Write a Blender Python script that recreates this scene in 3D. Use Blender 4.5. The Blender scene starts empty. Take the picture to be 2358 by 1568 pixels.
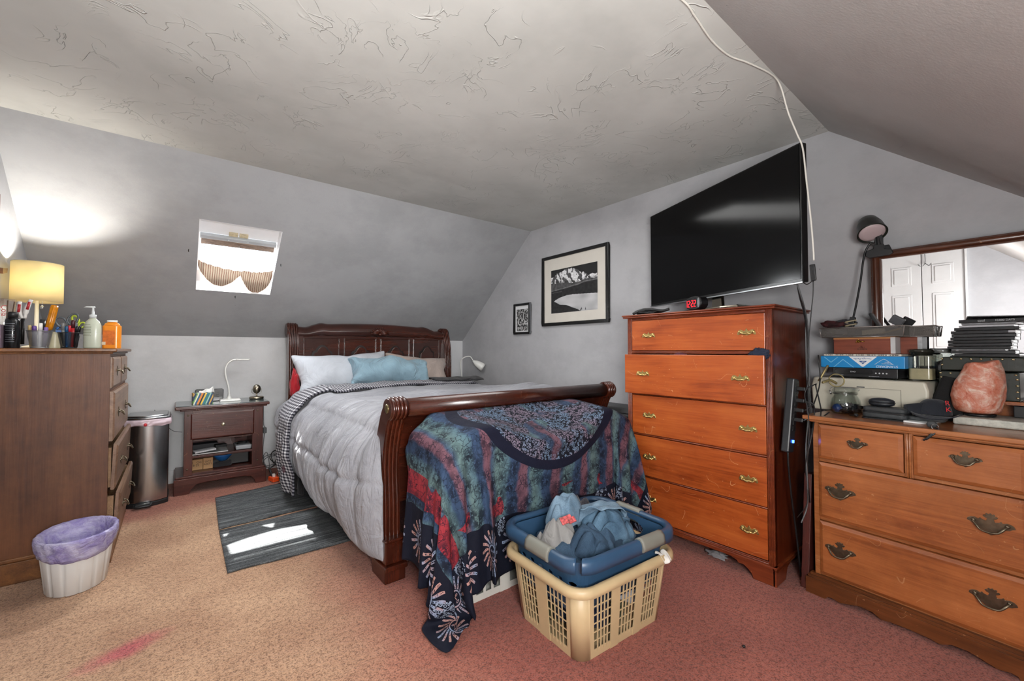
import bpy, bmesh, math, random
import numpy as np
from mathutils import Matrix, Vector, noise
PI=math.pi
R=math.radians
SC=bpy.context.scene
COL=SC.collection
random.seed(7)
def srgb(h,k=1.0):
    h=h.lstrip('#'); o=[]
    for i in (0,2,4):
        c=int(h[i:i+2],16)/255; c=c/12.92 if c<=.04045 else ((c+.055)/1.055)**2.4; o.append(min(1,c*k))
    return (o[0],o[1],o[2],1)
# ---------------------------------------------------------------- node expressions
class NT:
    def __init__(s,name):
        s.m=bpy.data.materials.new(name); s.m.use_nodes=True; s.nt=s.m.node_tree
        s.b=s.nt.nodes['Principled BSDF']; s.out=s.nt.nodes['Material Output']
    def new(s,t,**k):
        n=s.nt.nodes.new(t)
        for a,v in k.items(): setattr(n,a,v)
        return n
    def put(s,sock,v):
        if isinstance(v,X): s.nt.links.new(v.s,sock)
        elif hasattr(v,'is_output'): s.nt.links.new(v,sock)
        elif v is not None: sock.default_value=v
    def math(s,op,*a):
        n=s.new('ShaderNodeMath',operation=op)
        for i,v in enumerate(a): s.put(n.inputs[i],v)
        return X(s,n.outputs[0])
    def coord(s,kind='Object',scale=(1,1,1),rot=(0,0,0),loc=(0,0,0)):
        c=s.new('ShaderNodeTexCoord'); mp=s.new('ShaderNodeMapping')
        s.nt.links.new(c.outputs[kind],mp.inputs[0]); mp.inputs[1].default_value=loc; mp.inputs[2].default_value=rot; mp.inputs[3].default_value=scale
        return mp.outputs[0]
    def geo(s):
        return s.new('ShaderNodeNewGeometry').outputs['Position']
    def xyz(s,vec):
        n=s.new('ShaderNodeSeparateXYZ'); s.nt.links.new(vec,n.inputs[0]); return [X(s,o) for o in n.outputs]
    def comb(s,x,y,z):
        n=s.new('ShaderNodeCombineXYZ'); s.put(n.inputs[0],x); s.put(n.inputs[1],y); s.put(n.inputs[2],z); return n.outputs[0]
    def noise(s,vec,scale=5,detail=3,rough=.5,dist=0):
        n=s.new('ShaderNodeTexNoise'); s.nt.links.new(vec,n.inputs['Vector'])
        n.inputs['Scale'].default_value=scale; n.inputs['Detail'].default_value=detail; n.inputs['Roughness'].default_value=rough; n.inputs['Distortion'].default_value=dist
        return X(s,n.outputs[0])
    def vor(s,vec,scale=5,feature='F1',out='Distance',rnd=1):
        n=s.new('ShaderNodeTexVoronoi',feature=feature); s.nt.links.new(vec,n.inputs['Vector']); n.inputs['Scale'].default_value=scale; n.inputs['Randomness'].default_value=rnd
        return X(s,n.outputs[out])
    def ramp(s,f,stops,interp='LINEAR'):
        n=s.new('ShaderNodeValToRGB'); n.color_ramp.interpolation=interp; cr=n.color_ramp
        while len(cr.elements)<len(stops): cr.elements.new(.5)
        for e,(p,c) in zip(cr.elements,stops): e.position=p; e.color=c if len(c)==4 else (*c,1)
        s.put(n.inputs[0],f); return n.outputs[0]
    def mix(s,f,a,b):
        n=s.new('ShaderNodeMix',data_type='RGBA'); s.put(n.inputs[0],f); s.put(n.inputs[6],a); s.put(n.inputs[7],b); return n.outputs[2]
    def mulc(s,a,b,f=1.0):
        n=s.new('ShaderNodeMix',data_type='RGBA',blend_type='MULTIPLY'); s.put(n.inputs[0],f); s.put(n.inputs[6],a); s.put(n.inputs[7],b); return n.outputs[2]
    def bump(s,h,dist=.002,strength=1.0,prev=None):
        n=s.new('ShaderNodeBump'); n.inputs['Strength'].default_value=strength; n.inputs['Distance'].default_value=dist
        s.put(n.inputs['Height'],h)
        if prev: s.nt.links.new(prev,n.inputs['Normal'])
        return n.outputs[0]
    def fin(s,color=None,rough=None,metal=None,normal=None,**k):
        I=s.b.inputs
        if color is not None: s.put(I['Base Color'],color)
        if rough is not None: s.put(I['Roughness'],rough)
        if metal is not None: s.put(I['Metallic'],metal)
        if normal is not None: s.nt.links.new(normal,I['Normal'])
        for a,v in k.items(): s.put(I[a.replace('_',' ')],v)
        return s.m
class X:
    def __init__(s,t,k): s.t=t; s.s=k
    def __add__(s,o): return s.t.math('ADD',s,o)
    __radd__=__add__
    def __sub__(s,o): return s.t.math('SUBTRACT',s,o)
    def __rsub__(s,o): return s.t.math('SUBTRACT',o,s)
    def __mul__(s,o): return s.t.math('MULTIPLY',s,o)
    __rmul__=__mul__
    def __truediv__(s,o): return s.t.math('DIVIDE',s,o)
    def __gt__(s,o): return s.t.math('GREATER_THAN',s,o)
    def __lt__(s,o): return s.t.math('LESS_THAN',s,o)
    def abs(s): return s.t.math('ABSOLUTE',s)
    def sin(s): return s.t.math('SINE',s)
    def frac(s): return s.t.math('FRACT',s)
    def pow(s,p): return s.t.math('POWER',s,p)
    def max(s,o): return s.t.math('MAXIMUM',s,o)
    def min(s,o): return s.t.math('MINIMUM',s,o)
    def sqrt(s): return s.t.math('SQRT',s)
    def clamp(s):
        r=s.t.math('ADD',s,0.0); r.s.node.use_clamp=True; return r
    def sstep(s,a,b):
        n=s.t.new('ShaderNodeMapRange',interpolation_type='SMOOTHSTEP'); s.t.put(n.inputs[0],s)
        n.inputs[1].default_value=a; n.inputs[2].default_value=b; return X(s.t,n.outputs[0])
# ---------------------------------------------------------------- materials
def plain(name,h,rough=.5,metal=0,var=.12,vs=8,bump=0,bs=80,k=1.0,spec=None,coat=0,stretch=(1,1,1),dirt=0,**kw):
    t=NT(name); v=t.coord('Object',stretch); c=srgb(h,k)
    n=t.noise(v,vs,4,.6)
    lo=tuple(x*(1-var) for x in c[:3]); hi=tuple(min(1,x*(1+var)) for x in c[:3])
    col=t.ramp(n,[(.3,lo),(.7,hi)])
    if dirt:
        d=t.noise(v,vs*2.7,6,.7); col=t.mulc(col,t.ramp(d,[(.35,(1-dirt,)*3),(.6,(1,1,1))]))
    nm=t.bump(t.noise(v,bs,3,.6),bump) if bump else None
    if spec is not None: kw['Specular_IOR_Level']=spec
    if coat: kw['Coat_Weight']=coat; kw['Coat_Roughness']=.15
    return t.fin(col,rough,metal,nm,**kw)
def wood(name,d,m,l,axis=0,rough=.38,scale=1.0,wear=.25,coat=.25,dirt=.0,scr=.5):
    t=NT(name); st=[9*scale]*3; st[axis]=1.1*scale
    v=t.coord('Object',tuple(st)); g=t.noise(v,2.2,7,.62,.6)
    st2=[60*scale]*3; st2[axis]=2.0*scale
    f=t.noise(t.coord('Object',tuple(st2)),2.5,4,.6)
    blot=t.noise(t.coord('Object'),4.5*scale,3,.6)
    h=g*.55+f*.25+blot*.3
    col=t.ramp(h,[(.40,srgb(d)),(.54,srgb(m)),(.70,srgb(l))])
    if wear:
        w=t.noise(t.coord('Object'),55,2,.9); w2=t.noise(t.coord('Object'),6,2,.5)
        k=(w>.705)*(w2>.5)*scr
        # fine curved scratches
        s1=((t.noise(t.coord('Object',(1,1,1),(.4,.9,.3)),7,1,.4)-.5).abs()<.0016)*(t.noise(t.coord('Object'),9,1,.5)>.58)*scr
        col=t.mix((k+s1).clamp()*.65,col,srgb('#e8b98a'))
    if dirt:
        dd=t.noise(t.coord('Object'),3,6,.75); col=t.mulc(col,t.ramp(dd,[(.35,(1-dirt,)*3),(.62,(1,1,1))]))
    nm=t.bump(f,.0006)
    return t.fin(col,rough,0,nm,Coat_Weight=coat,Coat_Roughness=.22)
def emit(name,h,s,base='#000000'):
    t=NT(name); n=t.noise(t.coord('Object'),20,1)
    return t.fin(t.mix(n*.1,srgb(base),srgb(h)),.5,0,None,Emission_Color=srgb(h),Emission_Strength=s)
# ---------------------------------------------------------------- mesh builder
def catmull(pts,n=6):
    P=[Vector(p) for p in pts]
    if len(P)<3: return P
    Q=[2*P[0]-P[1]]+P+[2*P[-1]-P[-2]]; o=[]
    for i in range(1,len(Q)-2):
        a,b,c,d=Q[i-1],Q[i],Q[i+1],Q[i+2]
        for k in range(n):
            t=k/n; o.append(.5*((2*b)+(c-a)*t+(2*a-5*b+4*c-d)*t*t+(3*b-a-3*c+d)*t**3))
    o.append(P[-1]); return o
class MB:
    def __init__(s): s.bm=bmesh.new(); s.sm=[]
    def _add(s,vs,fs,smooth=False):
        v=[s.bm.verts.new(p) for p in vs]
        for f in fs:
            try:
                q=s.bm.faces.new([v[i] for i in f]); q.smooth=smooth and len(f)<=4
            except ValueError: pass
        return s
    def box(s,x0,x1,y0,y1,z0,z1,tx=0,ty=0):
        # tx, ty: taper of the top
        return s._add([(x0,y0,z0),(x1,y0,z0),(x1,y1,z0),(x0,y1,z0),(x0+tx,y0+ty,z1),(x1-tx,y0+ty,z1),(x1-tx,y1-ty,z1),(x0+tx,y1-ty,z1)],
          [(3,2,1,0),(4,5,6,7),(0,1,5,4),(1,2,6,5),(2,3,7,6),(3,0,4,7)])
    def obox(s,c,size,rot=(0,0,0)):
        M=Matrix.Translation(c)@(Matrix.Rotation(rot[2],4,'Z')@Matrix.Rotation(rot[1],4,'Y')@Matrix.Rotation(rot[0],4,'X'))
        a,b,d=[q/2 for q in size]; vs=[M@Vector(p) for p in [(-a,-b,-d),(a,-b,-d),(a,b,-d),(-a,b,-d),(-a,-b,d),(a,-b,d),(a,b,d),(-a,b,d)]]
        return s._add(vs,[(3,2,1,0),(4,5,6,7),(0,1,5,4),(1,2,6,5),(2,3,7,6),(3,0,4,7)])
    def prism(s,poly,a0,a1,plane='xz'):
        f={'xz':lambda p,a:(p[0],a,p[1]),'yz':lambda p,a:(a,p[0],p[1]),'xy':lambda p,a:(p[0],p[1],a)}[plane]
        n=len(poly); vs=[f(p,a0) for p in poly]+[f(p,a1) for p in poly]
        return s._add(vs,[tuple(range(n)),tuple(range(2*n-1,n-1,-1))]+[(i,(i+1)%n,n+(i+1)%n,n+i) for i in range(n)])
    def tube(s,pts,r,seg=8,smooth=True,cat=0,caps=True):
        P=catmull(pts,cat) if cat else [Vector(p) for p in pts]
        n=len(P); rr=r if hasattr(r,'__len__') else [r]*n
        if len(rr)!=n: rr=[rr[min(len(rr)-1,int(i*(len(rr)-1)/(n-1)+.5))] for i in range(n)]
        up=Vector((0,0,1)); rings=[]; T0=(P[1]-P[0]).normalized()
        if abs(T0.z)>.95: up=Vector((1,0,0))
        for i in range(n):
            T=((P[min(i+1,n-1)]-P[max(i-1,0)])); 
            T=T.normalized() if T.length>1e-9 else T0
            A=up-T*up.dot(T); A=A.normalized() if A.length>1e-6 else Vector((0,1,0)); up=A; B=T.cross(A)
            rings.append([P[i]+(A*math.cos(k*2*PI/seg)+B*math.sin(k*2*PI/seg))*rr[i] for k in range(seg)])
        vs=[q for ring in rings for q in ring]; fs=[]
        for i in range(n-1):
            for k in range(seg): fs.append((i*seg+k,i*seg+(k+1)%seg,(i+1)*seg+(k+1)%seg,(i+1)*seg+k))
        if caps: fs+= [tuple(range(seg-1,-1,-1)),tuple((n-1)*seg+k for k in range(seg))]
        return s._add(vs,fs,smooth)
    def lathe(s,prof,c=(0,0,0),seg=28,M=None,smooth=True,sx=1,sy=1,fl=None):
        M=M or Matrix(); M=Matrix.Translation(c)@M; vs=[];n=len(prof)
        for (r,z) in prof:
            for k in range(seg):
                a=k*2*PI/seg; q=fl(a,r,z) if fl else r
                vs.append(M@Vector((q*math.cos(a)*sx,q*math.sin(a)*sy,z)))
        fs=[(i*seg+k,i*seg+(k+1)%seg,(i+1)*seg+(k+1)%seg,(i+1)*seg+k) for i in range(n-1) for k in range(seg)]
        if prof[0][0]>1e-5: fs.append(tuple(range(seg-1,-1,-1)))
        if prof[-1][0]>1e-5: fs.append(tuple((n-1)*seg+k for k in range(seg)))
        return s._add(vs,fs,smooth)
    def ball(s,c,r,seg=16,rot=None):
        if not hasattr(r,'__len__'): r=(r,r,r)
        m=max(6,seg//2); pr=[(math.sin(PI*i/m),-math.cos(PI*i/m)) for i in range(m+1)]
        M=(rot or Matrix())@Matrix.Diagonal((r[0],r[1],r[2],1))
        return s.lathe([(max(a,1e-6),b) for a,b in pr],c,seg,M)
    def grid(s,f,nu,nv,smooth=True,flip=False,uv=None):
        vs=[f(i/nu,j/nv) for j in range(nv+1) for i in range(nu+1)]; fs=[]
        for j in range(nv):
            for i in range(nu):
                a=j*(nu+1)+i; q=(a,a+1,a+nu+2,a+nu+1); fs.append(q[::-1] if flip else q)
        return s._add(vs,fs,smooth)
    def M(s,M):
        s.bm.transform(M); return s
def TR(x,y,z,rz=0,rx=0,ry=0): return Matrix.Translation((x,y,z))@Matrix.Rotation(rz,4,'Z')@Matrix.Rotation(ry,4,'Y')@Matrix.Rotation(rx,4,'X')
TM={}
def obj(name,mb,mat,parent=None,bevel=0,world=False,seg=2,solid=0,sub=0,clean=True):
    me=bpy.data.meshes.new(name)
    if clean: bmesh.ops.remove_doubles(mb.bm,verts=mb.bm.verts,dist=1e-6); bmesh.ops.recalc_face_normals(mb.bm,faces=mb.bm.faces)
    if world and parent is not None: mb.bm.transform(TM[parent].inverted())
    mb.bm.to_mesh(me); mb.bm.free()
    for m in (mat if isinstance(mat,(list,tuple)) else [mat]): me.materials.append(m)
    o=bpy.data.objects.new(name,me); COL.objects.link(o)
    if parent is not None: o.parent=parent; TM[o]=TM[parent].copy()
    else: TM[o]=Matrix()
    if sub: q=o.modifiers.new('sub','SUBSURF'); q.levels=q.render_levels=sub
    if solid: q=o.modifiers.new('sol','SOLIDIFY'); q.thickness=solid; q.offset=0
    if bevel: q=o.modifiers.new('bev','BEVEL'); q.width=bevel; q.segments=seg; q.limit_method='ANGLE'; q.angle_limit=R(40); q.harden_normals=False
    return o
def tag(o,label,cat,group=None,kind=None):
    o['label']=label; o['category']=cat
    if group: o['group']=group
    if kind: o['kind']=kind
    return o
def thing(name,label,cat,loc=(0,0,0),rz=0,group=None,ry=0,rx=0):
    o=bpy.data.objects.new(name,None); COL.objects.link(o); o.empty_display_size=.05
    M=TR(*loc,rz,rx,ry); o.matrix_world=M; TM[o]=M
    tag(o,label,cat,group); return o
def solo(name,mb,mat,label,cat,group=None,**k):
    o=obj(name,mb,mat,**k); me=o.data
    cs=[v.co for v in me.vertices]; c=Vector(((min(q.x for q in cs)+max(q.x for q in cs))/2,(min(q.y for q in cs)+max(q.y for q in cs))/2,min(q.z for q in cs)))
    me.transform(Matrix.Translation(-c)); o.location=c; TM[o]=Matrix.Translation(c)
    return tag(o,label,cat,group)
def struct(name,mb,mat,parent=None,**k):
    o=obj(name,mb,mat,parent,**k)
    if parent is None: o['kind']='structure'
    return o
def text(body,size,mat,name,parent,M,depth=.0004,align='CENTER'):
    cu=bpy.data.curves.new('t','FONT'); cu.body=body; cu.size=size; cu.extrude=depth; cu.align_x=align; cu.align_y='CENTER'
    o=bpy.data.objects.new('t',cu); COL.objects.link(o)
    dg=bpy.context.evaluated_depsgraph_get(); me=bpy.data.meshes.new_from_object(o.evaluated_get(dg)); me.transform(M)
    bpy.data.objects.remove(o); bpy.data.curves.remove(cu)
    me.materials.clear(); me.materials.append(mat); q=bpy.data.objects.new(name,me); COL.objects.link(q); q.parent=parent; TM[q]=TM[parent].copy(); return q
def dec(d):
    sh,step,q=d; return (np.cumsum(np.array(q).reshape(3,-1).T,axis=0)*step).reshape(sh)
def sheet(name,arr,mat,parent=None,sub=1,uvsize=None,solid=0):
    ny,nx=arr.shape[:2]; v=[tuple(map(float,p)) for p in arr.reshape(-1,3)]
    f=[(j*nx+i,j*nx+i+1,(j+1)*nx+i+1,(j+1)*nx+i) for j in range(ny-1) for i in range(nx-1)]
    me=bpy.data.meshes.new(name); me.from_pydata(v,[],f); uv=me.uv_layers.new(name='UVMap')
    U,V=uvsize or (1,1)
    for l in me.loops:
        k=l.vertex_index; uv.data[l.index].uv=((k%nx)/(nx-1)*U,(k//nx)/(ny-1)*V)
    for p in me.polygons: p.use_smooth=True
    me.materials.append(mat); o=bpy.data.objects.new(name,me); COL.objects.link(o)
    if parent is not None: o.parent=parent; me.transform(TM[parent].inverted()); TM[o]=TM[parent].copy()
    else: TM[o]=Matrix()
    if sub: q=o.modifiers.new('sub','SUBSURF'); q.levels=q.render_levels=sub
    if solid: q=o.modifiers.new('sol','SOLIDIFY'); q.thickness=solid; q.offset=0
    return o
def look(o,tgt):
    d=Vector(tgt)-o.location; o.rotation_euler=d.to_track_quat('-Z','Y').to_euler()
MTILT=1.2
DATA_batik=((28, 57, 3),0.001,[
776,39,35,32,36,16,36,2,-30,6,16,-3,10,27,29,35,30,-28,-2,25,32,41,43,42,43,43,43,43,42,43,43,43,43,43,43,42,43,42,41,35,29,-32,-16,32,33,-2,-4,21,-7,35,23,10,25,-1,-17,-17,-11,-1257,32,31,35,34,31,31,-2,-30,7,22,-6,12,25,31,34,37,
-21,-5,25,33,41,43,42,43,43,42,43,43,42,43,43,42,43,43,42,43,42,41,35,31,-33,-11,34,29,-3,10,15,-10,32,8,30,31,17,-19,-11,-12,-1298,41,30,33,9,30,30,5,-22,3,33,-4,3,30,29,35,37,-10,-8,24,33,42,42,43,43,42,42,43,43,42,43,42,43,42,43,
42,43,42,41,36,31,-33,-6,37,22,-8,28,8,5,30,3,31,29,28,-12,-8,-10,-1336,42,34,41,24,-15,24,30,-19,-9,29,11,-7,32,27,37,34,-1,-9,24,34,42,42,43,42,42,43,42,42,43,43,42,42,43,42,43,42,42,41,38,31,-33,-1,39,12,-2,35,6,17,22,12,28,33,27,
-1,-5,-10,-1370,41,43,33,14,-15,10,32,12,-22,14,28,-10,28,26,39,31,9,-10,24,35,41,43,42,42,43,42,42,42,43,43,42,42,42,42,43,42,42,41,39,31,-33,5,39,1,15,31,0,31,17,22,31,20,2,-3,-4,6,-1369,42,28,14,17,22,-5,15,32,-13,-5,34,-2,17,29,
39,29,18,-11,26,34,42,43,42,42,42,42,42,42,43,43,42,42,42,42,42,43,42,40,40,31,-33,12,36,-4,30,22,11,29,11,34,11,34,-25,-4,-6,10,-1329,8,-1,20,21,27,17,-4,28,18,-20,25,16,3,37,33,29,25,-10,26,35,42,42,42,42,43,41,42,42,43,43,42,42,
41,42,42,43,42,41,40,30,-31,19,29,1,37,9,29,20,20,29,9,6,-21,16,-8,18,-1307,-22,-31,21,23,26,28,4,10,33,-8,4,32,-3,37,31,30,31,-9,26,35,43,42,42,42,42,41,42,42,43,43,42,42,41,42,42,42,42,41,40,31,-29,26,18,14,35,10,33,13,32,15,11,-4,
-19,14,20,8,-1299,-24,-21,-21,12,27,24,28,-2,24,22,-13,32,4,30,30,34,34,-7,27,36,42,43,42,42,41,42,41,42,43,43,42,41,42,41,42,42,42,41,41,30,-26,32,8,29,28,20,26,19,32,8,0,-14,13,17,6,15,-1285,-22,-22,-20,-21,6,28,23,24,2,31,-1,16,
22,17,33,37,34,-3,27,37,42,43,42,41,42,40,43,41,43,43,42,41,41,42,41,42,42,42,40,30,-21,35,6,38,18,33,16,31,21,2,-14,10,18,21,-7,15,-1321,17,-2,-22,-20,-20,0,28,24,15,15,26,-3,34,10,35,37,34,3,27,39,42,42,43,41,41,42,40,42,43,43,42,
41,41,41,41,42,42,42,40,31,-16,33,15,38,19,31,19,34,8,-11,6,10,14,26,0,1,-1359,17,20,13,-13,-21,-19,-7,29,25,9,28,4,28,16,35,35,34,10,28,40,42,43,41,41,42,39,42,43,43,42,42,40,41,41,42,41,42,43,39,31,-7,26,27,33,28,21,32,22,-7,2,15,
12,-8,33,-12,-17,-1360,14,19,20,19,2,-19,-19,-12,30,24,10,28,11,30,28,34,34,19,28,41,42,42,42,41,39,42,42,43,42,43,43,40,39,40,41,42,42,43,39,32,2,22,36,27,34,22,34,3,-3,15,7,15,-17,5,0,14,-1347,-10,-5,8,17,19,17,-9,-20,-16,30,21,20,
15,35,23,37,36,23,30,42,42,42,42,39,41,41,43,42,43,43,42,42,41,36,40,42,42,42,39,35,12,21,40,27,28,33,22,-6,14,14,14,-16,-17,5,4,-4,-1288,-9,-10,-11,-8,3,16,19,9,-17,-18,29,17,29,24,29,38,38,27,32,42,43,42,41,38,41,42,43,42,43,43,42,
42,42,39,36,39,43,42,39,37,20,26,39,31,27,34,1,14,16,0,-16,-5,-2,9,11,14,-1316,4,-1,-3,-6,-10,-10,-2,14,18,-2,-20,28,21,27,38,35,38,33,35,42,43,42,37,41,42,41,43,43,43,42,43,43,40,39,39,37,40,43,39,40,25,33,35,32,35,18,13,12,-10,-10,
1,9,14,15,3,0,-1358,7,8,10,9,4,-1,-6,-11,-5,10,14,-13,27,31,34,38,39,39,39,41,43,38,41,42,42,41,42,42,43,42,42,43,40,38,38,41,40,40,41,41,32,39,36,35,33,15,2,-11,6,12,13,11,2,1,-2,-5,-1388,8,9,8,9,9,8,9,10,3,-3,-8,5,5,28,39,41,41,42,
47,42,41,41,40,38,42,42,42,42,43,42,43,42,42,37,40,39,37,40,45,42,44,38,39,41,16,1,6,14,9,2,-5,-3,-2,-2,-1,-6,-1346,-1,-1,0,1,2,4,5,7,9,9,9,11,0,25,42,40,40,42,45,44,40,40,40,41,42,42,42,43,43,43,43,42,43,42,38,35,40,40,41,44,45,38,
39,42,13,3,-1,-1,-1,0,0,0,-1,-1,0,2,-1302,-1,-1,-1,-2,-2,0,4,4,5,5,5,5,1,28,41,39,40,42,43,43,41,42,41,42,41,42,42,42,43,43,43,43,42,42,41,40,38,38,42,44,41,38,38,41,14,0,0,0,0,0,0,1,0,2,1,3,-1288,0,1,1,1,0,0,0,0,0,0,0,0,-2,29,40,39,
40,41,43,43,41,41,41,42,42,43,42,43,43,42,43,43,43,42,41,40,39,39,42,43,40,38,38,40,14,1,3,3,4,3,6,5,3,2,3,2,-1320,1,0,1,1,0,1,1,0,1,0,1,0,-2,29,40,39,39,41,43,42,42,41,42,42,42,42,43,43,42,43,43,43,42,42,42,41,40,40,41,43,39,38,38,
41,12,0,1,1,1,2,1,2,1,2,1,2,-1293,0,0,0,0,0,0,1,0,0,0,0,0,-2,28,40,39,40,41,42,42,42,41,42,42,43,42,43,43,43,42,43,43,43,42,42,41,41,40,41,43,39,38,38,41,10,0,0,0,1,0,0,0,0,-1,0,0,-1278,0,0,0,0,-1,0,-1,0,-1,0,0,1,1,27,40,39,39,41,42,
42,42,42,42,42,43,42,43,43,43,43,42,43,43,42,42,42,41,40,42,42,40,38,38,40,9,0,0,0,0,0,0,1,1,1,1,2,-1297,2,2,2,1,2,1,1,1,1,0,0,0,-2,27,40,39,39,41,42,43,41,42,43,42,43,42,43,43,43,43,43,42,43,43,42,42,41,41,42,42,40,38,38,40,7,6,2,
2,2,1,2,1,0,1,1,0,-1339,3,3,3,3,4,4,5,5,4,3,3,3,-2,26,40,39,40,40,43,42,42,42,43,42,43,43,42,43,43,43,43,42,43,43,43,42,41,41,43,43,40,37,38,40,5,0,0,0,0,0,0,0,0,0,0,0,-1293,2,3,2,2,2,2,3,2,2,2,1,0,-8,28,34,40,39,42,42,43,42,43,42,
43,42,43,43,42,43,43,43,43,42,43,43,42,43,42,42,43,41,38,36,34,9,0,-1,0,-1,0,1,0,0,0,0,0,-1257,2,1,0,1,0,0,-1,-2,-3,-5,-10,4,19,26,27,27,34,42,43,43,42,43,43,42,43,43,42,43,43,42,43,43,42,43,43,42,43,43,42,43,43,34,24,15,22,-1,2,2,
1,1,1,1,0,1,0,0,1340,18,23,21,8,31,16,-10,-29,-8,37,41,12,-19,0,24,-7,-32,-35,34,27,10,5,2,1,1,1,0,0,0,0,0,-1,0,-2,-2,-3,-6,-11,17,-6,-19,-32,-28,14,40,40,-23,-42,-7,30,39,8,-5,-38,-40,-41,-19,5,27,5,25,28,27,-27,-27,-29,29,41,37,-33,
2,22,-2,-37,-33,33,26,10,4,3,2,1,-1,-3,-2,-1,2,3,2,0,-2,-3,-3,-6,-12,16,-5,-19,-35,-24,24,40,31,-35,-41,20,22,-6,24,-2,-36,-37,-41,29,0,6,9,34,31,7,-12,-30,-36,7,40,41,-18,-6,17,8,-41,-31,33,25,9,5,3,2,-4,-5,-3,4,1,-3,-2,6,5,0,-3,-4,
-6,-12,13,-3,-19,-37,-17,31,39,14,-39,-34,18,39,-23,17,-4,-34,-35,-41,75,-1,4,-4,10,34,23,-9,-32,-35,-16,36,41,0,-15,11,19,-43,-31,33,25,9,4,3,-3,-7,1,7,2,0,0,-5,-7,6,6,-2,-4,-6,-12,9,1,-21,-38,-9,37,38,-6,-39,-22,28,36,-24,-5,0,-30,
-40,-41,122,-2,-2,-5,-28,25,34,6,-27,-30,-31,23,40,19,-28,10,24,-37,-33,32,25,8,4,0,-7,-1,8,-2,-5,-1,2,7,-4,-7,7,4,-3,-7,-12,6,3,-23,-37,1,38,33,-21,-40,-1,33,23,-21,-9,-22,-23,-36,-39,166,-4,-12,-31,-28,6,33,27,-8,-31,-35,-1,40,33,
-26,0,28,-32,-34,32,23,8,3,-5,-5,9,-2,-9,-4,-1,2,5,10,-5,-4,8,0,-6,-13,3,5,-24,-37,13,40,19,-31,-36,20,35,7,-34,-16,-22,-22,-35,-36,203,-11,-36,-22,-22,-12,23,35,13,-24,-31,-22,33,38,-11,-15,30,-24,-35,30,23,7,0,-8,6,2,-11,-7,-4,0,
0,5,9,9,-7,2,5,-4,-13,-1,8,-28,-32,23,39,3,-38,-19,30,29,-13,-34,-21,-26,-22,-32,11,180,-20,-24,-21,-18,-15,-8,32,31,-2,-32,-33,16,40,6,-25,27,-13,-38,30,22,5,-5,-2,7,-8,-11,2,6,2,-2,-7,1,12,4,-7,7,-1,-12,-4,9,-30,-27,32,33,-13,-39,
4,35,13,-31,-28,-34,-29,4,-17,24,122,-21,7,1,-24,-13,-17,2,34,21,-21,-33,-9,39,22,-28,19,-2,-40,29,21,3,-7,6,-2,-13,2,9,5,0,0,-4,-10,0,13,-3,0,4,-11,-7,10,-33,-18,38,21,-25,-29,22,30,-11,-36,-33,-31,-21,15,13,21,75,-9,2,9,5,-24,-12,
-17,14,34,5,-32,-28,29,33,-22,6,11,-42,28,19,-1,-3,5,-11,-4,12,2,-10,-2,1,6,4,-12,6,8,-5,5,-8,-11,12,-36,-5,39,7,-33,-11,32,13,-29,-37,-33,-24,4,13,27,22,65,-8,-18,-3,9,9,-23,-10,-16,25,28,-17,-35,8,39,-10,-7,21,-42,27,16,-4,3,-3,-10,
11,2,-14,4,1,-1,-7,11,4,-10,11,-1,2,-4,-14,13,-38,8,35,-6,-36,12,30,-11,-35,-36,-27,1,10,16,28,10,59,-10,0,-11,-15,4,11,-19,-8,-13,32,14,-32,-17,37,7,-18,24,-37,24,13,-3,3,-10,4,6,-17,-2,-2,2,5,7,-10,11,1,-4,9,-2,0,-16,13,-38,20,23,
-17,-23,28,11,-27,-36,-32,0,13,18,10,24,-15,75,-14,-6,0,-3,-19,-7,10,-14,-7,-5,33,-10,-32,21,24,-23,21,-29,22,8,0,-2,-6,9,-16,-8,0,5,-2,-3,3,12,-8,14,-4,4,2,1,-18,14,-37,30,11,-26,-2,28,-10,-36,-34,-1,17,12,0,14,18,1,67,-3,-12,-15,
-9,2,-10,-17,2,-8,-4,3,23,-29,-3,32,-17,12,-20,19,5,1,-7,7,-12,-9,9,5,3,0,-2,-5,-9,8,-4,15,-6,7,0,-16,13,-31,33,0,-29,20,10,-27,-36,-2,13,13,12,9,9,10,2,54,-7,-5,1,-9,-16,-9,0,-16,-10,-4,0,8,1,-23,27,-2,-5,-6,15,1,1,-2,-4,-7,11,3,-3,
-4,-2,1,6,2,-8,-3,-4,14,-1,2,-14,12,-22,24,-6,-17,23,-8,-37,-5,13,16,6,14,15,7,7,-4,68,-11,-12,-10,-10,-5,-4,-13,-11,-5,-18,-5,5,6,-19,5,15,-13,3,10,-1,-1,-1,-4,6,-9,-8,-6,-3,0,2,3,6,14,-4,-1,-5,11,1,-11,11,-12,7,-8,6,7,-26,-8,15,10,
12,15,12,1,4,12,12,26,3,2,-1,-7,-11,-12,-10,-4,-12,-14,-10,-11,2,0,-9,9,-6,6,0,0,0,-2,-3,-7,-1,6,-2,4,-1,-1,-3,0,-1,12,-8,7,-7,7,-6,6,0,-3,-6,9,-6,-10,14,10,14,9,4,10,13,13,12,11,-12,-4,-2,-1,1,2,3,-2,-7,-12,-12,-9,-14,-14,-11,1,0,
-1,-3,0,3,6,6,5,4,3,2,1,0,0,0,0,-1,-1,-1,2,-4,-9,-11,-3,-2,0,2,0,-3,10,10,13,6,10,11,6,4,0,5,4,12,24,-1,-2,-4,-4,-4,-6,-5,-5,-5,-5,-5,-4,-11,-10,0,-1,-2,-1,0,3,6,4,4,4,3,3,1,0,0,0,0,-1,-1,-3,-2,-2,-7,-6,-4,-6,1,1,1,-1,6,8,6,6,5,4,4,
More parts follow.
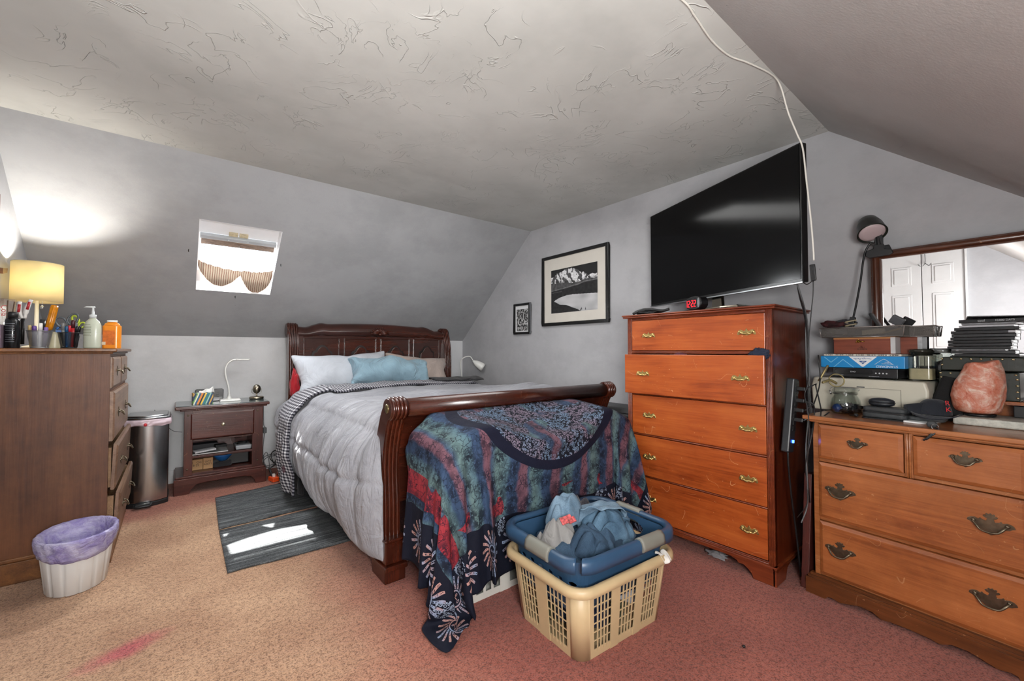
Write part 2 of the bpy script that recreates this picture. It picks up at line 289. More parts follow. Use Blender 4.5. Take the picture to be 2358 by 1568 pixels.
3,3,4,3,4,41,-2,-2,-1,-1,-1,-2,-5,-6,-6,-5,-6,-5,-6,-4,-1,-2,-1,-1,1,3,4,3,3,3,3,4,2,1,1,0,-1,-1,-2,-2,-3,-4,-4,-6,-5,-1,0,-1,1,0,4,6,4,5,4,5,4,5,4,5,4,3,35,-3,-3,-3,-3,-4,-3,-3,-3,-4,-3,-3,-4,-3,-2,-2,-1,-1,0,0,3,3,3,3,3,2,2,2,1,1,
1,0,0,-2,-2,-3,-4,-4,-5,-4,-3,0,0,0,0,4,4,3,4,4,3,3,2,3,3,3,3,49,-3,-3,-3,-3,-3,-4,-3,-3,-3,-3,-4,-3,-3,-3,-1,-1,-1,0,1,2,2,3,3,2,2,2,3,1,1,1,-1,-1,-1,-2,-3,-3,-4,-4,-4,-2,-1,0,0,0,2,1,2,2,1,2,2,3,2,2,3,3,62,-3,-4,-3,-3,-3,-3,-3,-3,
-4,-3,-3,-3,-3,-2,-1,-1,-1,0,1,2,2,2,3,2,2,2,2,1,1,0,0,-1,-1,-2,-2,-3,-4,-3,-4,-2,0,-1,0,-1,2,2,1,2,2,1,2,1,2,1,2,1,68,-3,-3,-3,-4,-3,-3,-3,-3,-3,-3,-4,-3,-3,-2,0,-1,0,-1,1,1,2,3,2,2,2,1,2,1,1,1,-1,0,-2,-2,-2,-2,-3,-4,-2,-2,-1,-1,0,
-1,1,2,2,2,1,2,1,2,1,2,1,1,64,-2,-2,-2,-3,-3,-3,-3,-3,-3,-3,-3,-3,-3,-2,-1,0,0,0,0,1,2,2,1,2,2,2,1,1,1,0,0,0,-1,-2,-2,-2,-3,-3,-2,-1,-2,-1,0,-1,1,1,1,1,1,2,1,1,1,2,1,1,47,-1,-1,-1,-1,-1,-1,-1,-2,-1,-1,-1,-2,-1,-3,0,0,0,0,0,1,2,1,1,
2,1,1,1,1,1,0,1,0,-1,-2,-1,-2,-3,-2,0,-3,-1,-2,-1,0,0,0,1,0,0,1,0,1,0,0,1,0,31,0,-1,0,0,0,0,0,1,1,1,2,4,4,-1,-1,0,1,0,1,0,0,1,1,0,2,1,0,0,1,0,0,1,1,-1,-2,-2,-2,-1,0,-1,-1,-3,-2,0,-1,0,-1,0,0,-1,0,0,0,-1,0,0,13,1,1,2,2,3,2,3,3,3,4,1,
4,-31,5,15,13,5,0,0,0,0,0,0,0,0,0,0,0,0,0,0,0,0,0,0,0,0,0,0,0,0,-5,-13,-23,6,20,1,0,1,0,0,1,0,0,-1,0,14,0,4,18,-20,11,-15,9,2,14,13,11,19,3,9,8,9,3,4,-3,-3,-2,-1,-1,-1,-1,-1,-1,0,0,0,1,1,1,1,1,2,1,2,1,0,1,-1,-5,-11,-14,-13,-14,-8,-13,
-18,2,11,-13,-3,0,0,0,19,-11,-9,8,-7,7,28,1,21,13,10,13,11,9,9,10,3,4,-3,-3,-1,-1,-1,-2,-1,-1,0,-1,0,0,1,1,1,2,1,1,2,1,1,1,1,-1,-6,-12,-15,-14,-13,-7,-20,-21,-13,17,-32,-1,0,0,0,8,26,-22,-11,1,26,30,9,22,17,11,11,12,10,9,9,5,4,-3,-3,
-1,-2,-1,-1,-1,-1,-1,-1,-1,1,1,2,1,1,1,2,1,2,1,1,0,-1,-7,-13,-14,-16,-11,-13,-23,-17,-15,-8,-30,9,-16,0,0,0,20,10,-5,3,25,26,20,21,21,12,11,12,11,8,10,5,4,-3,-2,-2,-1,-1,-2,-1,-1,-2,-1,0,1,1,2,1,2,1,1,2,1,1,1,1,-2,-8,-14,-14,-15,-12,
-17,-22,-21,-12,-20,-20,-19,-14,-5,2,0,1,26,22,12,21,27,23,21,21,15,11,12,11,9,9,7,4,-3,-3,-1,-2,-1,-1,-2,-2,-1,-1,0,0,2,1,2,2,1,2,1,2,1,1,1,-3,-9,-14,-15,-15,-11,-21,-22,-22,-19,-10,-26,-16,-22,-17,-9,-1,20,22,20,28,24,25,26,22,21,
18,11,12,11,10,9,7,4,-3,-2,-2,-1,-1,-2,-2,-1,-2,-1,0,0,1,3,2,1,2,1,2,2,1,1,0,-3,-10,-15,-15,-14,-14,-22,-21,-23,-16,-16,-25,-16,-23,-20,-37,21,8,29,31,30,27,24,26,24,21,21,13,11,11,11,8,8,5,-3,-3,-1,-1,-2,-2,-1,-3,-1,-1,0,0,1,2,3,2,
2,1,1,2,1,1,1,-4,-12,-15,-15,-13,-17,-22,-22,-22,-15,-21,-25,-24,-11,-37,-41,26,16,30,31,30,31,25,25,26,22,21,16,11,11,11,9,8,5,-3,-2,-1,-2,-1,-2,-2,-3,-2,-2,0,0,3,2,3,2,2,2,1,2,1,1,1,-5,-14,-15,-15,-13,-20,-22,-22,-22,-14,-25,-26,
-19,-25,-35,-63,25,37,37,31,31,30,30,24,26,24,22,18,12,11,12,9,8,6,-3,-2,-2,-1,-2,-2,-2,-3,-3,-2,0,0,2,4,2,4,2,1,2,1,2,1,0,-6,-14,-16,-14,-15,-22,-22,-22,-21,-16,-26,-28,-18,-39,-28,-75,35,36,37,37,32,30,31,28,25,25,23,21,14,11,11,
10,8,6,-3,-2,-1,-1,-2,-3,-2,-4,-2,-3,-1,1,2,3,5,2,3,2,2,1,2,1,0,-8,-15,-16,-13,-18,-22,-23,-21,-21,-21,-26,-33,-32,-23,-29,-82,38,36,36,37,37,33,30,31,26,25,25,22,17,11,11,11,8,7,-3,-2,-1,-2,-2,-3,-3,-3,-5,-1,-1,1,2,4,4,4,3,2,1,2,2,
0,1,-11,-15,-15,-14,-21,-22,-22,-21,-21,-25,-33,-35,-27,-32,-10,-101,38,37,38,37,37,37,34,30,31,25,25,23,20,12,12,11,8,7,-2,-2,-1,-2,-3,-3,-3,-6,-2,-2,0,0,1,5,4,4,4,2,2,2,2,0,0,-13,-15,-15,-16,-22,-22,-22,-21,-23,-33,-35,-38,-19,-33,
-20,-98,38,38,38,38,37,37,37,35,29,31,25,24,22,14,12,11,9,7,-1,-2,-2,-2,-2,-4,-6,-3,-2,-3,0,0,0,4,6,5,4,3,2,2,2,-1,0,-14,-16,-14,-19,-23,-22,-21,-22,-33,-38,-38,-24,-33,-31,-37,-87,41,41,39,38,38,38,37,37,36,29,29,25,24,18,11,12,9,
7,-1,-1,-2,-2,-4,-5,-5,-5,-3,-2,-1,0,1,4,3,9,6,3,3,1,3,-1,-2,-15,-16,-15,-21,-22,-22,-21,-33,-38,-38,-35,-38,-40,-38,-40,-66,41,41,41,41,39,39,38,38,37,37,28,29,24,22,12,12,10,8,-1,-2,-1,-3,-4,-8,-6,-2,-3,-2,-2,-1,2,1,3,8,10,5,3,2,
3,-2,-4,-15,-16,-16,-23,-22,-21,-32,-38,-39,-39,-40,-40,-39,-40,-39,-64,41,41,40,42,41,41,40,39,38,38,37,28,29,23,15,12,11,8,0,-2,-2,-3,-9,-5,-5,-6,-3,-2,-1,0,1,1,7,5,8,9,5,2,3,-2,-7,-16,-14,-20,-23,-21,-31,-38,-40,-40,-40,-40,-39,
-40,-41,-41,-67,42,42,41,42,41,41,41,41,41,39,38,39,29,23,21,13,12,7,2,-2,-2,-9,-6,-5,-6,-11,0,-5,0,0,4,2,6,2,14,6,9,4,2,-3,-10,-14,-16,-22,-22,-30,-40,-40,-40,-40,-40,-40,-41,-41,-40,-41,-71,42,42,42,41,42,42,42,41,41,41,41,40,40,
34,17,17,13,10,4,-3,-11,-11,-15,-18,-9,-8,2,-5,0,3,-3,5,5,12,8,12,19,16,2,-4,-12,-17,-18,-19,-36,-40,-40,-40,-40,-42,-42,-42,-42,-42,-43,-39,-73,43,43,42,43,43,42,42,42,42,41,42,40,41,34,12,17,17,13,4,-7,-15,-15,-14,-12,-10,-8,-5,-2,
0,0,1,1,4,8,17,24,14,12,11,-3,-14,-21,-20,-14,-39,-40,-43,-42,-42,-43,-42,-43,-42,-43,-42,-43,-69,43,42,43,43,42,43,42,42,43,42,42,42,43,27,15,17,17,12,4,-7,-12,-11,-10,-11,-10,-11,-8,-6,-1,0,1,4,5,8,11,16,20,17,8,-2,-15,-19,-20,-16,
-36,-42,-42,-43,-42,-43,-42,-43,-42,-43,-42,-43,-70,43,42,43,42,43,43,42,43,43,42,43,42,43,26,16,17,16,12,4,-6,-12,-12,-11,-11,-8,-6,-4,-3,-3,-2,-1,2,5,9,11,14,17,17,9,-4,-15,-19,-20,-15,-36,-43,-42,-43,-42,-43,-42,-42,-43,-42,-43,
-43,-70,42,43,43,42,43,43,42,43,42,43,43,42,44,26,15,17,17,11,5,-6,-11,-11,-9,-8,-9,-7,-7,-5,-3,0,1,4,7,8,9,12,16,15,8,-4,-15,-19,-20,-13,-38,-43,-43,-43,-42,-43,-43,-42,-43,-43,-42,-43,-68,42,43,42,43,43,42,43,43,42,43,43,42,43,27,
16,17,16,12,5,-6,-11,-10,-9,-8,-7,-6,-5,-4,-2,-1,1,3,5,7,9,12,14,15,7,-4,-16,-19,-20,-13,-40,-43,-42,-43,-43,-43,-42,-43,-43,-42,-43,-43,-67,43,43,42,43,42,43,43,42,43,43,42,43,43,28,15,17,17,12,4,-5,-10,-9,-9,-7,-6,-5,-5,-3,-2,-1,
1,3,5,7,9,9,12,14,7,-5,-16,-19,-20,-14,-40,-43,-43,-43,-42,-43,-43,-43,-42,-43,-43,-42,-66,43,42,43,43,42,43,42,43,43,42,43,43,43,28,16,17,16,12,5,-5,-10,-8,-6,-6,-7,-4,-4,-2,-2,-1,1,1,4,6,8,9,11,14,6,-6,-15,-20,-19,-16,-41,-43,-42,
-43,-43,-43,-42,-43,-43,-43,-42,-43,-65,43,42,43,42,43,42,43,42,43,43,43,42,44,30,15,17,17,12,5,-5,-9,-6,-7,-6,-2,-2,-4,-2,-2,0,0,0,1,4,7,8,11,14,6,-8,-14,-20,-20,-17,-42,-43,-43,-43,-43,-42,-43,-43,-43,-42,-43,-43,-66,42,43,43,42,
43,43,43,42,43,43,43,42,42,30,24,16,15,8,1,-2,-4,-3,-3,-1,-5,-3,0,-1,-1,0,0,-1,-1,1,3,5,6,7,7,-2,-9,-20,-19,-25,-41,-42,-43,-43,-43,-42,-43,-43,-43,-42,-43,-43,-68,43,42,43,43,42,43,43,42,43,42,41,42,22,29,30,31,26,0,0,0,0,0,0,0,0,
0,0,0,0,0,0,0,0,0,0,0,0,0,0,0,0,-26,-32,-32,-33,-29,-43,-42,-43,-43,-42,-43,-43,-43,-42,-43,])
DATA_pile0=((13, 16, 3),0.002,[
83,5,-6,-1,-7,-8,-15,-22,-25,-6,12,15,20,13,20,7,-14,-2,-1,-3,-1,-11,-11,-15,-20,-10,15,22,13,10,19,12,-28,0,-9,-1,-5,-1,-12,-6,-11,-3,0,20,17,6,13,15,-37,10,-13,-2,-4,-12,-1,-4,-4,-7,8,16,16,4,14,18,-49,10,2,-21,-9,-8,-3,-3,-7,7,16,
12,18,12,15,19,-72,6,14,-10,-21,-19,0,0,6,14,15,11,15,12,17,14,-84,8,13,-4,-7,-24,-20,12,14,23,7,11,16,14,16,0,-87,5,8,7,-6,-8,-23,11,14,16,13,8,12,17,15,-11,-85,-5,10,12,-2,-5,-6,2,11,18,14,12,10,15,7,1,-97,-13,9,4,2,0,-4,19,11,18,
10,15,12,14,16,-6,-122,-11,5,2,6,8,11,15,10,7,16,19,12,16,13,3,-150,5,-3,3,4,14,23,19,4,15,10,13,12,18,8,-2,-153,-2,10,19,-4,15,19,21,16,7,9,21,12,1,8,4,-44,4,3,13,-5,-9,-11,4,-1,-8,-15,-6,-1,0,-3,13,16,15,-2,9,16,-15,-4,-12,-8,-8,
-1,0,0,-18,-10,6,38,9,1,5,10,6,-9,-14,-7,-18,-15,3,8,-18,4,-3,53,6,-4,5,17,-6,-1,-8,-18,-20,-13,-1,8,-19,9,8,53,6,-4,-1,-2,11,-5,-10,-17,-10,-12,-2,-10,-3,-8,6,72,-3,13,-8,5,-8,2,-9,-9,-10,-9,-4,-13,-4,-11,3,67,1,16,-5,-6,0,4,-4,-10,
-10,-13,-2,-12,-10,-4,-2,69,5,-2,16,-8,-4,8,-10,-10,-11,-7,-10,-5,-7,-5,-8,47,18,-7,10,17,-3,0,-7,-8,-11,-8,-7,-6,-12,-7,-8,33,18,0,5,11,16,6,-4,-11,-13,-5,-14,-9,-5,-14,-13,38,-2,17,8,9,13,8,-3,-10,-13,-12,-8,-6,-7,-9,-15,27,17,10,
10,14,8,2,-2,-7,-13,-4,-12,-8,-7,-13,-12,29,9,14,11,16,7,0,5,-12,-13,-6,-5,-11,-12,-8,-16,150,-16,-15,-11,-13,-7,0,11,-2,1,-4,-2,-2,14,-2,-12,56,-6,-19,-10,-11,-2,-11,-1,-4,-4,3,2,6,-1,0,-2,72,-15,-15,-11,-16,-15,8,-13,-10,-2,0,6,-4,
4,0,-3,84,-7,-13,-18,-10,-15,-16,-5,-8,-4,-11,6,5,-6,3,10,90,-7,-18,-5,-14,-14,-18,-9,-6,-16,2,-13,1,-1,6,12,95,-16,-8,-14,-5,-9,-18,-14,-12,-3,-3,-2,0,-16,3,16,95,-15,-5,-18,-17,-7,-7,-17,-4,2,9,-14,2,-9,-5,17,86,-7,-16,-10,-18,-19,
-6,-3,4,-11,12,-16,-10,-2,11,15,63,-3,-16,-12,-4,-20,-15,-9,5,-1,2,-7,-7,-3,19,20,35,1,-16,-13,5,-9,-18,-10,0,7,6,-3,-9,-3,6,19,47,-18,-11,-8,1,5,-11,-8,-2,7,7,-7,-16,-1,11,12,38,-5,-14,-5,-16,11,4,-7,-4,6,-15,-11,9,0,7,14,11,18,-9,
-6,-10,-10,-11,7,2,2,-16,0,6,9,5,9,])
DATA_pile1=((12, 16, 3),0.002,[
72,18,16,5,2,-14,14,0,-7,-19,-17,-4,5,-4,-12,4,12,10,11,16,-4,7,-5,-8,-4,-11,2,-4,-2,-8,-6,-9,13,9,15,7,-1,1,4,-9,-11,-15,4,16,-1,-2,-10,-14,21,-12,16,3,8,-11,5,-1,-8,-13,-6,10,6,10,-12,-15,3,4,7,-2,3,6,-9,3,-2,-9,1,3,5,-3,-7,-10,2,
-2,0,10,2,-2,-1,-4,0,-3,0,4,2,-10,9,-21,-1,4,2,1,4,1,0,-4,-7,-1,-1,5,7,1,3,-11,-23,10,5,-4,0,3,3,-3,-8,-5,7,5,10,10,-4,-11,-28,5,0,10,-12,6,5,-4,-12,-3,8,16,13,2,-2,-9,-33,0,5,1,-1,-4,5,0,-8,1,9,18,16,-11,-3,4,-43,-3,5,3,-5,-2,0,11,
-3,0,17,12,7,-11,-7,0,-37,0,7,-8,8,-10,4,13,9,-5,7,19,-6,8,-20,-7,-8,0,-9,4,20,8,13,22,-5,-9,-7,-2,-7,-5,-9,-10,-7,-8,-5,11,19,17,11,6,20,-10,-13,0,-16,0,-20,-12,-15,16,-5,13,17,11,18,6,4,7,-17,-2,-16,-18,-9,-17,-13,15,7,13,19,8,17,
14,2,-3,-15,-6,-15,-10,-17,-5,-27,12,20,13,17,16,7,16,15,-16,-13,-8,-8,-17,-8,-15,-32,20,18,10,18,12,12,12,19,-13,-15,-7,-13,-17,-11,3,-37,10,18,14,10,13,16,11,10,0,-16,-7,-11,-15,-13,7,-44,18,0,16,9,15,16,16,13,1,-12,-15,-9,-8,-8,
-11,-36,17,3,16,3,12,14,19,12,0,-14,-5,-4,-7,-7,-13,-42,19,0,10,17,9,7,10,16,12,-12,0,-4,-15,-7,-12,-35,-1,13,-3,14,12,17,-5,16,8,6,9,-18,-10,-17,-11,-31,14,7,-4,9,10,20,0,-5,17,5,-2,-9,-17,-3,-16,106,5,10,6,-7,-1,-6,-1,-17,-11,9,9,
17,-6,-7,-6,21,1,9,7,-5,-5,-10,-12,-6,-14,12,12,3,16,-9,-4,23,4,2,9,-9,-9,-4,-8,-14,-13,11,9,8,3,2,-1,28,3,5,0,-2,-12,-10,-8,-11,-6,-2,5,14,13,4,-4,20,10,6,-12,-8,2,-16,-6,-14,2,0,3,13,5,11,-9,27,-5,9,-8,2,-12,-10,-9,-5,-8,7,5,9,-3,
-10,6,28,3,0,-5,8,-12,-8,-8,-9,-14,8,17,-10,-12,-11,6,55,2,-21,7,7,-10,-5,-4,-8,-15,12,-4,-8,-14,-6,-7,65,8,-16,-13,16,-3,-11,-2,5,-11,-10,-2,-5,-15,0,2,68,-7,-14,-14,4,6,-4,-8,-6,-8,-5,-4,-12,-5,6,-1,80,-17,-12,-16,2,-3,0,-13,-2,-8,
-4,-4,2,-7,-7,16,58,5,-18,-17,-15,6,-3,-15,-4,-10,0,-3,19,3,-6,-8,])
DATA_pile2=((11, 13, 3),0.002,[
60,1,-3,-5,-2,-7,-19,-14,-8,-10,-16,-14,-11,91,-1,-1,0,-5,-4,-16,-7,-19,-6,-11,-17,-20,89,1,0,0,-9,-5,-7,-10,-10,-8,-14,-10,-20,77,2,-3,1,-6,5,-18,-7,-7,-8,-14,-11,-8,56,10,-4,-4,2,-7,0,-12,-11,-9,-5,-13,-7,55,-3,-2,-3,0,3,-13,-3,-8,
-9,1,0,-5,27,2,-1,-12,6,-6,-5,-4,-5,-2,-2,-10,12,16,0,-2,-8,-3,-9,-1,2,-6,2,2,1,-9,13,1,-4,-3,-2,-11,-1,-2,-2,0,2,1,12,-6,3,3,-1,-15,5,-3,-6,-8,3,5,2,6,-10,10,5,-3,-2,3,-5,-7,-20,7,4,4,12,-79,-3,7,16,8,8,0,3,1,-15,-9,-2,0,-11,-2,5,
9,14,11,6,-2,-5,-8,3,-12,-2,-16,-2,5,8,7,14,16,-10,9,-16,-2,-3,0,-24,-7,6,-1,15,8,11,7,-7,8,-3,-1,5,-50,8,-11,20,4,13,12,15,-9,-4,12,-1,8,-55,-4,0,4,10,5,20,9,3,-1,11,2,11,-81,4,18,-8,13,0,15,9,13,7,6,5,15,-105,7,9,18,8,-9,17,19,7,
9,8,11,12,-114,7,7,7,19,0,13,13,21,4,7,16,10,-120,11,14,5,8,9,12,14,7,10,15,12,10,-130,16,16,6,11,10,8,11,9,16,15,10,6,154,-17,-15,4,-18,15,10,3,11,2,3,-11,18,-3,-15,-13,-12,2,-12,15,7,6,6,18,-1,-10,8,-14,-11,-10,-2,-5,-9,12,8,9,7,
4,7,2,-16,-8,-14,-2,-22,10,3,5,13,8,11,14,-4,-17,-15,-2,-23,1,-11,12,7,10,12,11,7,12,-20,-10,-17,-8,-15,-2,1,15,10,12,8,16,7,-16,-8,-16,-11,-18,-17,7,11,18,7,17,6,10,-9,-12,-4,-16,-20,-11,-4,14,7,16,11,13,23,-17,-7,-19,-3,-14,-12,-5,
1,19,6,9,4,38,-6,-9,-17,-9,-7,-11,2,-6,9,-12,14,0,58,-6,-9,-6,-9,-8,-12,-3,0,0,-6,-16,-2,])
DATA_pile3=((10, 11, 3),0.002,[
-52,4,-1,8,-1,-2,5,17,-18,11,13,-55,18,5,-16,24,7,5,3,-3,-8,24,-69,6,16,10,7,15,11,8,2,-12,-4,-54,-1,11,9,18,16,19,12,-20,11,-12,-58,-2,2,8,9,17,24,1,-13,-9,19,-48,-7,6,4,6,-2,5,7,-7,-4,21,-40,8,12,0,-7,1,-16,2,-1,8,-4,-3,4,10,0,-9,
4,-7,-7,-3,20,-5,-24,3,8,6,0,-4,0,-13,0,5,21,-17,-15,23,-12,10,-9,-4,2,-6,-2,22,-44,-11,-7,-7,23,-18,2,8,-20,6,9,-10,16,-4,-12,14,3,-6,6,-11,5,-9,29,-26,2,16,5,-16,1,0,2,-1,-5,24,-7,-7,3,8,4,-11,-4,4,-4,-11,27,-6,-14,9,4,-4,-6,-1,11,
-9,0,15,-2,-4,-3,5,7,17,-1,-15,-18,0,29,-7,-10,2,4,6,37,-10,-26,-13,-20,57,-12,-1,-10,-7,4,17,5,-16,-15,-10,61,-10,-10,-15,-7,11,4,10,-15,-15,-10,48,-5,2,-10,-24,16,17,-21,-8,-9,4,139,-8,6,-22,10,5,1,-6,12,20,0,-3,-21,-15,-9,-9,17,
3,7,9,19,2,1,-12,-15,-21,-24,15,12,6,8,12,5,-8,13,-8,-12,-20,-15,11,16,8,9,0,-22,10,-6,6,5,-16,-15,16,19,10,6,-51,-2,-1,10,8,13,-13,16,8,11,11,-68,-1,-9,19,11,2,3,21,4,6,15,-59,-7,4,5,17,4,-10,11,7,-5,9,-23,-12,-7,5,7,6,6,6,15,-8,-4,
-8,-12,3,-27,1,15,-5,21,7,6,8,])
DATA_pillow=((332, 3),0.001,[
-322,44,42,46,44,42,31,47,46,41,46,47,46,42,44,45,-643,27,46,45,45,36,41,46,44,44,46,46,46,46,46,27,-621,18,38,45,46,38,45,47,46,44,46,47,46,46,38,19,-599,12,32,43,44,46,44,47,46,46,46,46,46,43,32,14,-564,-3,29,36,45,45,46,47,47,46,
47,46,45,41,24,11,-562,24,7,40,45,46,46,47,47,47,46,47,46,26,21,5,-541,5,31,36,45,46,47,46,47,47,46,47,46,22,20,-7,-526,6,27,42,45,46,46,47,46,47,46,46,45,40,23,8,-562,5,31,43,44,46,46,47,46,44,46,46,46,42,32,12,-594,18,39,45,45,41,
47,46,47,46,38,46,46,46,38,18,-616,28,46,45,35,45,47,46,47,41,37,46,46,46,46,27,-637,44,44,44,39,38,46,47,44,37,42,46,46,44,43,45,-613,46,45,46,33,42,47,45,45,46,45,45,47,45,-577,39,46,46,44,38,46,46,47,46,45,47,45,39,-570,33,43,45,
45,46,44,47,46,47,46,46,43,32,-555,25,41,45,45,47,46,47,47,46,46,46,40,22,-536,20,38,45,46,47,47,46,47,46,47,46,30,28,-531,18,38,46,46,46,47,46,47,46,47,46,29,17,-521,18,41,45,46,46,47,46,47,46,46,45,42,20,-549,32,43,45,46,46,47,45,
43,46,47,45,44,31,-564,38,45,46,43,46,47,40,42,47,46,46,46,38,-570,45,46,36,45,47,46,37,42,46,46,45,46,46,-236,15,19,9,14,19,-7,-4,2,-8,-7,-4,-4,-9,-14,-13,36,-4,5,9,12,30,-22,-2,12,-15,-6,-6,-2,-7,-2,6,36,-3,-4,2,3,12,-5,-1,0,-2,-2,
-3,-1,1,6,4,38,-3,-4,-2,-1,3,-1,1,3,-4,0,0,1,3,6,4,31,5,-5,-2,0,0,0,0,0,0,0,0,1,5,6,3,31,3,-4,0,0,0,0,0,0,0,0,0,0,3,6,-2,40,-4,2,1,0,0,0,-1,0,0,0,0,0,2,-8,10,35,5,0,2,0,0,0,0,-1,1,-1,0,-1,-4,-5,-2,52,0,4,2,0,-3,0,-1,0,0,2,0,-1,-3,-6,
-2,49,4,4,-2,-11,3,-3,-1,-1,-6,11,4,2,-1,-5,-4,50,5,-6,-11,-26,12,-1,-1,-4,-20,27,8,8,6,3,-6,51,-15,-15,-15,-21,3,-1,-1,-12,-3,19,9,4,15,11,15,-426,4,10,11,27,-20,-1,7,-11,2,-5,-11,-6,-1,38,-3,2,4,12,-5,1,-6,0,0,-3,-2,1,5,39,-4,-1,
0,0,2,0,-1,0,0,0,1,3,6,39,-4,-2,0,0,0,0,0,0,0,1,1,4,5,36,-1,0,-1,0,0,0,0,0,0,0,0,5,6,34,1,0,0,0,0,-1,0,0,1,0,0,-2,10,33,2,2,0,0,0,0,0,0,0,0,-1,-3,-5,48,4,2,0,-1,-3,0,-9,10,1,0,0,-2,-6,49,3,0,-6,-1,-2,-4,-8,10,0,5,4,0,-6,50,-6,-9,-26,
12,-2,-3,-22,21,8,5,7,7,3,0,0,0,0,0,3,-1,0,1,-2,-1,0,1,1,-1,0,0,-37,-6,-2,0,7,-7,1,4,-5,0,0,1,1,7,36,0,-43,-25,-11,-7,4,-3,0,0,0,2,2,4,10,25,42,0,-45,-33,-19,-13,-6,-2,3,4,-3,5,6,8,18,33,44,1,-46,-33,-28,-13,-10,-4,0,0,4,6,7,9,23,39,
45,-2,-41,-44,-24,-11,-9,-5,-2,1,2,5,5,6,35,41,46,-5,-46,-33,-30,-11,-8,-5,-3,-1,3,4,6,7,36,41,42,-2,-46,-37,-20,-13,-9,-3,-3,-2,1,7,8,11,23,40,46,-1,-46,-34,-18,-15,3,-4,-1,-2,-1,3,8,11,17,34,45,-1,-43,-25,-11,0,-3,0,-1,-1,2,-4,3,
6,9,26,43,-1,-35,-6,-2,5,-4,-1,0,0,3,-6,0,1,1,7,37,1,0,0,1,1,0,-1,0,0,-2,-1,0,-1,2,0,0,37,6,2,0,-3,5,0,0,-1,-4,1,2,0,-7,6,25,10,5,-1,4,-2,3,-2,-3,-1,-4,-9,-26,4,32,17,13,10,0,-2,-1,-3,-3,-5,-9,-17,-33,-1,39,21,13,11,6,0,-3,-4,-5,-6,
-9,-22,-40,-3,41,26,12,9,5,2,-1,-3,-4,-6,-5,-34,-36,-7,42,27,11,8,6,3,1,-4,-5,-7,-8,-34,-36,-4,43,21,12,9,6,3,3,-6,-8,-8,-9,-20,-40,-3,33,19,13,7,-3,4,-6,5,-5,-7,-9,-16,-33,-3,25,12,6,2,-1,-1,-4,4,-5,-1,-3,-10,-25,-6,6,3,-1,3,0,-1,
-6,4,0,-1,-1,-1,-5,])
# ================================================================ the room
XE,XW,YN,YS=2.817,-.745,4.52,-.60
ZK,ZC,YC,YR=1.226,2.322,3.215,.701
SL=(ZC-ZK)/(YN-YC)
def wallmat(name,h,var=.05,smudge=.12,k=1.0,bump=.0006,rough=.75):
    t=NT(name); v=t.coord('Object'); c=srgb(h,k)
    n=t.noise(v,1.7,5,.6); col=t.ramp(n,[(.35,tuple(x*(1-var) for x in c[:3])),(.65,tuple(min(1,x*(1+var)) for x in c[:3]))])
    d=t.noise(t.coord('Object',(1,1,1.4)),2.1,7,.7); col=t.mulc(col,t.ramp(d,[(.36,(1-smudge,)*3),(.55,(1,1,1))]))
    spk=t.vor(v,6.5); col=t.mix((spk<.018)*.6,col,srgb('#3a3a3c'))
    return t.fin(col,rough,0,t.bump(t.noise(v,90,3,.6),bump),Specular_IOR_Level=.3)
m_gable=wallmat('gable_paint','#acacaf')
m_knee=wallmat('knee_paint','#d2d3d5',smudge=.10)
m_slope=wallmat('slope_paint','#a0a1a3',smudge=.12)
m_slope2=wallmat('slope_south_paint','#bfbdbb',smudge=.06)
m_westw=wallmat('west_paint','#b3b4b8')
def trowel():
    t=NT('trowel_plaster'); v=t.coord('Object')
    warp=t.noise(v,2.0,3,.6)
    a=(t.noise(t.coord('Object',(1,1.3,1)),2.6,3,.5,1.6)-.5).abs()
    ridge=(1-a.sstep(.0,.009))*t.noise(v,4.5,2,.5).sstep(.50,.63)
    b=(t.noise(t.coord('Object',(1.4,1,1),(0,0,.7),(3,1,0)),4.6,3,.55,1.2)-.5).abs()
    r2=(1-b.sstep(.0,.010))*t.noise(t.coord('Object',loc=(4,2,0)),3.5,2,.5).sstep(.51,.63)
    h=ridge.max(r2)+t.noise(v,35,3,.6)*.06
    c=t.ramp(t.noise(v,1.1,4,.6),[(.35,srgb('#b4b4b0')),(.62,srgb('#c3c3bf'))])
    y=t.xyz(t.geo())
    d=t.noise(t.coord('Object'),1.6,5,.7); c=t.mulc(c,t.ramp(d,[(.34,(.90,.90,.90)),(.52,(1,1,1))]))
    return t.fin(c,.7,0,t.bump(h,.0028,.9),Specular_IOR_Level=.3)
m_ceil=trowel()
m_white=plain('white_trim_paint','#d9dadb',.45,var=.04,dirt=.06)
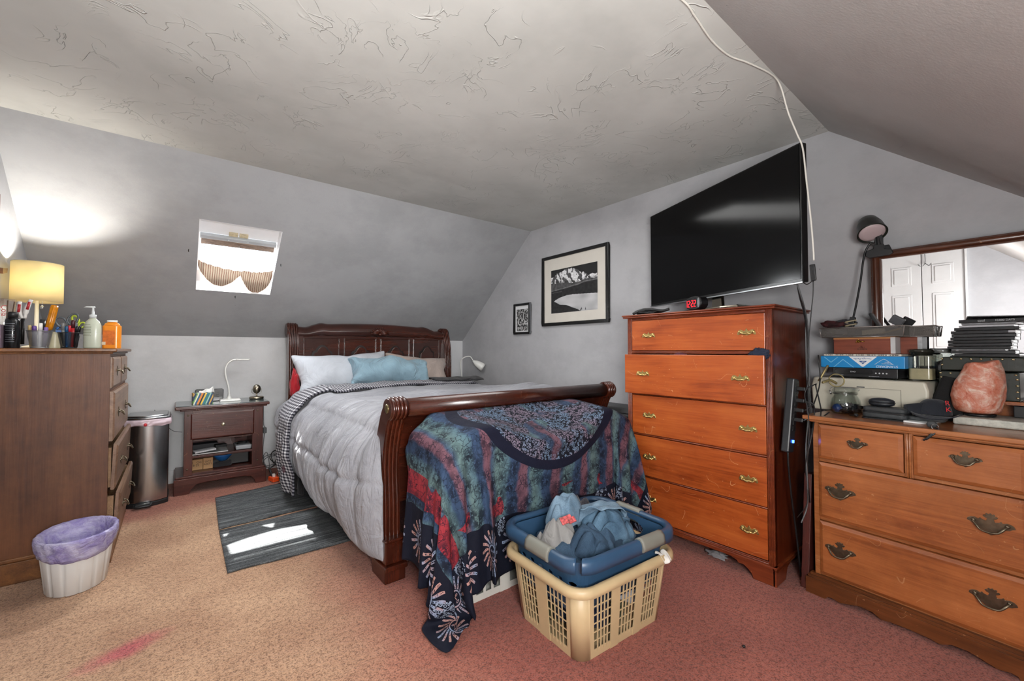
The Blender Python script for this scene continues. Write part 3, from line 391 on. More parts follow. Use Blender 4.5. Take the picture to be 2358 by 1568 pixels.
def carpet():
    t=NT('carpet_pile'); g=t.geo(); x,y,z=t.xyz(g)
    tan=t.ramp(t.noise(g,2.6,4,.6),[(.35,srgb('#a98469')),(.65,srgb('#c29f81'))])
    pink=t.ramp(t.noise(g,2.2,4,.6),[(.35,srgb('#93544a')),(.65,srgb('#a36052'))])
    # tan path down the middle: wear and light painted together; pink beside the furniture
    edge=(x*.9+(y-2.4)*-.12+t.noise(g,1.6,3,.6)*.7).sstep(.62,1.35)
    ne=(y+t.noise(g,3,3,.6)*.5-x*.25).sstep(3.75,4.1)
    col=t.mix(edge.max(ne*.8),tan,pink)
    d2=((x-.02)*(x-.02)*2.0+(y-2.18)*(y-2.18)*1.1).sqrt()
    dd=(((x+.13)*4.6).pow(2.0)+((y-2.115-(x+.13)*.3)*9.0).pow(2.0)).sqrt()+t.noise(g,14,3,.7)*.5
    col=t.mix((1-dd.sstep(.35,1.0))*.8,col,srgb('#b2505c'))
    sp=t.noise(g,170,2,.7); s2=t.noise(g,60,2,.6)
    col=t.mulc(col,t.ramp(sp*.65+s2*.35,[(.40,(.42,.37,.35)),(.50,(.92,.9,.88)),(.60,(1.12,1.1,1.08))]))
    h=t.noise(g,120,2,.6)*.6+t.noise(g,38,2,.6)*.5
    return t.fin(col,.95,0,t.bump(h,.010,.9),Specular_IOR_Level=.1,Sheen_Weight=.15)
m_carpet=carpet()
th=.10
struct('floor',MB().box(XW-th,XE+th,YS-th,YN+th,-.08,0),m_carpet)
struct('wall_east',MB().prism([(YS-th,-.08),(YN+th,-.08),(YN+th,ZK),(YC,ZC+th*1.3),(YR,ZC+th*1.3),(YS-th,ZK)],XE,XE+th,'yz'),m_gable)
struct('wall_west',MB().prism([(YS-th,-.08),(YN+th,-.08),(YN+th,ZK),(YC,ZC+th*1.3),(YR,ZC+th*1.3),(YS-th,ZK)],XW-th,XW,'yz'),m_westw)
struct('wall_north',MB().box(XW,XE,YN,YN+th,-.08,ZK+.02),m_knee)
struct('wall_south',MB().box(XW,XE,YS-th,YS,-.08,ZK+.05),m_knee)
struct('ceiling',MB().box(XW,XE,YR-.06,YC+.06,ZC,ZC+th),m_ceil)
# sloped walls; north one with the skylight opening
ox0,ox1,oy0,oy1=.112,.622,3.587,4.099
zy=lambda y: ZK+(YN-y)*SL
nrm=Vector((0,SL,1)).normalized()
def slab(mb,x0,x1,ya,yb,t0=0,t1=.13):
    P=[]
    for tt in (t0,t1):
        for (x,y) in ((x0,ya),(x1,ya),(x1,yb),(x0,yb)):
            P.append((x,y+nrm.y*tt,zy(y)+nrm.z*tt))
    mb._add(P,[(0,1,2,3),(7,6,5,4),(0,4,5,1),(1,5,6,2),(2,6,7,3),(3,7,4,0)])
mb=MB()
for a in ((XW,ox0,YN,YC),(ox1,XE,YN,YC),(ox0,ox1,YN,oy1),(ox0,ox1,oy0,YC)): slab(mb,*a)
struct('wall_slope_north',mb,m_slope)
mb=MB(); zs=lambda y: ZC-(YR-y)*.8365
mb._add([(XW,YR,ZC),(XE,YR,ZC),(XE,YS,zs(YS)),(XW,YS,zs(YS)),(XW,YR,ZC+.14),(XE,YR,ZC+.14),(XE,YS-.1,zs(YS)+.14),(XW,YS-.1,zs(YS)+.14)],[(0,1,2,3),(7,6,5,4),(0,4,5,1),(1,5,6,2),(2,6,7,3),(3,7,4,0)])
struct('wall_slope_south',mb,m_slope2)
struct('baseboard_north',MB().box(XW,XE,YN-.016,YN,0,.105).box(XW,XE,YN-.02,YN,0,.07),m_white,bevel=.004)
struct('baseboard_east',MB().box(XE-.016,XE,YS,YN-.02,0,.105),m_white,bevel=.004)
struct('baseboard_west',MB().box(XW,XW+.016,1.45,YN-.02,0,.105),m_white,bevel=.004)
# skylight: local frame u=x, v=up the slope, w=outward
win=bpy.data.objects.new('window_1',None); COL.objects.link(win); win['kind']='structure'
Mw=Matrix(((1,0,0,ox0),(0,-nrm.z,nrm.y,oy1),(0,nrm.y,nrm.z,zy(oy1)),(0,0,0,1))); win.matrix_world=TR(ox0,oy1,zy(oy1)); TM[win]=TR(ox0,oy1,zy(oy1))
def wobj(n,mb,m,p,**k): mb.M(Mw); return obj(n,mb,m,p,world=True,**k)
OW,OH=ox1-ox0,math.hypot(oy1-oy0,zy(oy0)-zy(oy1))
m_reveal=plain('skylight_white_reveal','#f2f3f5',.5,var=.03)
m_alu=plain('aged_window_bar','#b9bec2',.35,metal=.3,var=.08)
m_wthr=plain('weathered_sash','#8a7668',.7,var=.45,vs=18,dirt=.5,stretch=(1,6,6))
wobj('reveal',MB().box(0,.003,0,OH,0,.2).box(OW-.003,OW,0,OH,0,.2).box(0,OW,0,.003,0,.2).box(0,OW,OH-.003,OH,0,.2),m_reveal,win)
wobj('frame',MB().box(0,.035,0,OH,.10,.15).box(OW-.035,OW,0,OH,.10,.15).box(0,OW,0,.125,.10,.15).box(0,OW,OH-.173,OH,.085,.15),m_reveal,win,bevel=.003)
wobj('top_bar',MB().box(.012,OW-.012,OH-.200,OH-.170,.05,.085).ball((OW*.36,OH-.185,.048),.006,10).ball((OW*.60,OH-.185,.048),.006,10),m_alu,win,bevel=.003)
wobj('control_flap',MB().box(.02,OW-.02,OH-.265,OH-.204,.07,.09),m_wthr,win,bevel=.002)
wobj('rail',MB().tube([(.02,OH-.285,.06),(OW-.02,OH-.285,.06)],.0022,6).tube([(.04,OH-.285,.06),(.04,OH-.26,.07)],.002,6).tube([(OW/2,OH-.285,.06),(OW/2,OH-.25,.07)],.002,6).tube([(OW-.04,OH-.285,.06),(OW-.04,OH-.26,.07)],.002,6),m_alu,win)
wobj('latch_block',MB().box(OW*.36,OW*.47,OH-.165,OH-.135,.07,.10).box(OW*.49,OW*.60,OH-.165,OH-.135,.07,.10),plain('latch_cream','#cdbf9e',.5,var=.2,vs=30,dirt=.3),win,bevel=.002)
tg=NT('window_glass'); tr=tg.new('ShaderNodeBsdfTransparent'); gl=tg.new('ShaderNodeBsdfGlossy'); gl.inputs['Roughness'].default_value=.02; mx=tg.new('ShaderNodeMixShader'); mx.inputs[0].default_value=.06
tg.nt.links.new(tr.outputs[0],mx.inputs[1]); tg.nt.links.new(gl.outputs[0],mx.inputs[2]); tg.nt.links.new(mx.outputs[0],tg.out.inputs[0])
wobj('pane',MB().box(.03,OW-.03,.12,OH-.1,.118,.122),tg.m,win)
# striped curtain swag tied across the skylight
tc=NT('striped_curtain'); uvx=tc.xyz(tc.new('ShaderNodeUVMap').outputs[0]); uu,vv=uvx[0],uvx[1]
s1=((uu*34).frac()-.5).abs(); s2=((uu*34+.27).frac()-.5).abs()
cc=tc.mix(s1<.09,srgb('#a89a88'),srgb('#5e221c')); cc=tc.mix(s2<.05,cc,srgb('#54423a'))
tp=tc.new('ShaderNodeBsdfTranslucent'); tc.nt.links.new(cc,tp.inputs[0]); df=tc.new('ShaderNodeBsdfDiffuse'); tc.nt.links.new(cc,df.inputs[0]); mx=tc.new('ShaderNodeMixShader'); mx.inputs[0].default_value=.025
tc.nt.links.new(df.outputs[0],mx.inputs[1]); tc.nt.links.new(tp.outputs[0],mx.inputs[2]); tc.nt.links.new(mx.outputs[0],tc.out.inputs[0])
def swag(nu=90,nv=16):
    A=np.zeros((nv+1,nu+1,3))
    for j in range(nv+1):
        for i in range(nu+1):
            u=i/nu; v=j/nv
            top=.300-.060*math.sin(PI*u)**.6-.030*u
            k=u/.56 if u<.56 else (u-.56)/.44
            low=(.075 if u<.56 else .0)+0
            base=.27-.05*u
            depth=(.18*math.sin(PI*min(1,k))**.75 if u<.56 else .205*math.sin(PI*k)**.6)
            dip=.02*math.exp(-((u-.56)/.03)**2)
            bot=min(top-.015,base-depth-dip-.03)
            vv=top+(bot-top)*v
            fold=.005*math.sin(u*70+3*math.sin(u*9))*(1-.6*v)+.012*math.sin(PI*v)+ (.012*math.exp(-((u-.62)/.05)**2))
            A[j,i]=(.006+(OW-.012)*u, vv, .012+fold)
    A=A.reshape(-1,3); A=np.c_[A,np.ones(len(A))]@np.array(Mw).T
    return A[:,:3].reshape(nv+1,nu+1,3)
cur=sheet('curtain',swag(),tc.m,None,sub=1,uvsize=(1,.4)); tag(cur,'red and tan striped curtain swag tied across the small skylight','curtain')
m_blk=plain('black_plastic','#17181a',.45,var=.15); m_iron=plain('dark_iron','#1c1a19',.5,metal=.6,var=.2)
for (x,y,lb) in ((.06,3.80,'small black nail in the sloped wall left of the skylight'),(.655,3.83,'small black nail in the sloped wall right of the skylight'),(.375,4.13,'small black hook in the sloped wall just below the skylight')):
    z=zy(y); solo('wall_nail',MB().tube([(x,y,z),(x-.002,y-.010,z-.010),(x,y-.007,z-.020)],.0026,6),m_iron,lb,'nail')
# white folding closet door on the west wall, seen in the mirror
m_door=plain('white_door_paint','#cfd0d1',.4,var=.03)
dr=bpy.data.objects.new('door_1',None); COL.objects.link(dr); dr['kind']='structure'; dr.matrix_world=TR(XW+.001,.436,0,R(90)); TM[dr]=TR(XW+.001,.436,0,R(90))
LW=.316
for k in range(3):
    x0=k*LW+.002; x1=(k+1)*LW-.004
    mb=MB().box(x0,x1,-.030,-.002,.012,2.0)
    for (z0,z1) in ((.18,.86),(.98,1.56),(1.66,1.86)):
        a,b=x0+.075,x1-.075
        mb._add([(a,-.030,z0),(b,-.030,z0),(b,-.030,z1),(a,-.030,z1),(a+.012,-.022,z0+.012),(b-.012,-.022,z0+.012),(b-.012,-.022,z1-.012),(a+.012,-.022,z1-.012)],[])
        mb.box(a,b,-.036,-.030,z0,z1).box(a+.022,b-.022,-.042,-.030,z0+.022,z1-.022)
    obj('door_leaf',mb,m_door,dr,bevel=.004)
obj('door_frame',MB().box(-.014,0,-.045,0,0,2.03).box(3*LW,3*LW+.014,-.045,0,0,2.03).box(-.014,3*LW+.014,-.045,0,2.006,2.03),m_white,dr)
obj('dark_gap',MB().box(0,3*LW,-.003,0,0,2.008),m_blk,dr)
hk=tag(obj('door_hook',MB().tube([(XW+.047,1.17,2.0),(XW+.047,1.17,1.88),(XW+.06,1.20,1.85),(XW+.075,1.22,1.87)],.003,6,cat=4).tube([(XW+.047,1.17,1.88),(XW+.06,1.14,1.85),(XW+.075,1.12,1.87)],.003,6,cat=4).box(XW+.03,XW+.05,1.167,1.173,1.997,2.004).M(Matrix.Translation((0,-.45,0))),plain('hook_grey','#55585a',.35,metal=.8)),'grey double coat hook hanging over the white folding door in the mirror','hook')
# ================================================================ hardware
m_brass=plain('aged_brass','#cdb677',.34,metal=.9,var=.2,vs=60,dirt=.2)
m_antq=plain('antique_dark_brass','#6e6454',.36,metal=.9,var=.25,vs=50)
def outline(half,s=1,sz=None):
    sz=sz or s; h=[(x*s,z*sz) for x,z in half]; return h+[(-x,z) for x,z in h[::-1] if x>1e-6]
BR=[(0,.022),(.0035,.016),(.006,.011),(.012,.007),(.019,.0125),(.029,.0155),(.037,.011),(.042,.002),(.044,-.008),(.040,-.012),(.034,-.010),(.026,-.005),(.018,-.010),(.010,-.013),(0,-.014)]
def brass_pull(par,x,y,z):
    mb=MB().prism(outline(BR),-.003,0,'xz')
    for s in (-1,1): mb.ball((s*.031,-.004,.0025),(.0085,.004,.0085),12)
    mb.tube([(-.031,-.006,.002),(-.024,-.014,-.006),(-.012,-.020,-.003),(0,-.021,-.007),(.012,-.020,-.003),(.024,-.014,-.006),(.031,-.006,.002)],[.003,.0035,.0045,.0055,.0045,.0035,.003],8,cat=4)
    mb.M(TR(x,y,z)); return obj('handle',mb,m_brass,par,bevel=.0008,seg=1)
AQ=[(0,.045),(.005,.040),(.009,.043),(.0125,.040),(.010,.034),(.016,.036),(.019,.031),(.014,.026),(.008,.024),(.011,.014),(.022,.017),(.026,.022),(.030,.016),(.040,.020),(.050,.018),(.058,.012),(.060,.004),(.052,.001),(.046,-.004),(.036,-.006),(.028,-.016),(.018,-.024),(.008,-.030),(0,-.036)]
def antique_pull(par,x,y,z,s=.95):
    mb=MB().prism(outline(AQ,s),-.0022,0,'xz')
    for q in (-1,1):
        mb.ball((q*.042*s,-.005,.010*s),(.0065,.007,.0065),10)
    P=[(-.043,-.006,.010),(-.040,-.014,.006),(-.032,-.020,-.004),(-.022,-.024,-.016),(-.008,-.026,-.0195),(.008,-.026,-.0195),(.022,-.024,-.016),(.032,-.020,-.004),(.040,-.014,.006),(.043,-.006,.010)]
    mb.tube([(a*s,b,c*s) for a,b,c in P],[.0028,.0034,.0038,.003,.0036,.0036,.003,.0038,.0034,.0028],8,cat=3)
    mb.M(TR(x,y,z)); return obj('handle',mb,m_antq,par,bevel=.0006,seg=1)
def raised_panel(mb,x0,x1,z0,z1,y,thick,bev):
    # drawer front with bevelled lip, front face at y
    mb._add([(x0,y+bev*.55,z0),(x1,y+bev*.55,z0),(x1,y+bev*.55,z1),(x0,y+bev*.55,z1),(x0+bev,y,z0+bev),(x1-bev,y,z0+bev),(x1-bev,y,z1-bev),(x0+bev,y,z1-bev),
      (x0,y+thick,z0),(x1,y+thick,z0),(x1,y+thick,z1),(x0,y+thick,z1)],
      [(4,5,6,7),(0,1,5,4),(1,2,6,5),(2,3,7,6),(3,0,4,7),(8,9,1,0),(9,10,2,1),(10,11,3,2),(11,8,0,3),(11,10,9,8)])
def drawer_box(mb,x0,x1,y0,y1,z0,z1,t=.012):
    mb.box(x0,x0+t,y0,y1,z0,z1).box(x1-t,x1,y0,y1,z0,z1).box(x0,x1,y1-t,y1,z0,z1).box(x0+t,x1-t,y0,y1-t,z0,z0+.006)
# ---------------------------------------------------------------- tall orange chest of drawers
mO=wood('orange_maple_finish','#7f3413','#a54e20','#b8602b',0,.30,.8,coat=.35,scr=.8)
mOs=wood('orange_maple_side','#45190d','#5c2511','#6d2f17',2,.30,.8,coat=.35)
mOt=wood('orange_maple_trim','#52200f','#713017','#86401f',0,.35,1)
mRaw=wood('raw_drawer_wood','#6e5138','#8d6d4e','#a48462',0,.6,1,coat=0)
cs=thing('chest_of_drawers','tall orange maple five-drawer chest with brass pulls standing under the television','chest of drawers',(2.2,1.595,0),R(-90))
W_,D_,H_=.812,.46,1.30
obj('cabinet_body',MB().box(0,.018,.012,D_,.085,H_).box(W_-.018,W_,.012,D_,.085,H_).box(0,W_,D_-.008,D_,.085,H_).box(.018,W_-.018,.03,D_-.01,.085,.10),mOs,cs)
mb=MB()
for x0 in (0,W_-.028):
    mb.box(x0,x0+.028,0,.03,.085,H_)
    for k in range(4): mb.tube([(x0+.0045+k*.0063,-.0005,.09),(x0+.0045+k*.0063,-.0005,H_-.003)],.0026,6)
zr=[(1.103,1.283),(.847,1.079),(.604,.832),(.358,.590),(.108,.346)]
for (z0,z1) in ((.085,.102),(.348,.356),(.592,.602),(.834,.845),(1.084,1.100),(1.285,H_)):
    mb.box(.028,W_-.028,.004,.03,z0,z1).tube([(.028,.003,(z0+z1)/2),(W_-.028,.003,(z0+z1)/2)],min(.004,(z1-z0)/2),6)
obj('face_frame',mb,mOt,cs,bevel=.0012,seg=1)
obj('top_panel',MB().box(-.022,W_+.022,-.022,D_+.004,H_,H_+.010).box(-.027,W_+.027,-.027,D_+.006,H_+.010,H_+.020),mOt,cs,bevel=.005,seg=3)
def foot(mb,x0,x1,mir):
    # ogee bracket foot, front face; x0 outer, x1 inner end
    s=1 if x1>x0 else -1
    P=[(x0,.085),(x1,.085),(x1-s*.02,.068),(x1-s*.045,.060),(x1-s*.05,.050),(x1-s*.075,.052),(x1-s*.10,.036),(x1-s*.115,.018),(x1-s*.12,0),(x0,0)]
    return P
mb=MB()
for (a,b) in ((-.004,.215),(W_+.004,W_-.215)):
    P=foot(mb,a,b,0); mb.prism(P,-.008,.016,'xz')
for x in (-.008,W_-.010):
    mb.prism([(-.008,.085),(.20,.085),(.17,.062),(.13,.05),(.11,0),(-.008,0)],x,x+.018,'yz')
    mb.prism([(D_,.085),(D_-.14,.085),(D_-.12,.05),(D_-.10,0),(D_,0)],x,x+.018,'yz')
mb.box(-.012,W_+.012,-.014,.02,.076,.092).box(-.012,.01,-.014,D_,.076,.092).box(W_-.01,W_+.012,-.014,D_,.076,.092)
obj('bracket_base',mb,mOt,cs,bevel=.004)
for k,(z0,z1) in enumerate(zr):
    if k==1:
        dz=-.034; f=MB(); f.box(.002,W_-.022,dz,dz+.020,z0-.002,z1)
        d=obj('drawer',f,mO,cs,bevel=.003); d['label']='second drawer pulled open'
        g=MB(); drawer_box(g,.035,W_-.038,dz+.02,.36,z0+.012,z1-.012); obj('drawer_box',g,mRaw,d)
        yy=dz
    else:
        f=MB(); yy=.0015
        f.box(.031,W_-.031,yy,.022,z0,z1); d=obj('drawer',f,mO,cs,bevel=.0015)
    zc={0:1.191,1:.965,2:.717,3:.472,4:.226}[k]
    for x in (.148,.699): brass_pull(d,x-(.018 if k==1 else 0),yy,zc)
# clothes poking out of the open drawer
mNavy=plain('navy_cotton','#1b2438',.9,var=.2,bump=.0004,bs=300)
mMar=plain('maroon_cotton','#4a1e2a',.9,var=.2,bump=.0004,bs=300)
def crumple(c,size,seed,n=26,amp=.4,fr=3.0):
    def f(u,v):
        th=u*2*PI; ph=(v-.5)*PI; p=Vector((math.cos(ph)*math.cos(th),math.cos(ph)*math.sin(th),math.sin(ph)))
        k=1+amp*noise.noise(p*fr*.6+Vector((seed,0,0)))+amp*.6*(abs(noise.noise(p*fr+Vector((0,seed,3))))-.2)
        return (c[0]+p.x*size[0]*k,c[1]+p.y*size[1]*k,c[2]+p.z*size[2]*k)
    return f
solo('folded_cloth',MB().grid(crumple((2.186,.832,1.082),(.014,.045,.026),3,amp=.7,fr=4),36,18),mNavy,'navy blue garment poking out of the open second drawer at its right end','clothing')
solo('folded_cloth',MB().grid(crumple((2.189,1.24,1.077),(.012,.035,.013),9,amp=.5),24,12),mMar,'small maroon garment edge showing above the open second drawer','clothing')
# ---------------------------------------------------------------- low dresser on the right
mD=wood('honey_maple_finish','#7a3f1e','#a05c30','#b06a3c',0,.30,.8,coat=.4,dirt=.25,scr=.35)
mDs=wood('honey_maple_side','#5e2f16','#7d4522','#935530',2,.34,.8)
mDt=wood('honey_maple_trim','#74401f','#965a30','#b0744a',0,.30,1,coat=.4)
mDb=wood('honey_maple_base','#452412','#633619','#7a4524',0,.34,1,dirt=.2)
RZ=R(-90)-.1
ds=thing('dresser','low honey maple dresser with dark scrolled pulls and cluttered top','dresser',(2.277,.683,0),RZ)
BW=.71
obj('cabinet_body',MB().box(.030,.048,.03,.48,.09,.775).box(BW-.048,BW-.03,.03,.48,.09,.775).box(.03,BW-.03,.475,.48,.09,.775).box(.048,BW-.048,.05,.475,.09,.10),mDs,ds)
mb=MB()
mb.box(.030,.052,.018,.04,.09,.775).box(BW-.052,BW-.030,.018,.04,.09,.775)
for (z0,z1) in ((.085,.100),(.337,.352),(.600,.615),(.770,.778)): mb.box(.05,BW-.05,.024,.04,z0,z1)
mb.box(.346,.372,.020,.04,.60,.775); mb.tube([(.355,.019,.60),(.355,.019,.775)],.004,6).tube([(.363,.019,.60),(.363,.019,.775)],.004,6)
obj('face_frame',mb,mDt,ds,bevel=.0015,seg=1)
obj('top_panel',MB().box(.012,BW-.012,.004,.49,.776,.786).box(-.002,BW+.002,-.010,.495,.786,.805),mDt,ds,bevel=.006,seg=3)
sc_=[(0,0),(.075,0),(.085,.014),(.10,.016),(.13,.010),(.17,.022),(.20,.030),(.24,.028),(.27,.012),(.30,.018),(.36,.020)]
P=[(x,z) for x,z in sc_]; P=P+[(BW-x,z) for x,z in P[::-1]]
obj('base_plinth',MB().prism(P+[(BW,.072),(0,.072)],-.004,.018,'xz').box(0,.018,0,.47,0,.072).box(BW-.018,BW,0,.47,0,.072).box(.006,BW-.006,.002,.03,.072,.082).box(.014,BW-.014,.008,.03,.082,.092),mDb,ds,bevel=.004)
dz=[(.053,.344,.617,.768,[(.199,.704,.62)]),(.374,BW-.053,.617,.768,[(.515,.706,.72)]),(.053,BW-.053,.354,.598,[(.134,.482,.95),(.572,.492,.95)]),(.053,BW-.053,.102,.335,[(.131,.226,.95),(.572,.234,.95)])]
for (x0,x1,z0,z1,hs) in dz:
    f=MB(); raised_panel(f,x0,x1,z0,z1,.006,.03,.013); d=obj('drawer',f,mD,ds)
    for (x,z,s) in hs: antique_pull(d,x,.006,z,s)
# ---------------------------------------------------------------- dark chest on the left
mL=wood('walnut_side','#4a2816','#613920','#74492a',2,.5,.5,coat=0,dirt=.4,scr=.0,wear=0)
mLf=wood('walnut_front','#5f4433','#7d5f4b','#94765e',0,.42,.8,coat=.15,dirt=.3)
mLb=wood('walnut_base','#4a2b17','#6d4526','#86592f',0,.4,1,dirt=.2)
cl=thing('chest_of_drawers','dark walnut chest at the left edge with partly open drawers and crowded top','chest of drawers',(-.27,3.05,0),R(90))
LWd,LD=.86,.455
obj('cabinet_body',MB().box(0,.02,.0,LD,.11,1.085).box(LWd-.02,LWd,.0,LD,.11,1.085).box(0,LWd,LD-.008,LD,.11,1.085).box(.02,LWd-.02,.0,.03,.11,.125).box(.02,LWd-.02,.0,.03,.35,.365).box(.02,LWd-.02,.0,.03,.605,.62).box(.02,LWd-.02,.0,.03,.885,.90).box(.02,LWd-.02,0,.03,1.07,1.085).box(LWd/2-.01,LWd/2+.01,0,.03,.90,1.07),mL,cl)
obj('top_panel',MB().box(-.012,LWd+.012,-.012,LD+.005,1.085,1.095).box(-.022,LWd+.022,-.028,LD+.008,1.095,1.113),mLb,cl,bevel=.005,seg=3)
obj('base_plinth',MB().box(-.016,LWd+.016,-.018,.004,0,.10).box(-.016,.004,-.018,LD,0,.10).box(LWd-.004,LWd+.016,-.018,LD,0,.10).box(-.010,LWd+.010,-.012,.004,.10,.118).box(-.010,.004,-.012,LD,.10,.118).box(LWd-.004,LWd+.01,-.012,LD,.10,.118),mLb,cl,bevel=.004)
for (x0,x1,z0,z1,out,nh,tilt) in ((.022,LWd/2-.012,.902,1.068,.012,1,0),(LWd/2+.012,LWd-.022,.902,1.068,.012,1,0),(.022,LWd-.022,.622,.884,.020,2,0),(.022,LWd-.022,.367,.604,.030,2,2),(.022,LWd-.022,.127,.349,.042,2,2.5)):
    f=MB(); raised_panel(f,x0,x1,z0,z1,-out,.02,.012); f.M(TR(0,0,z0,0,R(tilt))@TR(0,0,-z0)); d=obj('drawer',f,mLf,cl)
    g=MB(); drawer_box(g,x0+.015,x1-.015,-out+.02,.38,z0+.01,z1-.02); obj('drawer_box',g,mRaw,d)
    for x in ([(x0+x1)/2] if nh==1 else [x0+.20,x1-.20]): antique_pull(d,x,-out-(z1-z0)*.5*math.tan(R(tilt)),(z0+z1)/2,.7)
# ---------------------------------------------------------------- nightstand
mN=wood('mahogany_finish','#2d110b','#47201a','#5a2b22',0,.32,1,coat=.3,scr=.5,dirt=.15)
mNv=wood('mahogany_upright','#2d110b','#45201a','#572a22',2,.32,1,coat=.3,scr=.5)
ns=thing('nightstand','dark mahogany nightstand with one drawer and two open shelves','nightstand',(0,4.11,0),0)
obj('side_post',MB().box(.058,.112,0,.36,.135,.635),mNv,ns,bevel=.002)
obj('side_post',MB().box(.508,.585,0,.36,.135,.635),mNv,ns,bevel=.002)
obj('back_panel',MB().box(.10,.52,.345,.355,.135,.635),mNv,ns)
obj('shelf',MB().box(.10,.52,.01,.345,.262,.280),mN,ns,bevel=.002)
obj('shelf',MB().box(.10,.52,.01,.345,.135,.150),mN,ns,bevel=.002)
obj('front_rail',MB().box(.10,.52,.004,.03,.605,.635).box(.10,.52,.010,.03,.395,.405),mN,ns)
obj('tabletop',MB().box(.030,.612,-.018,.385,.635,.648).box(.0,.628,-.034,.39,.648,.672),mN,ns,bevel=.006,seg=3)
P=[(0,0),(.095,0),(.108,.035),(.14,.066),(.20,.074),(.44,.074),(.50,.066),(.525,.035),(.535,0),(.61,0),(.61,.120),(0,.120)]
obj('base_plinth',MB().prism(P,-.022,-.002,'xz').box(0,.02,-.01,.37,0,.12).box(.59,.61,-.01,.37,0,.12).box(.008,.602,-.014,.36,.12,.135),mN,ns,bevel=.004)
f=MB(); raised_panel(f,.098,.520,.412,.612,-.012,.03,.008); d=obj('drawer',f,mN,ns)
obj('knob',MB().lathe([(.0001,.020),(.010,.0195),(.0145,.015),(.0145,.011),(.007,.008),(.005,0)],(0,0,0),20,TR(.305,-.012,.512,0,R(90))),plain('nickel_knob','#c9c2a8',.3,metal=.9),d)
for (x,z) in ((.08,.60),(.08,.185),(.545,.60),(.548,.185)): obj('screw_cap',MB().lathe([(.0001,.003),(.006,.003),(.007,0)],(0,0,0),14,TR(x,0,z,0,R(90))),m_antq,ns)
gt=NT('glass_sheet'); m_glass=gt.fin(gt.mix(gt.noise(gt.coord('Object'),3,2)*.2,(.9,.95,.93,1),(1,1,1,1)),.02,0,None,Transmission_Weight=1.0,IOR=1.45)
m_glasstop=plain('glass_top_reflective','#565f60',.08,var=.1,spec=.8)
obj('glass_top',MB().box(.006,.622,-.028,.384,.672,.677),m_glasstop,ns,bevel=.001,seg=1)
# ================================================================ sleigh bed
mB=wood('cherry_bed_finish','#240d07','#39170d','#4c1e10',0,.27,.7,coat=.4,scr=.1,wear=.2)
mBv=wood('cherry_bed_post','#240d06','#3b160b','#502010',2,.27,.7,coat=.4,scr=.1,wear=.2)
bx0,bx1=.79,2.46
m_groove_shade=plain('groove_shade','#140704',.5)
m_lip=wood('cherry_edge_lip','#4a2010','#6b3219','#8a4a28',0,.3,1,coat=.3,wear=0)
bed=thing('sleigh_bed','dark cherry sleigh bed with panelled headboard and scrolled footboard','bed',(1.62,3.15,0),0)
def B(n,mb,m,**k): return obj(n,mb,m,bed,world=True,**k)
# side profiles in (y,z): centre line of the S curve, thickness
def ribbon(pts,th):
    P=catmull([(0,a,b) for a,b in pts],6); L=[];Rr=[]
    for i,p in enumerate(P):
        T=(P[min(i+1,len(P)-1)]-P[max(i-1,0)]).normalized(); N=Vector((0,-T.z,T.y)); t=th(i/(len(P)-1))
        L.append((p.y+N.y*t/2,p.z+N.z*t/2)); Rr.append((p.y-N.y*t/2,p.z-N.z*t/2))
    return L,Rr
def strip(mb,L,Rr,x0,x1):
    n=len(L); vs=[]
    for x in (x0,x1): vs+=[(x,a,b) for a,b in L]+[(x,a,b) for a,b in Rr]
    fs=[]
    for o in (0,2*n):
        for i in range(n-1): fs.append((o+i,o+i+1,o+n+i+1,o+n+i))
    for i in range(n-1):
        fs.append((i,i+1,2*n+i+1,2*n+i)); fs.append((n+i,n+i+1,3*n+i+1,3*n+i))
    fs.append((0,n,3*n,2*n)); fs.append((n-1,2*n-1,4*n-1,3*n-1))
    return mb._add(vs,fs)
def BH(n,mb,m,**k): mb.M(Matrix.Translation((0,-.09,0))); return obj(n,mb,m,bed,world=True,**k)
# headboard: leans back, scroll at the top rolls towards the wall
HB=[(4.335,.10),(4.335,.55),(4.315,.85),(4.325,1.10),(4.365,1.25),(4.425,1.305)]
for x0,s in ((bx0,1),(bx1-.085,-1)):
    mb=MB(); L,Rr=ribbon(HB,lambda t:.10-.02*math.sin(PI*t)); strip(mb,L,Rr,x0,x0+.085)
    mb.tube([(x0-.003,4.40,1.29),(x0+.088,4.40,1.29)],.062,24)
    # reeds along the front face
    C=catmull([(0,a,b) for a,b in HB],8)
    for k in range(4):
        xx=x0+.013+k*.0197; pts=[]
        for i,p in enumerate(C):
            T=(C[min(i+1,len(C)-1)]-C[max(i-1,0)]).normalized(); t=.10-.02*math.sin(PI*i/(len(C)-1)); pts.append((xx,p.y-T.z*t/2*1.0,p.z+T.y*t/2))
        pts=pts[:-7]
        a0=math.atan2(pts[-1][2]-1.29,pts[-1][1]-4.40)
        for q in range(1,14):
            a=a0-(a0-(-.1 if a0>0 else -.1))*q/13 if a0>0 else (2*PI+a0)-((2*PI+a0)-0)*q/13
            pts.append((xx,4.40+.062*math.cos(a),1.29+.062*math.sin(a)))
        mb.tube(pts,.0088,8)
    BH('headboard_post',mb,mBv)
    BH('leg_block',MB().box(x0-.004,x0+.089,4.27,4.385,0,.16),mBv,bevel=.004)
def crest(x):
    u=(x-(bx0+.085))/(bx1-bx0-.17); q=abs(u-.5)*2
    return .055*max(0,1-q*q)**.8*.9+.012*math.exp(-((q-.72)/.06)**2)-.018*math.exp(-((q-.9)/.07)**2)
xa,xb=bx0+.08,bx1-.08
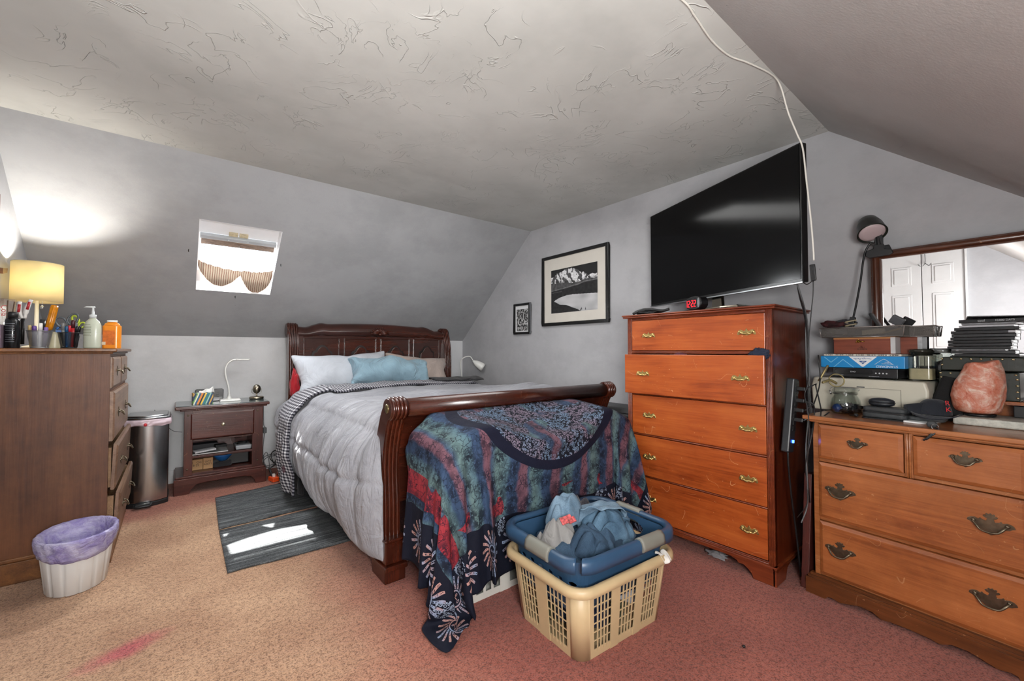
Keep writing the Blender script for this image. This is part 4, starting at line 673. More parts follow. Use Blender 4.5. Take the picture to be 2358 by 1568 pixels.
# top rail with shaped crest
prof=[(4.325,1.235),(4.318,1.245),(4.312,1.26),(4.325,1.285),(4.36,1.32),(4.41,1.33),(4.445,1.31),(4.45,1.27),(4.42,1.25),(4.39,1.235)]
def railf(u,v):
    x=xa+(xb-xa)*u; k=v*(len(prof)-1); i=min(int(k),len(prof)-2); t=k-i
    y=prof[i][0]*(1-t)+prof[i+1][0]*t; z=prof[i][1]*(1-t)+prof[i+1][1]*t
    return (x,y,z+crest(x)*max(0,min(1,(z-1.20)/.1)))
BH('headboard_rail',MB().grid(railf,80,27),mB)
mb=MB()
for k in range(13):
    a=R(8+k*13.7); c=(1.63,4.284,1.268)
    mb.tube([(c[0]+.012*math.cos(a),c[1],c[2]+.012*math.sin(a)),(c[0]+.055*math.cos(a),c[1]-.006,c[2]+.04*math.sin(a)),(c[0]+.088*math.cos(a),c[1]+.006,c[2]+.066*math.sin(a))],[.003,.0065,.0075],8)
    mb.ball((c[0]+.09*math.cos(a),c[1]+.008,c[2]+.068*math.sin(a)),.008,8)
mb.ball((1.63,4.282,1.268),(.018,.010,.012),12)
BH('carved_fan',mb,mB)
BH('headboard_panel',MB().box(xa,xb,4.325,4.36,.30,1.245),mB)
pw=(xb-xa-.06)/4
for k in range(4):
    x0=xa+.03+pw*k+.022; x1=x0+pw-.044; cx=(x0+x1)/2; z1=1.228
    mb=MB()
    for (a,b,c_,d_) in ((x0,x1,z1-.01,z1),(x0,x0+.01,.55,z1),(x1-.01,x1,.55,z1)): mb.box(a,b,4.312,4.326,c_,d_)
    # arched raised field
    hw=.092; arch=[(cx-hw,.60),(cx-hw,1.08),(cx-hw+.012,1.098),(cx-hw+.03,1.103),(cx-.048,1.128),(cx-.025,1.15),(cx,1.158),(cx+.025,1.15),(cx+.048,1.128),(cx+hw-.03,1.103),(cx+hw-.012,1.098),(cx+hw,1.08),(cx+hw,.60)]
    gv=MB().prism(arch,4.314,4.33,'xz'); gp=BH('panel_groove_shade',gv,m_groove_shade,bevel=.002)  # dark arch behind the field paints the shade of a groove
    inner=[(cx+(x-cx)*.84,.60 if z<.7 else z-.016) for x,z in arch]; mb.prism(inner,4.302,4.322,'xz')
    BH('raised_panel',mb,mB,bevel=.004)
# footboard: S curve, scroll at the top rolls towards the room
FB=[(2.035,.19),(2.035,.34),(2.045,.50),(2.03,.64),(1.985,.76),(1.935,.835)]
for x0 in (bx0,bx1-.085):
    mb=MB(); L,Rr=ribbon(FB,lambda t:.115-.035*t); strip(mb,L,Rr,x0,x0+.085)
    mb.tube([(x0-.003,1.935,.822),(x0+.088,1.935,.822)],.050,24)
    C=catmull([(0,a,b) for a,b in FB],8)
    for k in range(4):
        xx=x0+.013+k*.0197; pts=[]
        for i,p in enumerate(C[:-4]):
            T=(C[min(i+1,len(C)-1)]-C[max(i-1,0)]).normalized(); t=.115-.035*i/(len(C)-1); pts.append((xx,p.y-T.z*t/2,p.z+T.y*t/2))
        a0=math.atan2(pts[-1][2]-.822,pts[-1][1]-1.935); a0=a0 if a0<0 else a0-2*PI
        for q in range(1,15):
            a=a0+(-2*PI+.3-a0)*q/14; pts.append((xx,1.935+.050*math.cos(a),.822+.050*math.sin(a)))
        mb.tube(pts,.0088,8)
    B('footboard_post',mb,mBv)
    q=1 if x0>1 else -1; xr=x0+(.088 if q>0 else -.003)
    B('rosette',MB().lathe([(.0001,.004),(.006,.0055),(.012,.004),(.018,.005),(.021,.003),(.022,0)],(0,0,0),20,TR(xr,1.935,.825,0,0,R(90)*q),fl=lambda a,r,z:r*(1+.05*math.cos(8*a))),plain('rosette_brass','#9c8f6a',.35,metal=.9,dirt=.4,vs=80))
    B('leg_block',MB().box(x0-.006,x0+.091,1.935,2.095,.085,.20).box(x0-.012,x0+.097,1.925,2.10,.19,.205).box(x0-.016,x0+.101,1.915,2.105,.06,.085).box(x0-.010,x0+.095,1.93,2.095,0,.062),mBv,bevel=.006,seg=3)
B('footboard_rail',MB().tube([(xa,1.937,.822),(xb,1.937,.822)],.047,28),mB)
mb=MB(); L,Rr=ribbon(FB[1:],lambda t:.03); strip(mb,L,Rr,xa,xb)
for k in range(4):
    x0=xa+.05+k*((xb-xa-.10)/4)+.02; x1=x0+(xb-xa-.10)/4-.04
    mb.box(x0,x1,1.998,2.006,.705,.713).box(x0,x0+.008,2.0,2.015,.45,.71).box(x1-.008,x1,2.0,2.015,.45,.71)
    mb.obox(((x0+x1)/2,2.016,.63),(x1-x0-.05,.02,.13),(R(-18),0,0))
B('footboard_panel',mb,mB,bevel=.002)
B('side_rail',MB().box(bx0+.012,bx0+.042,2.05,4.24,.13,.30).box(bx0+.004,bx0+.05,2.05,4.24,.29,.305),mB,bevel=.003)
B('side_rail',MB().box(bx1-.042,bx1-.012,2.05,4.24,.13,.30),mB,bevel=.003)
m_ticking=plain('mattress_fabric','#c9c7c2',.9,bump=.0006)
mat_=solo('mattress',MB().box(bx0+.055,bx1-.055,2.09,4.20,.30,.705),m_ticking,'thick mattress under the grey comforter on the sleigh bed','mattress',bevel=.05,seg=4)
# ---------------------------------------------------------------- bedding
def fabric(name,h,rough=.85,wr=.0025,ws=9,sheen=.15,k=1.0,h2=None,weave=.0002):
    t=NT(name); v=t.coord('Object'); c=srgb(h,k); c2=srgb(h2,k) if h2 else tuple(x*.82 for x in c[:3])
    n=t.noise(v,2.5,4,.6); col=t.ramp(n,[(.35,c2),(.62,c)])
    w1=t.noise(v,ws,5,.6,.8); ridg=(1-(t.noise(v,ws*.7,4,.55,1.4)-.5).abs()*5).clamp()
    nm=t.bump(w1*.6+ridg*.5,wr*2.2)
    nm=t.bump(t.noise(v,420,2,.6),weave,1.0,nm)
    return t.fin(col,rough,0,nm,Sheen_Weight=sheen,Specular_IOR_Level=.25)
m_grey=fabric('comforter_grey_cotton','#8b8c93',.8,.0030,11)
def quilt_mat():
    t=NT('comforter_quilted'); u,v,_=t.xyz(t.new('ShaderNodeUVMap').outputs[0]); ob=t.coord('Object')
    col=t.ramp(t.noise(ob,2.5,4,.6),[(.35,srgb('#8c8d93')),(.62,srgb('#a3a4aa'))])
    g=t.comb(u*2.2,v*17.0,0.0); g2=t.comb(u*5.0,v*40.0,2.0)
    w1=(1-(t.noise(g,1.6,5,.55,1.1)-.5).abs()*4.5).clamp(); w2=t.noise(g2,1.5,4,.6,.8); w3=(1-(t.noise(ob,6,4,.55,1.2)-.5).abs()*5).clamp()
    col=t.mulc(col,t.ramp(w1,[(.35,(1,1,1)),(.95,(.90,.90,.91))]))
    nm=t.bump(w1*.6+w2*.35+w3*.4,.014,.9); nm=t.bump(t.noise(ob,420,2,.6),.0002,1.0,nm)
    return t.fin(col,.8,0,nm,Sheen_Weight=.15,Specular_IOR_Level=.2)
def gingham(name,cell,a='#c8c8cb',b='#23222b'):
    t=NT(name); u,v,_=t.xyz(t.new('ShaderNodeUVMap').outputs[0])
    k=((u*(1/cell)).frac()<.5)*.5+((v*(.62/cell)).frac()<.5)*.5
    col=t.ramp(k,[(0,srgb(a)),(.4,srgb('#77767d')),(.9,srgb(b))],'CONSTANT')
    ob=t.coord('Object'); col=t.mix((t.noise(ob,5,2,.5)>.66)*.8,col,srgb('#55303c'))
    return t.fin(col,.85,0,t.bump(t.noise(ob,14,5,.6,.8),.006),Specular_IOR_Level=.2)
m_ging=gingham('black_white_gingham',.021)
def fold(x,y,s=1.0): return noise.noise(Vector((x,y,3.3)))*s
def cross(u,v,y,puff=0,hem=0.0):
    """cross-section of the bed cover: u 0 = left hem, 1 = right edge"""
    L0=.62; Lt=1.46; s=u*(L0+Lt+.25)
    drop=L0*(1-hem)
    if s<L0:                                   # hanging side
        k=s/L0; z=.68-(L0-s)*(drop/L0)+.02; x=.745-.035*math.sin(PI*k)-.03*(1-k)
        if k>.8: q=(k-.8)/.2; x+=.05*q*q; z-=.01*q
        return x,z,k
    s-=L0
    if s<.22:
        a=s/.22; ang=a*PI/2; return .795+.14*(1-math.cos(ang))+.03*a, .69+.080*math.sin(ang), 1+a
    s-=.22
    x=.965+s*1.02; z=.768+.010*math.sin(x*5)
    return min(x,2.44),z-(.05*max(0,(x-2.30)/.14)**2 if x>2.3 else 0),2
def comforter(nu=190,nv=170,y0=2.045,y1=4.0,off=0.0,skew=.30):
    A=np.zeros((nv+1,nu+1,3))
    for j in range(nv+1):
        v=j/nv
        for i in range(nu+1):
            u=i/nu; y=y0+(y1-y0)*v
            k0=max(0,1-u*2.33/.62)
            y=y-k0*skew*(v**2)*.0
            hem=.10-.02*math.sin(7*y)+.30*max(0,(y-3.0))*.5-.05*math.exp(-((y-2.12)/.16)**2)
            x,z,m=cross(u,v,y,0,max(-.05,hem))
            if m<=1:      # vertical folds on the hanging side, gathered at the quilting seam
                k=m; zz=z
                g=math.sin(y*46+4.0*noise.noise(Vector((y*4,zz*1.5,0))))*.5+noise.noise(Vector((y*16,zz*3.2,1)))*1.2
                f2=noise.noise(Vector((y*5,zz*2,7)))
                g+=.6*noise.noise(Vector((y*34,zz*5,3)))
                puff=.044*math.sin(PI*min(1,k*1.05))+.035*f2+.021*g*(1-.3*k)
                seam=math.exp(-((zz-.46)/.016)**2); puff-=.020*seam
                corner=math.exp(-((y-2.10)/.17)**2)*(1-k)**.6
                x-=puff+.012*corner; y-=.085*min(1,(1-k)*2.2)*math.exp(-v*9)
                z+=.012*g*(1-k)
                if k<.06: x+=.02*(1-k/.06)
            else:
                a=1 if m>=2 else (m-1)
                d=noise.noise(Vector((x*2.6,y*3.0,2)))*.024+noise.noise(Vector((x*3.0+y*6,y*15-x*5,5)))*.010+abs(noise.noise(Vector((x*4-y*2,y*9,9))))*.018
                g=math.sin(y*46+4.0*noise.noise(Vector((y*4,.7*1.5,0))))*.5+noise.noise(Vector((y*16,.7*3.2,1)))*1.2
                w=(1-a)
                z+=d*(.4+.6*a)+.012*g*w; x-=(.017*g*.7)*w+.03*noise.noise(Vector((y*5,1.4,7)))*w
                z+=.06*math.exp(-((x-2.28)/.18)**2-((y-2.6)/.45)**2)+.045*math.exp(-((x-1.95)/.2)**2-((y-2.35)/.2)**2)
                z-=.050*max(0,min(1,(2.12-y)/.07))*a
            if v<.12 and m<1.9:
                e=math.exp(-v*30); x+=(.80-x)*e*.85
            A[j,i]=(x-off,y,z+off)
    return A
cf=sheet('comforter',comforter(),quilt_mat(),None,sub=1,uvsize=(2.4,2),solid=.012); tag(cf,'puffy light grey comforter draped over the sleigh bed and its near side','comforter')
# folded-back top edge showing the checked underside
def band(nu=200,nv=26):
    A=np.zeros((nv+1,nu+1,3))
    for j in range(nv+1):
        v=j/nv
        for i in range(nu+1):
            u=i/nu
            yc=(3.60+.10*min(1,u*1.6)) if u>.28 else 3.42+.2245*(u/.28)
            yc+=.02*math.sin(u*9)
            y=yc+(v-.5)*.40
            x,z,m=cross(u,v,y,0,.02)
            b=.024*math.sin(PI*v)**.5+.012*noise.noise(Vector((u*14,v*2,4)))+.006*noise.noise(Vector((u*40,v*7,4)))
            if m<=1: x-=b+.055+.018*math.sin(y*30)*(1-m); 
            elif m<2: a=m-1; x-=(b+.05)*(1-a); z+=(b+.02)*a
            else: z+=b+.02
            A[j,i]=(x,y,z)
    return A
ba=sheet('turned_back_edge',band(),m_ging,cf,sub=1,uvsize=(2.33,.44),solid=.01); ba['label']='black and white checked underside of the comforter, folded back'
# dark bed skirt / blanket hanging below near the head
m_dark=fabric('charcoal_blanket','#2c2b2e',.9,.003,7)
def skirt(nu=60,nv=24):
    A=np.zeros((nv+1,nu+1,3))
    for j in range(nv+1):
        for i in range(nu+1):
            y=3.40+.78*i/nu; z=.035+.46*j/nv; A[j,i]=(.755+.012*math.sin(y*34)-.015*(1-j/nv)+.01*noise.noise(Vector((y*6,z*4,0))),y,z)
    return A
sk=sheet('blanket',skirt(),m_dark,None,sub=1,solid=.01); tag(sk,'charcoal blanket hanging to the carpet at the head end of the bed','blanket')
def dk(u,v):
    x=1.95+.50*u; y=3.52+.28*v+.10*(1-u); return (x,y,.812+.022*math.sin(PI*v)+.01*noise.noise(Vector((x*12,y*9,0))))
solo('dark_throw',MB().grid(dk,30,16),m_dark,'crumpled black throw lying on the far side of the comforter by the white clip lamp','blanket',solid=.008)
# ---------------------------------------------------------------- pillows
PV=dec(DATA_pillow); PFn=(15,11)
def pillow_faces():
    nx,ny=PFn; idx={};n=0;F=[]
    for s in (0,1):
        for j in range(ny+1):
            for i in range(nx+1):
                e=i in(0,nx) or j in(0,ny)
                if s==1 and e: idx[(s,i,j)]=idx[(0,i,j)]; continue
                idx[(s,i,j)]=n; n+=1
    for s in (0,1):
        for j in range(ny):
            for i in range(nx):
                q=(idx[(s,i,j)],idx[(s,i+1,j)],idx[(s,i+1,j+1)],idx[(s,i,j+1)]); F.append(q if s else q[::-1])
    return F
PFc=pillow_faces()
def pillow(label,mat,loc,rot,scale,bend=0,seed=0,flat=1.0,wr=.01):
    me=bpy.data.meshes.new('pillow'); V=[]
    for p in PV:
        x,y,z=p[0]*scale[0],p[1]*scale[1],p[2]*scale[2]
        z+=bend*x*x; k=noise.noise(Vector((x*7+seed,y*7,z*5)))*wr+abs(noise.noise(Vector((x*11+y*5,y*5-x*4,seed))))*wr; z+=k*(1 if z>0 else -1)
        V.append((x,y,z))
    me.from_pydata(V,[],PFc)
    for f in me.polygons: f.use_smooth=True
    me.materials.append(mat); o=bpy.data.objects.new('pillow',me); COL.objects.link(o); o.location=loc; o.rotation_euler=rot
    q=o.modifiers.new('s','SUBSURF'); q.levels=q.render_levels=2
    return tag(o,label,'pillow','pillows at the head of the bed')
m_pw=fabric('white_pillowcase','#c2c7cf',.85,.006,5); m_pb=fabric('blue_pillowcase','#88a5b4',.85,.009,6); m_pp=fabric('beige_pillowcase','#b3a49c',.85,.006,5)
pillow('wide white pillow leaning on the left half of the headboard',m_pw,(1.23,4.035,.885),(R(62),R(-3),R(2)),(1.40,1.0,1.05),.02,1,wr=.035)
pillow('beige pillow leaning on the right half of the headboard behind the blue one',m_pp,(1.99,4.07,.875),(R(64),R(5),R(-4)),(1.10,.92,.95),-.02,5,wr=.03)
pillow('rumpled light blue pillow lying in front of the white and beige pillows',m_pb,(1.60,3.85,.885),(R(50),R(3),R(-5)),(1.26,.72,1.15),.03,9,wr=.075)
m_red=fabric('red_cloth','#a01c26',.85,.003,10)
solo('red_cloth',MB().grid(crumple((.815,4.06,.80),(.035,.05,.12),4,amp=.45,fr=3),36,24),m_red,'crumpled bright red cloth hanging beside the left bedpost under the white pillow','cloth')
# ================================================================ television and things on the tall chest
m_scr=plain('tv_screen_glass','#050506',.12,var=.05,spec=.22)
m_bez=plain('tv_bezel','#0c0c0d',.25,var=.1); m_chrome=plain('brushed_steel','#9a9c9e',.28,metal=1,var=.1,stretch=(1,1,30))
m_bronze=plain('dark_chrome_stand','#8d8578',.14,metal=1,var=.1)
tv=thing('television','large flat black television angled toward the bed on top of the tall orange chest','television',(2.646,1.722,1.321),R(-111.25))
TW,T0,T1=1.134,.096,.745
obj('housing',MB().box(0,TW,.004,.040,T0,T1).box(.12,TW-.12,.04,.062,T0+.03,T0+.42),m_bez,tv,bevel=.004)
obj('screen',MB().box(.009,TW-.009,.0015,.0045,T0+.016,T1-.009),m_scr,tv)
obj('trim_strip',MB().box(0,TW,-.001,.012,T0-.006,T0+.002),m_chrome,tv,bevel=.001,seg=1)
obj('stand_neck',MB().prism([(.53,.018),(.61,.018),(.60,T0+.06),(.54,T0+.06)],.045,.07,'xz').box(.50,.64,.02,.09,.018,.030),m_bronze,tv,bevel=.004)
st=[(.30,-.075),(.40,-.095),(.74,-.095),(.84,-.075),(.80,.12),(.34,.12)]
mb=MB().prism(st,0,.022,'xy'); obj('stand_base',mb,m_bronze,tv,bevel=.008)
ck=thing('alarm_clock','small oval black alarm clock with red digits reading 12:22 under the television','alarm clock',(2.225,1.225,1.3205),R(-112))
mb=MB()
ov=[(.060*math.copysign(abs(math.cos(a))**.75,math.cos(a)),.040+.038*math.copysign(abs(math.sin(a))**.8,math.sin(a))) for a in [k*2*PI/36 for k in range(36)]]
mb.prism([(x+.06,z) for x,z in ov],0,.05,'xz'); obj('case',mb,plain('clock_black','#101012',.25,var=.1),ck,bevel=.006,seg=3)
def digit(mb,x,z,w,h,ch,y=-.001,t=.0028):
    segs={'1':'bc','2':'abged'}[ch]; H=h/2
    S={'a':(x,x+w,z+h-t,z+h),'g':(x,x+w,z+H-t/2,z+H+t/2),'d':(x,x+w,z,z+t),'b':(x+w-t,x+w,z+H,z+h),'c':(x+w-t,x+w,z,z+H),'e':(x,x+t,z,z+H),'f':(x,x+t,z+H,z+h)}
    for s in segs: a,b,c,d=S[s]; mb.box(a,b,y,y+.001,c,d)
mb=MB()
for x,ch in ((.001,'1'),(.0215,'2'),(.0465,'2'),(.067,'2')): digit(mb,x,.020,.0135,.036,ch)
mb.box(.0395,.042,-.001,0,.030,.033).box(.0395,.042,-.001,0,.044,.047)
obj('time_digits',mb,emit('red_led','#ff1526',3.0),ck)
obj('dial',MB().prism([(.101+.008*math.cos(a),.040+.026*math.sin(a)) for a in [k*2*PI/24 for k in range(24)]],-.0015,.002,'xz'),m_chrome,ck)
solo('headset',MB().grid(crumple((2.27,1.49,1.337),(.045,.085,.014),21,amp=.7,fr=4),30,14).tube([(2.22,1.57,1.33),(2.24,1.52,1.352),(2.23,1.45,1.35),(2.24,1.38,1.338),(2.25,1.34,1.345)],.008,8,cat=5),m_blk,'tangled black headset lying at the left end of the tall chest top','headset')
# ================================================================ pictures on the east wall
def catt(me,fn):
    a=me.color_attributes.new('Col','FLOAT_COLOR','POINT')
    for i,v in enumerate(me.vertices): a.data[i].color=fn(v.co)
def colmat(name,rough=.35):
    t=NT(name); a=t.new('ShaderNodeAttribute'); a.attribute_name='Col'; return t.fin(a.outputs[0],rough,Specular_IOR_Level=.35)
m_frame=plain('black_picture_frame','#121213',.3,var=.1); m_mat=plain('cream_mat_board','#c9c4bb',.8,var=.03)
def interp(P,u):
    for (a,b),(c,d) in zip(P,P[1:]):
        if u<=c: return b+(d-b)*(u-a)/(c-a)
    return P[-1][1]
RG=[(0,.83),(.06,.84),(.13,.90),(.25,.93),(.31,.965),(.36,.985),(.42,.96),(.47,.975),(.55,.945),(.62,.895),(.68,.82),(.72,.85),(.82,.745),(.9,.775),(.95,.75),(1,.77)]
SB=[(0,.70),(.2,.69),(.35,.66),(.5,.645),(.65,.65),(.8,.68),(1,.665)]
H1=[(0,.50),(.2,.52),(.35,.54),(.55,.565),(.75,.61),(1,.62)]
LT=[(0,0),(.07,.27),(.1,.30),(.2,.345),(.35,.38),(.5,.385),(.8,.36),(1,.345)]
LB=[(0,.9),(.07,.27),(.12,.245),(.2,.19),(.35,.165),(.42,.13),(.5,.09),(.6,.045),(.66,0),(1,0)]
def mountain(u,v):
    N=lambda a,b,s=0: noise.noise(Vector((u*a,v*b,s)))
    r=interp(RG,u)+.012*N(40,0,3); b=interp(SB,u)+.02*N(14,4,1); h=interp(H1,u)+.01*N(9,0,5)
    if v>r: g=.018+.01*N(3,3)
    elif v>b:
        k=N(26,9,2)+.6*N(50,22,4)+.4*math.sin((u*1.0+v*.55)*34+4*N(6,6,8)); g=.62+.25*N(30,30,1) if k>-.05 else .07
        if v<b+.05 and N(40,40,6)>0: g*=.4
    elif v>h: g=.07+.05*N(22,12,2)+(.10 if abs(v-h-.02)<.006 else 0)
    elif interp(LT,u)>v>interp(LB,u): g=.42+.18*N(5,3,3)+.12*N(2,9,6)
    else: g=.022+.012*N(20,20,1)+(.06 if abs(v-(.47+.06*u))<.006 and u<.25 else 0)
    for (tu,tv) in ((.55,.02),(.66,.01),(.68,.03),(.76,.02),(.6,.0)):
        if abs(u-tu)<.012*(1-(v-tv)/.06) and tv<v<tv+.055: g=.03
    g=max(.01,g); return (g,g,g*1.02,1)
def frame(name,y0,y1,z0,z1,fw,mw,fn,label,nu,nv,matc,shine=None):
    f=thing(name,label,'picture',(XE,y1,z0),R(-90)); w,h=y1-y0,z1-z0
    # local x runs to the viewer's right, local -y towards the room
    mb=MB()
    for a in ((0,w,0,fw),(0,w,h-fw,h),(0,fw,fw,h-fw),(w-fw,w,fw,h-fw)): mb.box(a[0],a[1],-.026,-.002,a[2],a[3])
    obj('frame',mb,m_frame,f,bevel=.004)
    obj('mat_board',MB().box(fw-.002,w-fw+.002,-.014,-.008,fw-.002,h-fw+.002),matc,f)
    a0,a1,b0,b1=mw[0],w-mw[1],mw[2],h-mw[3]
    p=obj('print',MB().grid(lambda u,v:(a0+(a1-a0)*u,-.0150,b0+(b1-b0)*v),nu,nv,smooth=False),colmat(name+'_print'),f,clean=False)
    catt(p.data,lambda c:fn((c.x-a0)/(a1-a0),(c.z-b0)/(b1-b0)))
    if shine: obj('shine_strip',MB().box(w-.004,w+.001,-.027,-.004,0.003,h-.003),m_chrome,f)  # chrome strip added to give the frame's right side its shine
    return f
frame('framed_picture',2.212,3.026,1.338,2.009,.030,(.125,.122,.118,.142),mountain,'large black framed black and white print of a snowy mountain above a lake',230,190,m_mat)
def collage(u,v):
    k=noise.noise(Vector((u*9,v*11,1)))+.7*noise.noise(Vector((u*22,v*30,4))); g=.42 if k>.15 else (.15 if k>-.05 else .02)
    if (int(v*9)+int(u*5))%3==0 and v<.55: g=min(.6,g*1.8+.08)
    return (g,g,g,1)
frame('framed_picture',3.204,3.468,1.272,1.594,.024,(.045,.04,.035,.06),collage,'small black framed black and white photo collage left of the mountain print',60,80,plain('white_mat','#d5d6d8',.7,var=.03),True)
# ================================================================ little white clip lamp behind the bed
m_wp=plain('white_enamel','#dcdcd8',.3,var=.03)
wl=thing('reading_lamp','small white gooseneck lamp beyond the bed in the room corner','lamp',(2.60,4.20,.0),0)
wb=lambda n,mb,m:obj(n,mb,m,wl,world=True)
wb('base',MB().lathe([(.08,0),(.08,.012),(.02,.02),(.008,.03)],(2.60,4.20,0),24),m_wp)
wb('gooseneck',MB().tube([(2.60,4.20,.02),(2.605,4.20,.5),(2.607,4.20,.80),(2.588,4.195,.96),(2.600,4.15,1.02),(2.66,4.11,1.035),(2.69,4.08,.985)],.006,10,cat=6),m_wp)
hd=Matrix.Translation((2.70,4.075,.975))@Vector((.62,-.42,-.50)).to_track_quat('Z','Y').to_matrix().to_4x4()
wb('lamp_shade',MB().lathe([(.012,-.02),(.018,0),(.028,.012),(.040,.05),(.047,.10),(.047,.125),(.043,.125),(.040,.10),(.02,.03)],(0,0,0),28,hd),m_wp)
wb('bulb',MB().ball((0,0,.085),(.025,.025,.03),14).M(hd),plain('bulb_off','#cfcfc4',.2))
# ================================================================ storage bin between bed and tall chest
m_bin=plain('grey_bin_plastic','#5f6163',.5,var=.1,bump=.0004); m_lid=plain('dark_grey_lid','#3c3d3f',.5,var=.1)
bn=thing('storage_bin','grey lidded storage bin with black latch between the footboard and tall chest','storage bin',(2.60,1.93,0),0)
obj('bin_body',MB().box(-.12,.16,-.27,.27,0,.62,-.015,-.015),m_bin,bn,bevel=.02,seg=3)
obj('lid',MB().box(-.15,.19,-.30,.30,.62,.655).box(-.12,.16,-.26,.26,.655,.69,.03,.03),m_lid,bn,bevel=.012,seg=3)
obj('latch',MB().box(-.152,-.138,-.06,.06,.575,.65).box(-.16,-.15,-.05,.05,.63,.645),m_blk,bn,bevel=.003)
# ================================================================ batik throw over stacked baskets
def batik():
    t=NT('batik_cotton'); u,v,_=t.xyz(t.new('ShaderNodeUVMap').outputs[0]); g=t.comb(u,v,0.0)
    n1=t.noise(g,3.0,3,.6); n2=t.noise(g,9,4,.65)
    s=(u*1.0+(n1-.5)*.09+(n2-.5)*.05)*(1/.215)
    st=t.ramp(s.frac(),[(0,srgb('#627b7b')),(.20,srgb('#54707c')),(.28,srgb('#3a4f6c')),(.50,srgb('#31445f')),(.57,srgb('#704c58')),(.74,srgb('#7a545e')),(.81,srgb('#425770')),(.93,srgb('#627b7b'))])
    red=((u-.36).abs()<.055)*((t.noise(g,5,2,.5))>.42)
    red2=((v-.30).abs()<.04)*(t.noise(g,4.1,2,.5)>.56)
    st=t.mix(red.max(red2)*.9,st,srgb('#a32c35'))
    # wax crackle: thin dark veins and dark bursts
    wp=t.new('ShaderNodeVectorMath',operation='ADD'); t.nt.links.new(g,wp.inputs[0]); wn=t.new('ShaderNodeTexNoise'); wn.inputs['Scale'].default_value=22; wn.inputs['Detail'].default_value=3; t.nt.links.new(g,wn.inputs[0])
    ws=t.new('ShaderNodeVectorMath',operation='SCALE'); ws.inputs['Scale'].default_value=.045; t.nt.links.new(wn.outputs['Color'],ws.inputs[0]); t.nt.links.new(ws.outputs[0],wp.inputs[1]); gw=wp.outputs[0]
    e1=t.vor(gw,36,'DISTANCE_TO_EDGE'); e2=t.vor(gw,84,'DISTANCE_TO_EDGE')
    burst=t.vor(gw,13,'F1'); bl=t.noise(gw,52,4,.75)
    crack=(1-e1.sstep(.0,.085))*t.noise(g,17,2,.6).sstep(.36,.56).max((1-e2.sstep(.0,.06))*.8*(t.noise(g,6,2,.5)>.47))
    dark=crack.max((1-burst.sstep(.15,.80))*bl.sstep(.42,.50))
    navy=srgb('#0a0e1e'); st=t.mulc(st,(.80,.80,.82,1))
    col=t.mix(dark*.93,st,navy)
    # central medallion filled with pebble rings
    e=(((u-1.24)*(1/.50)).pow(2.0)+((v-.80)*(1/.36)).pow(2.0)).sqrt()
    c1=t.vor(g,78,'F1',rnd=.9); ring=((c1-.42).abs()<.11)
    peb=t.mix(ring,srgb('#10131f'),t.mix(t.noise(g,7,2,.5).sstep(.42,.58),srgb('#766b7b'),srgb('#667a92')))
    # patches of veined colour inside the medallion
    pt=t.noise(t.comb(u+3.0,v,0.0),4.2,1,.4).sstep(.57,.60)
    peb=t.mix(pt*.85,peb,col)
    col=t.mix(e<.93,col,peb)
    col=t.mix(((e>.90)*(e<1.03)),col,srgb('#0e1124'))
    # dark border with sunbursts
    d=u.min(2.39-u).min(v)+(t.noise(g,3.3,2,.5)-.5)*.10+ (u*18.0).sin()*.012
    bor=d<.245
    def sun(px,py,R0=1.0):
        r=(px*px+py*py).sqrt(); th=t.math('ARCTAN2',py,px); k=((th*8.0+(r*55).sin()*.6).sin()).abs()
        rl=(r-.040)*(1/.062)
        ray=(r>.040)*(r<.096)*(k>(rl*.36+.58))
        core=(r>.040)*(r<.094)*(k>(rl*.3+.74))*(t.noise(g,120,2,.5)>.55)
        rg=((r-.033).abs()<.0032); eye=((((px.abs()-.012).pow(2.0)+((py-.008)*1.6).pow(2.0)).sqrt()-.006).abs()<.0022)
        nose=(px.abs()<.0018)*(py<.008)*(py>-.010); mouth=((((px).pow(2.0)+((py+.018)*2.2).pow(2.0)).sqrt()-.008).abs()<.0024)
        return (ray*(1-core)).max(rg).max(eye).max(nose).max(mouth)
    P=.235
    f1=((u*(1/P)+.35).frac()-.5)*P; sf=sun(f1,v-.125)
    f2=((v*(1/P)+.15).frac()-.5)*P; s2=sun(u-.125,f2); s3=sun(u-2.27,f2)
    wsk=(v<.25)*(u>.24)*(u<2.15)
    sm=(sf*wsk).max(s2*(u<.25)).max(s3*(u>2.14))
    sc=t.mix(t.noise(g,11,2,.5).sstep(.42,.60),srgb('#b98e86'),srgb('#8fa0bd'))
    # small pebbled roundels between the suns
    r2=((((u*(1/P)+.85).frac()-.5)*P).pow(2.0)+(v-.215).pow(2.0)).sqrt()
    bc=t.mix((r2<.05)*ring*(t.noise(g,3,1,.5)>.45),srgb('#0c1020'),srgb('#8794a8'))
    bc=t.mix(sm*.85,bc,sc)
    col=t.mix(bor,col,bc)
    nm=t.bump(t.noise(g,700,2,.6),.0003); nm=t.bump(t.noise(t.coord('Object'),16,4,.6,.8),.004,.8,nm)
    return t.fin(col,.8,0,nm,Specular_IOR_Level=.25)
BT=dec(DATA_batik)
bt=sheet('batik_throw',BT,batik(),None,sub=2,uvsize=(2.39,1.015),solid=.002); tag(bt,'dark blue and pink batik tapestry with sun faces draped in front of the footboard','throw')
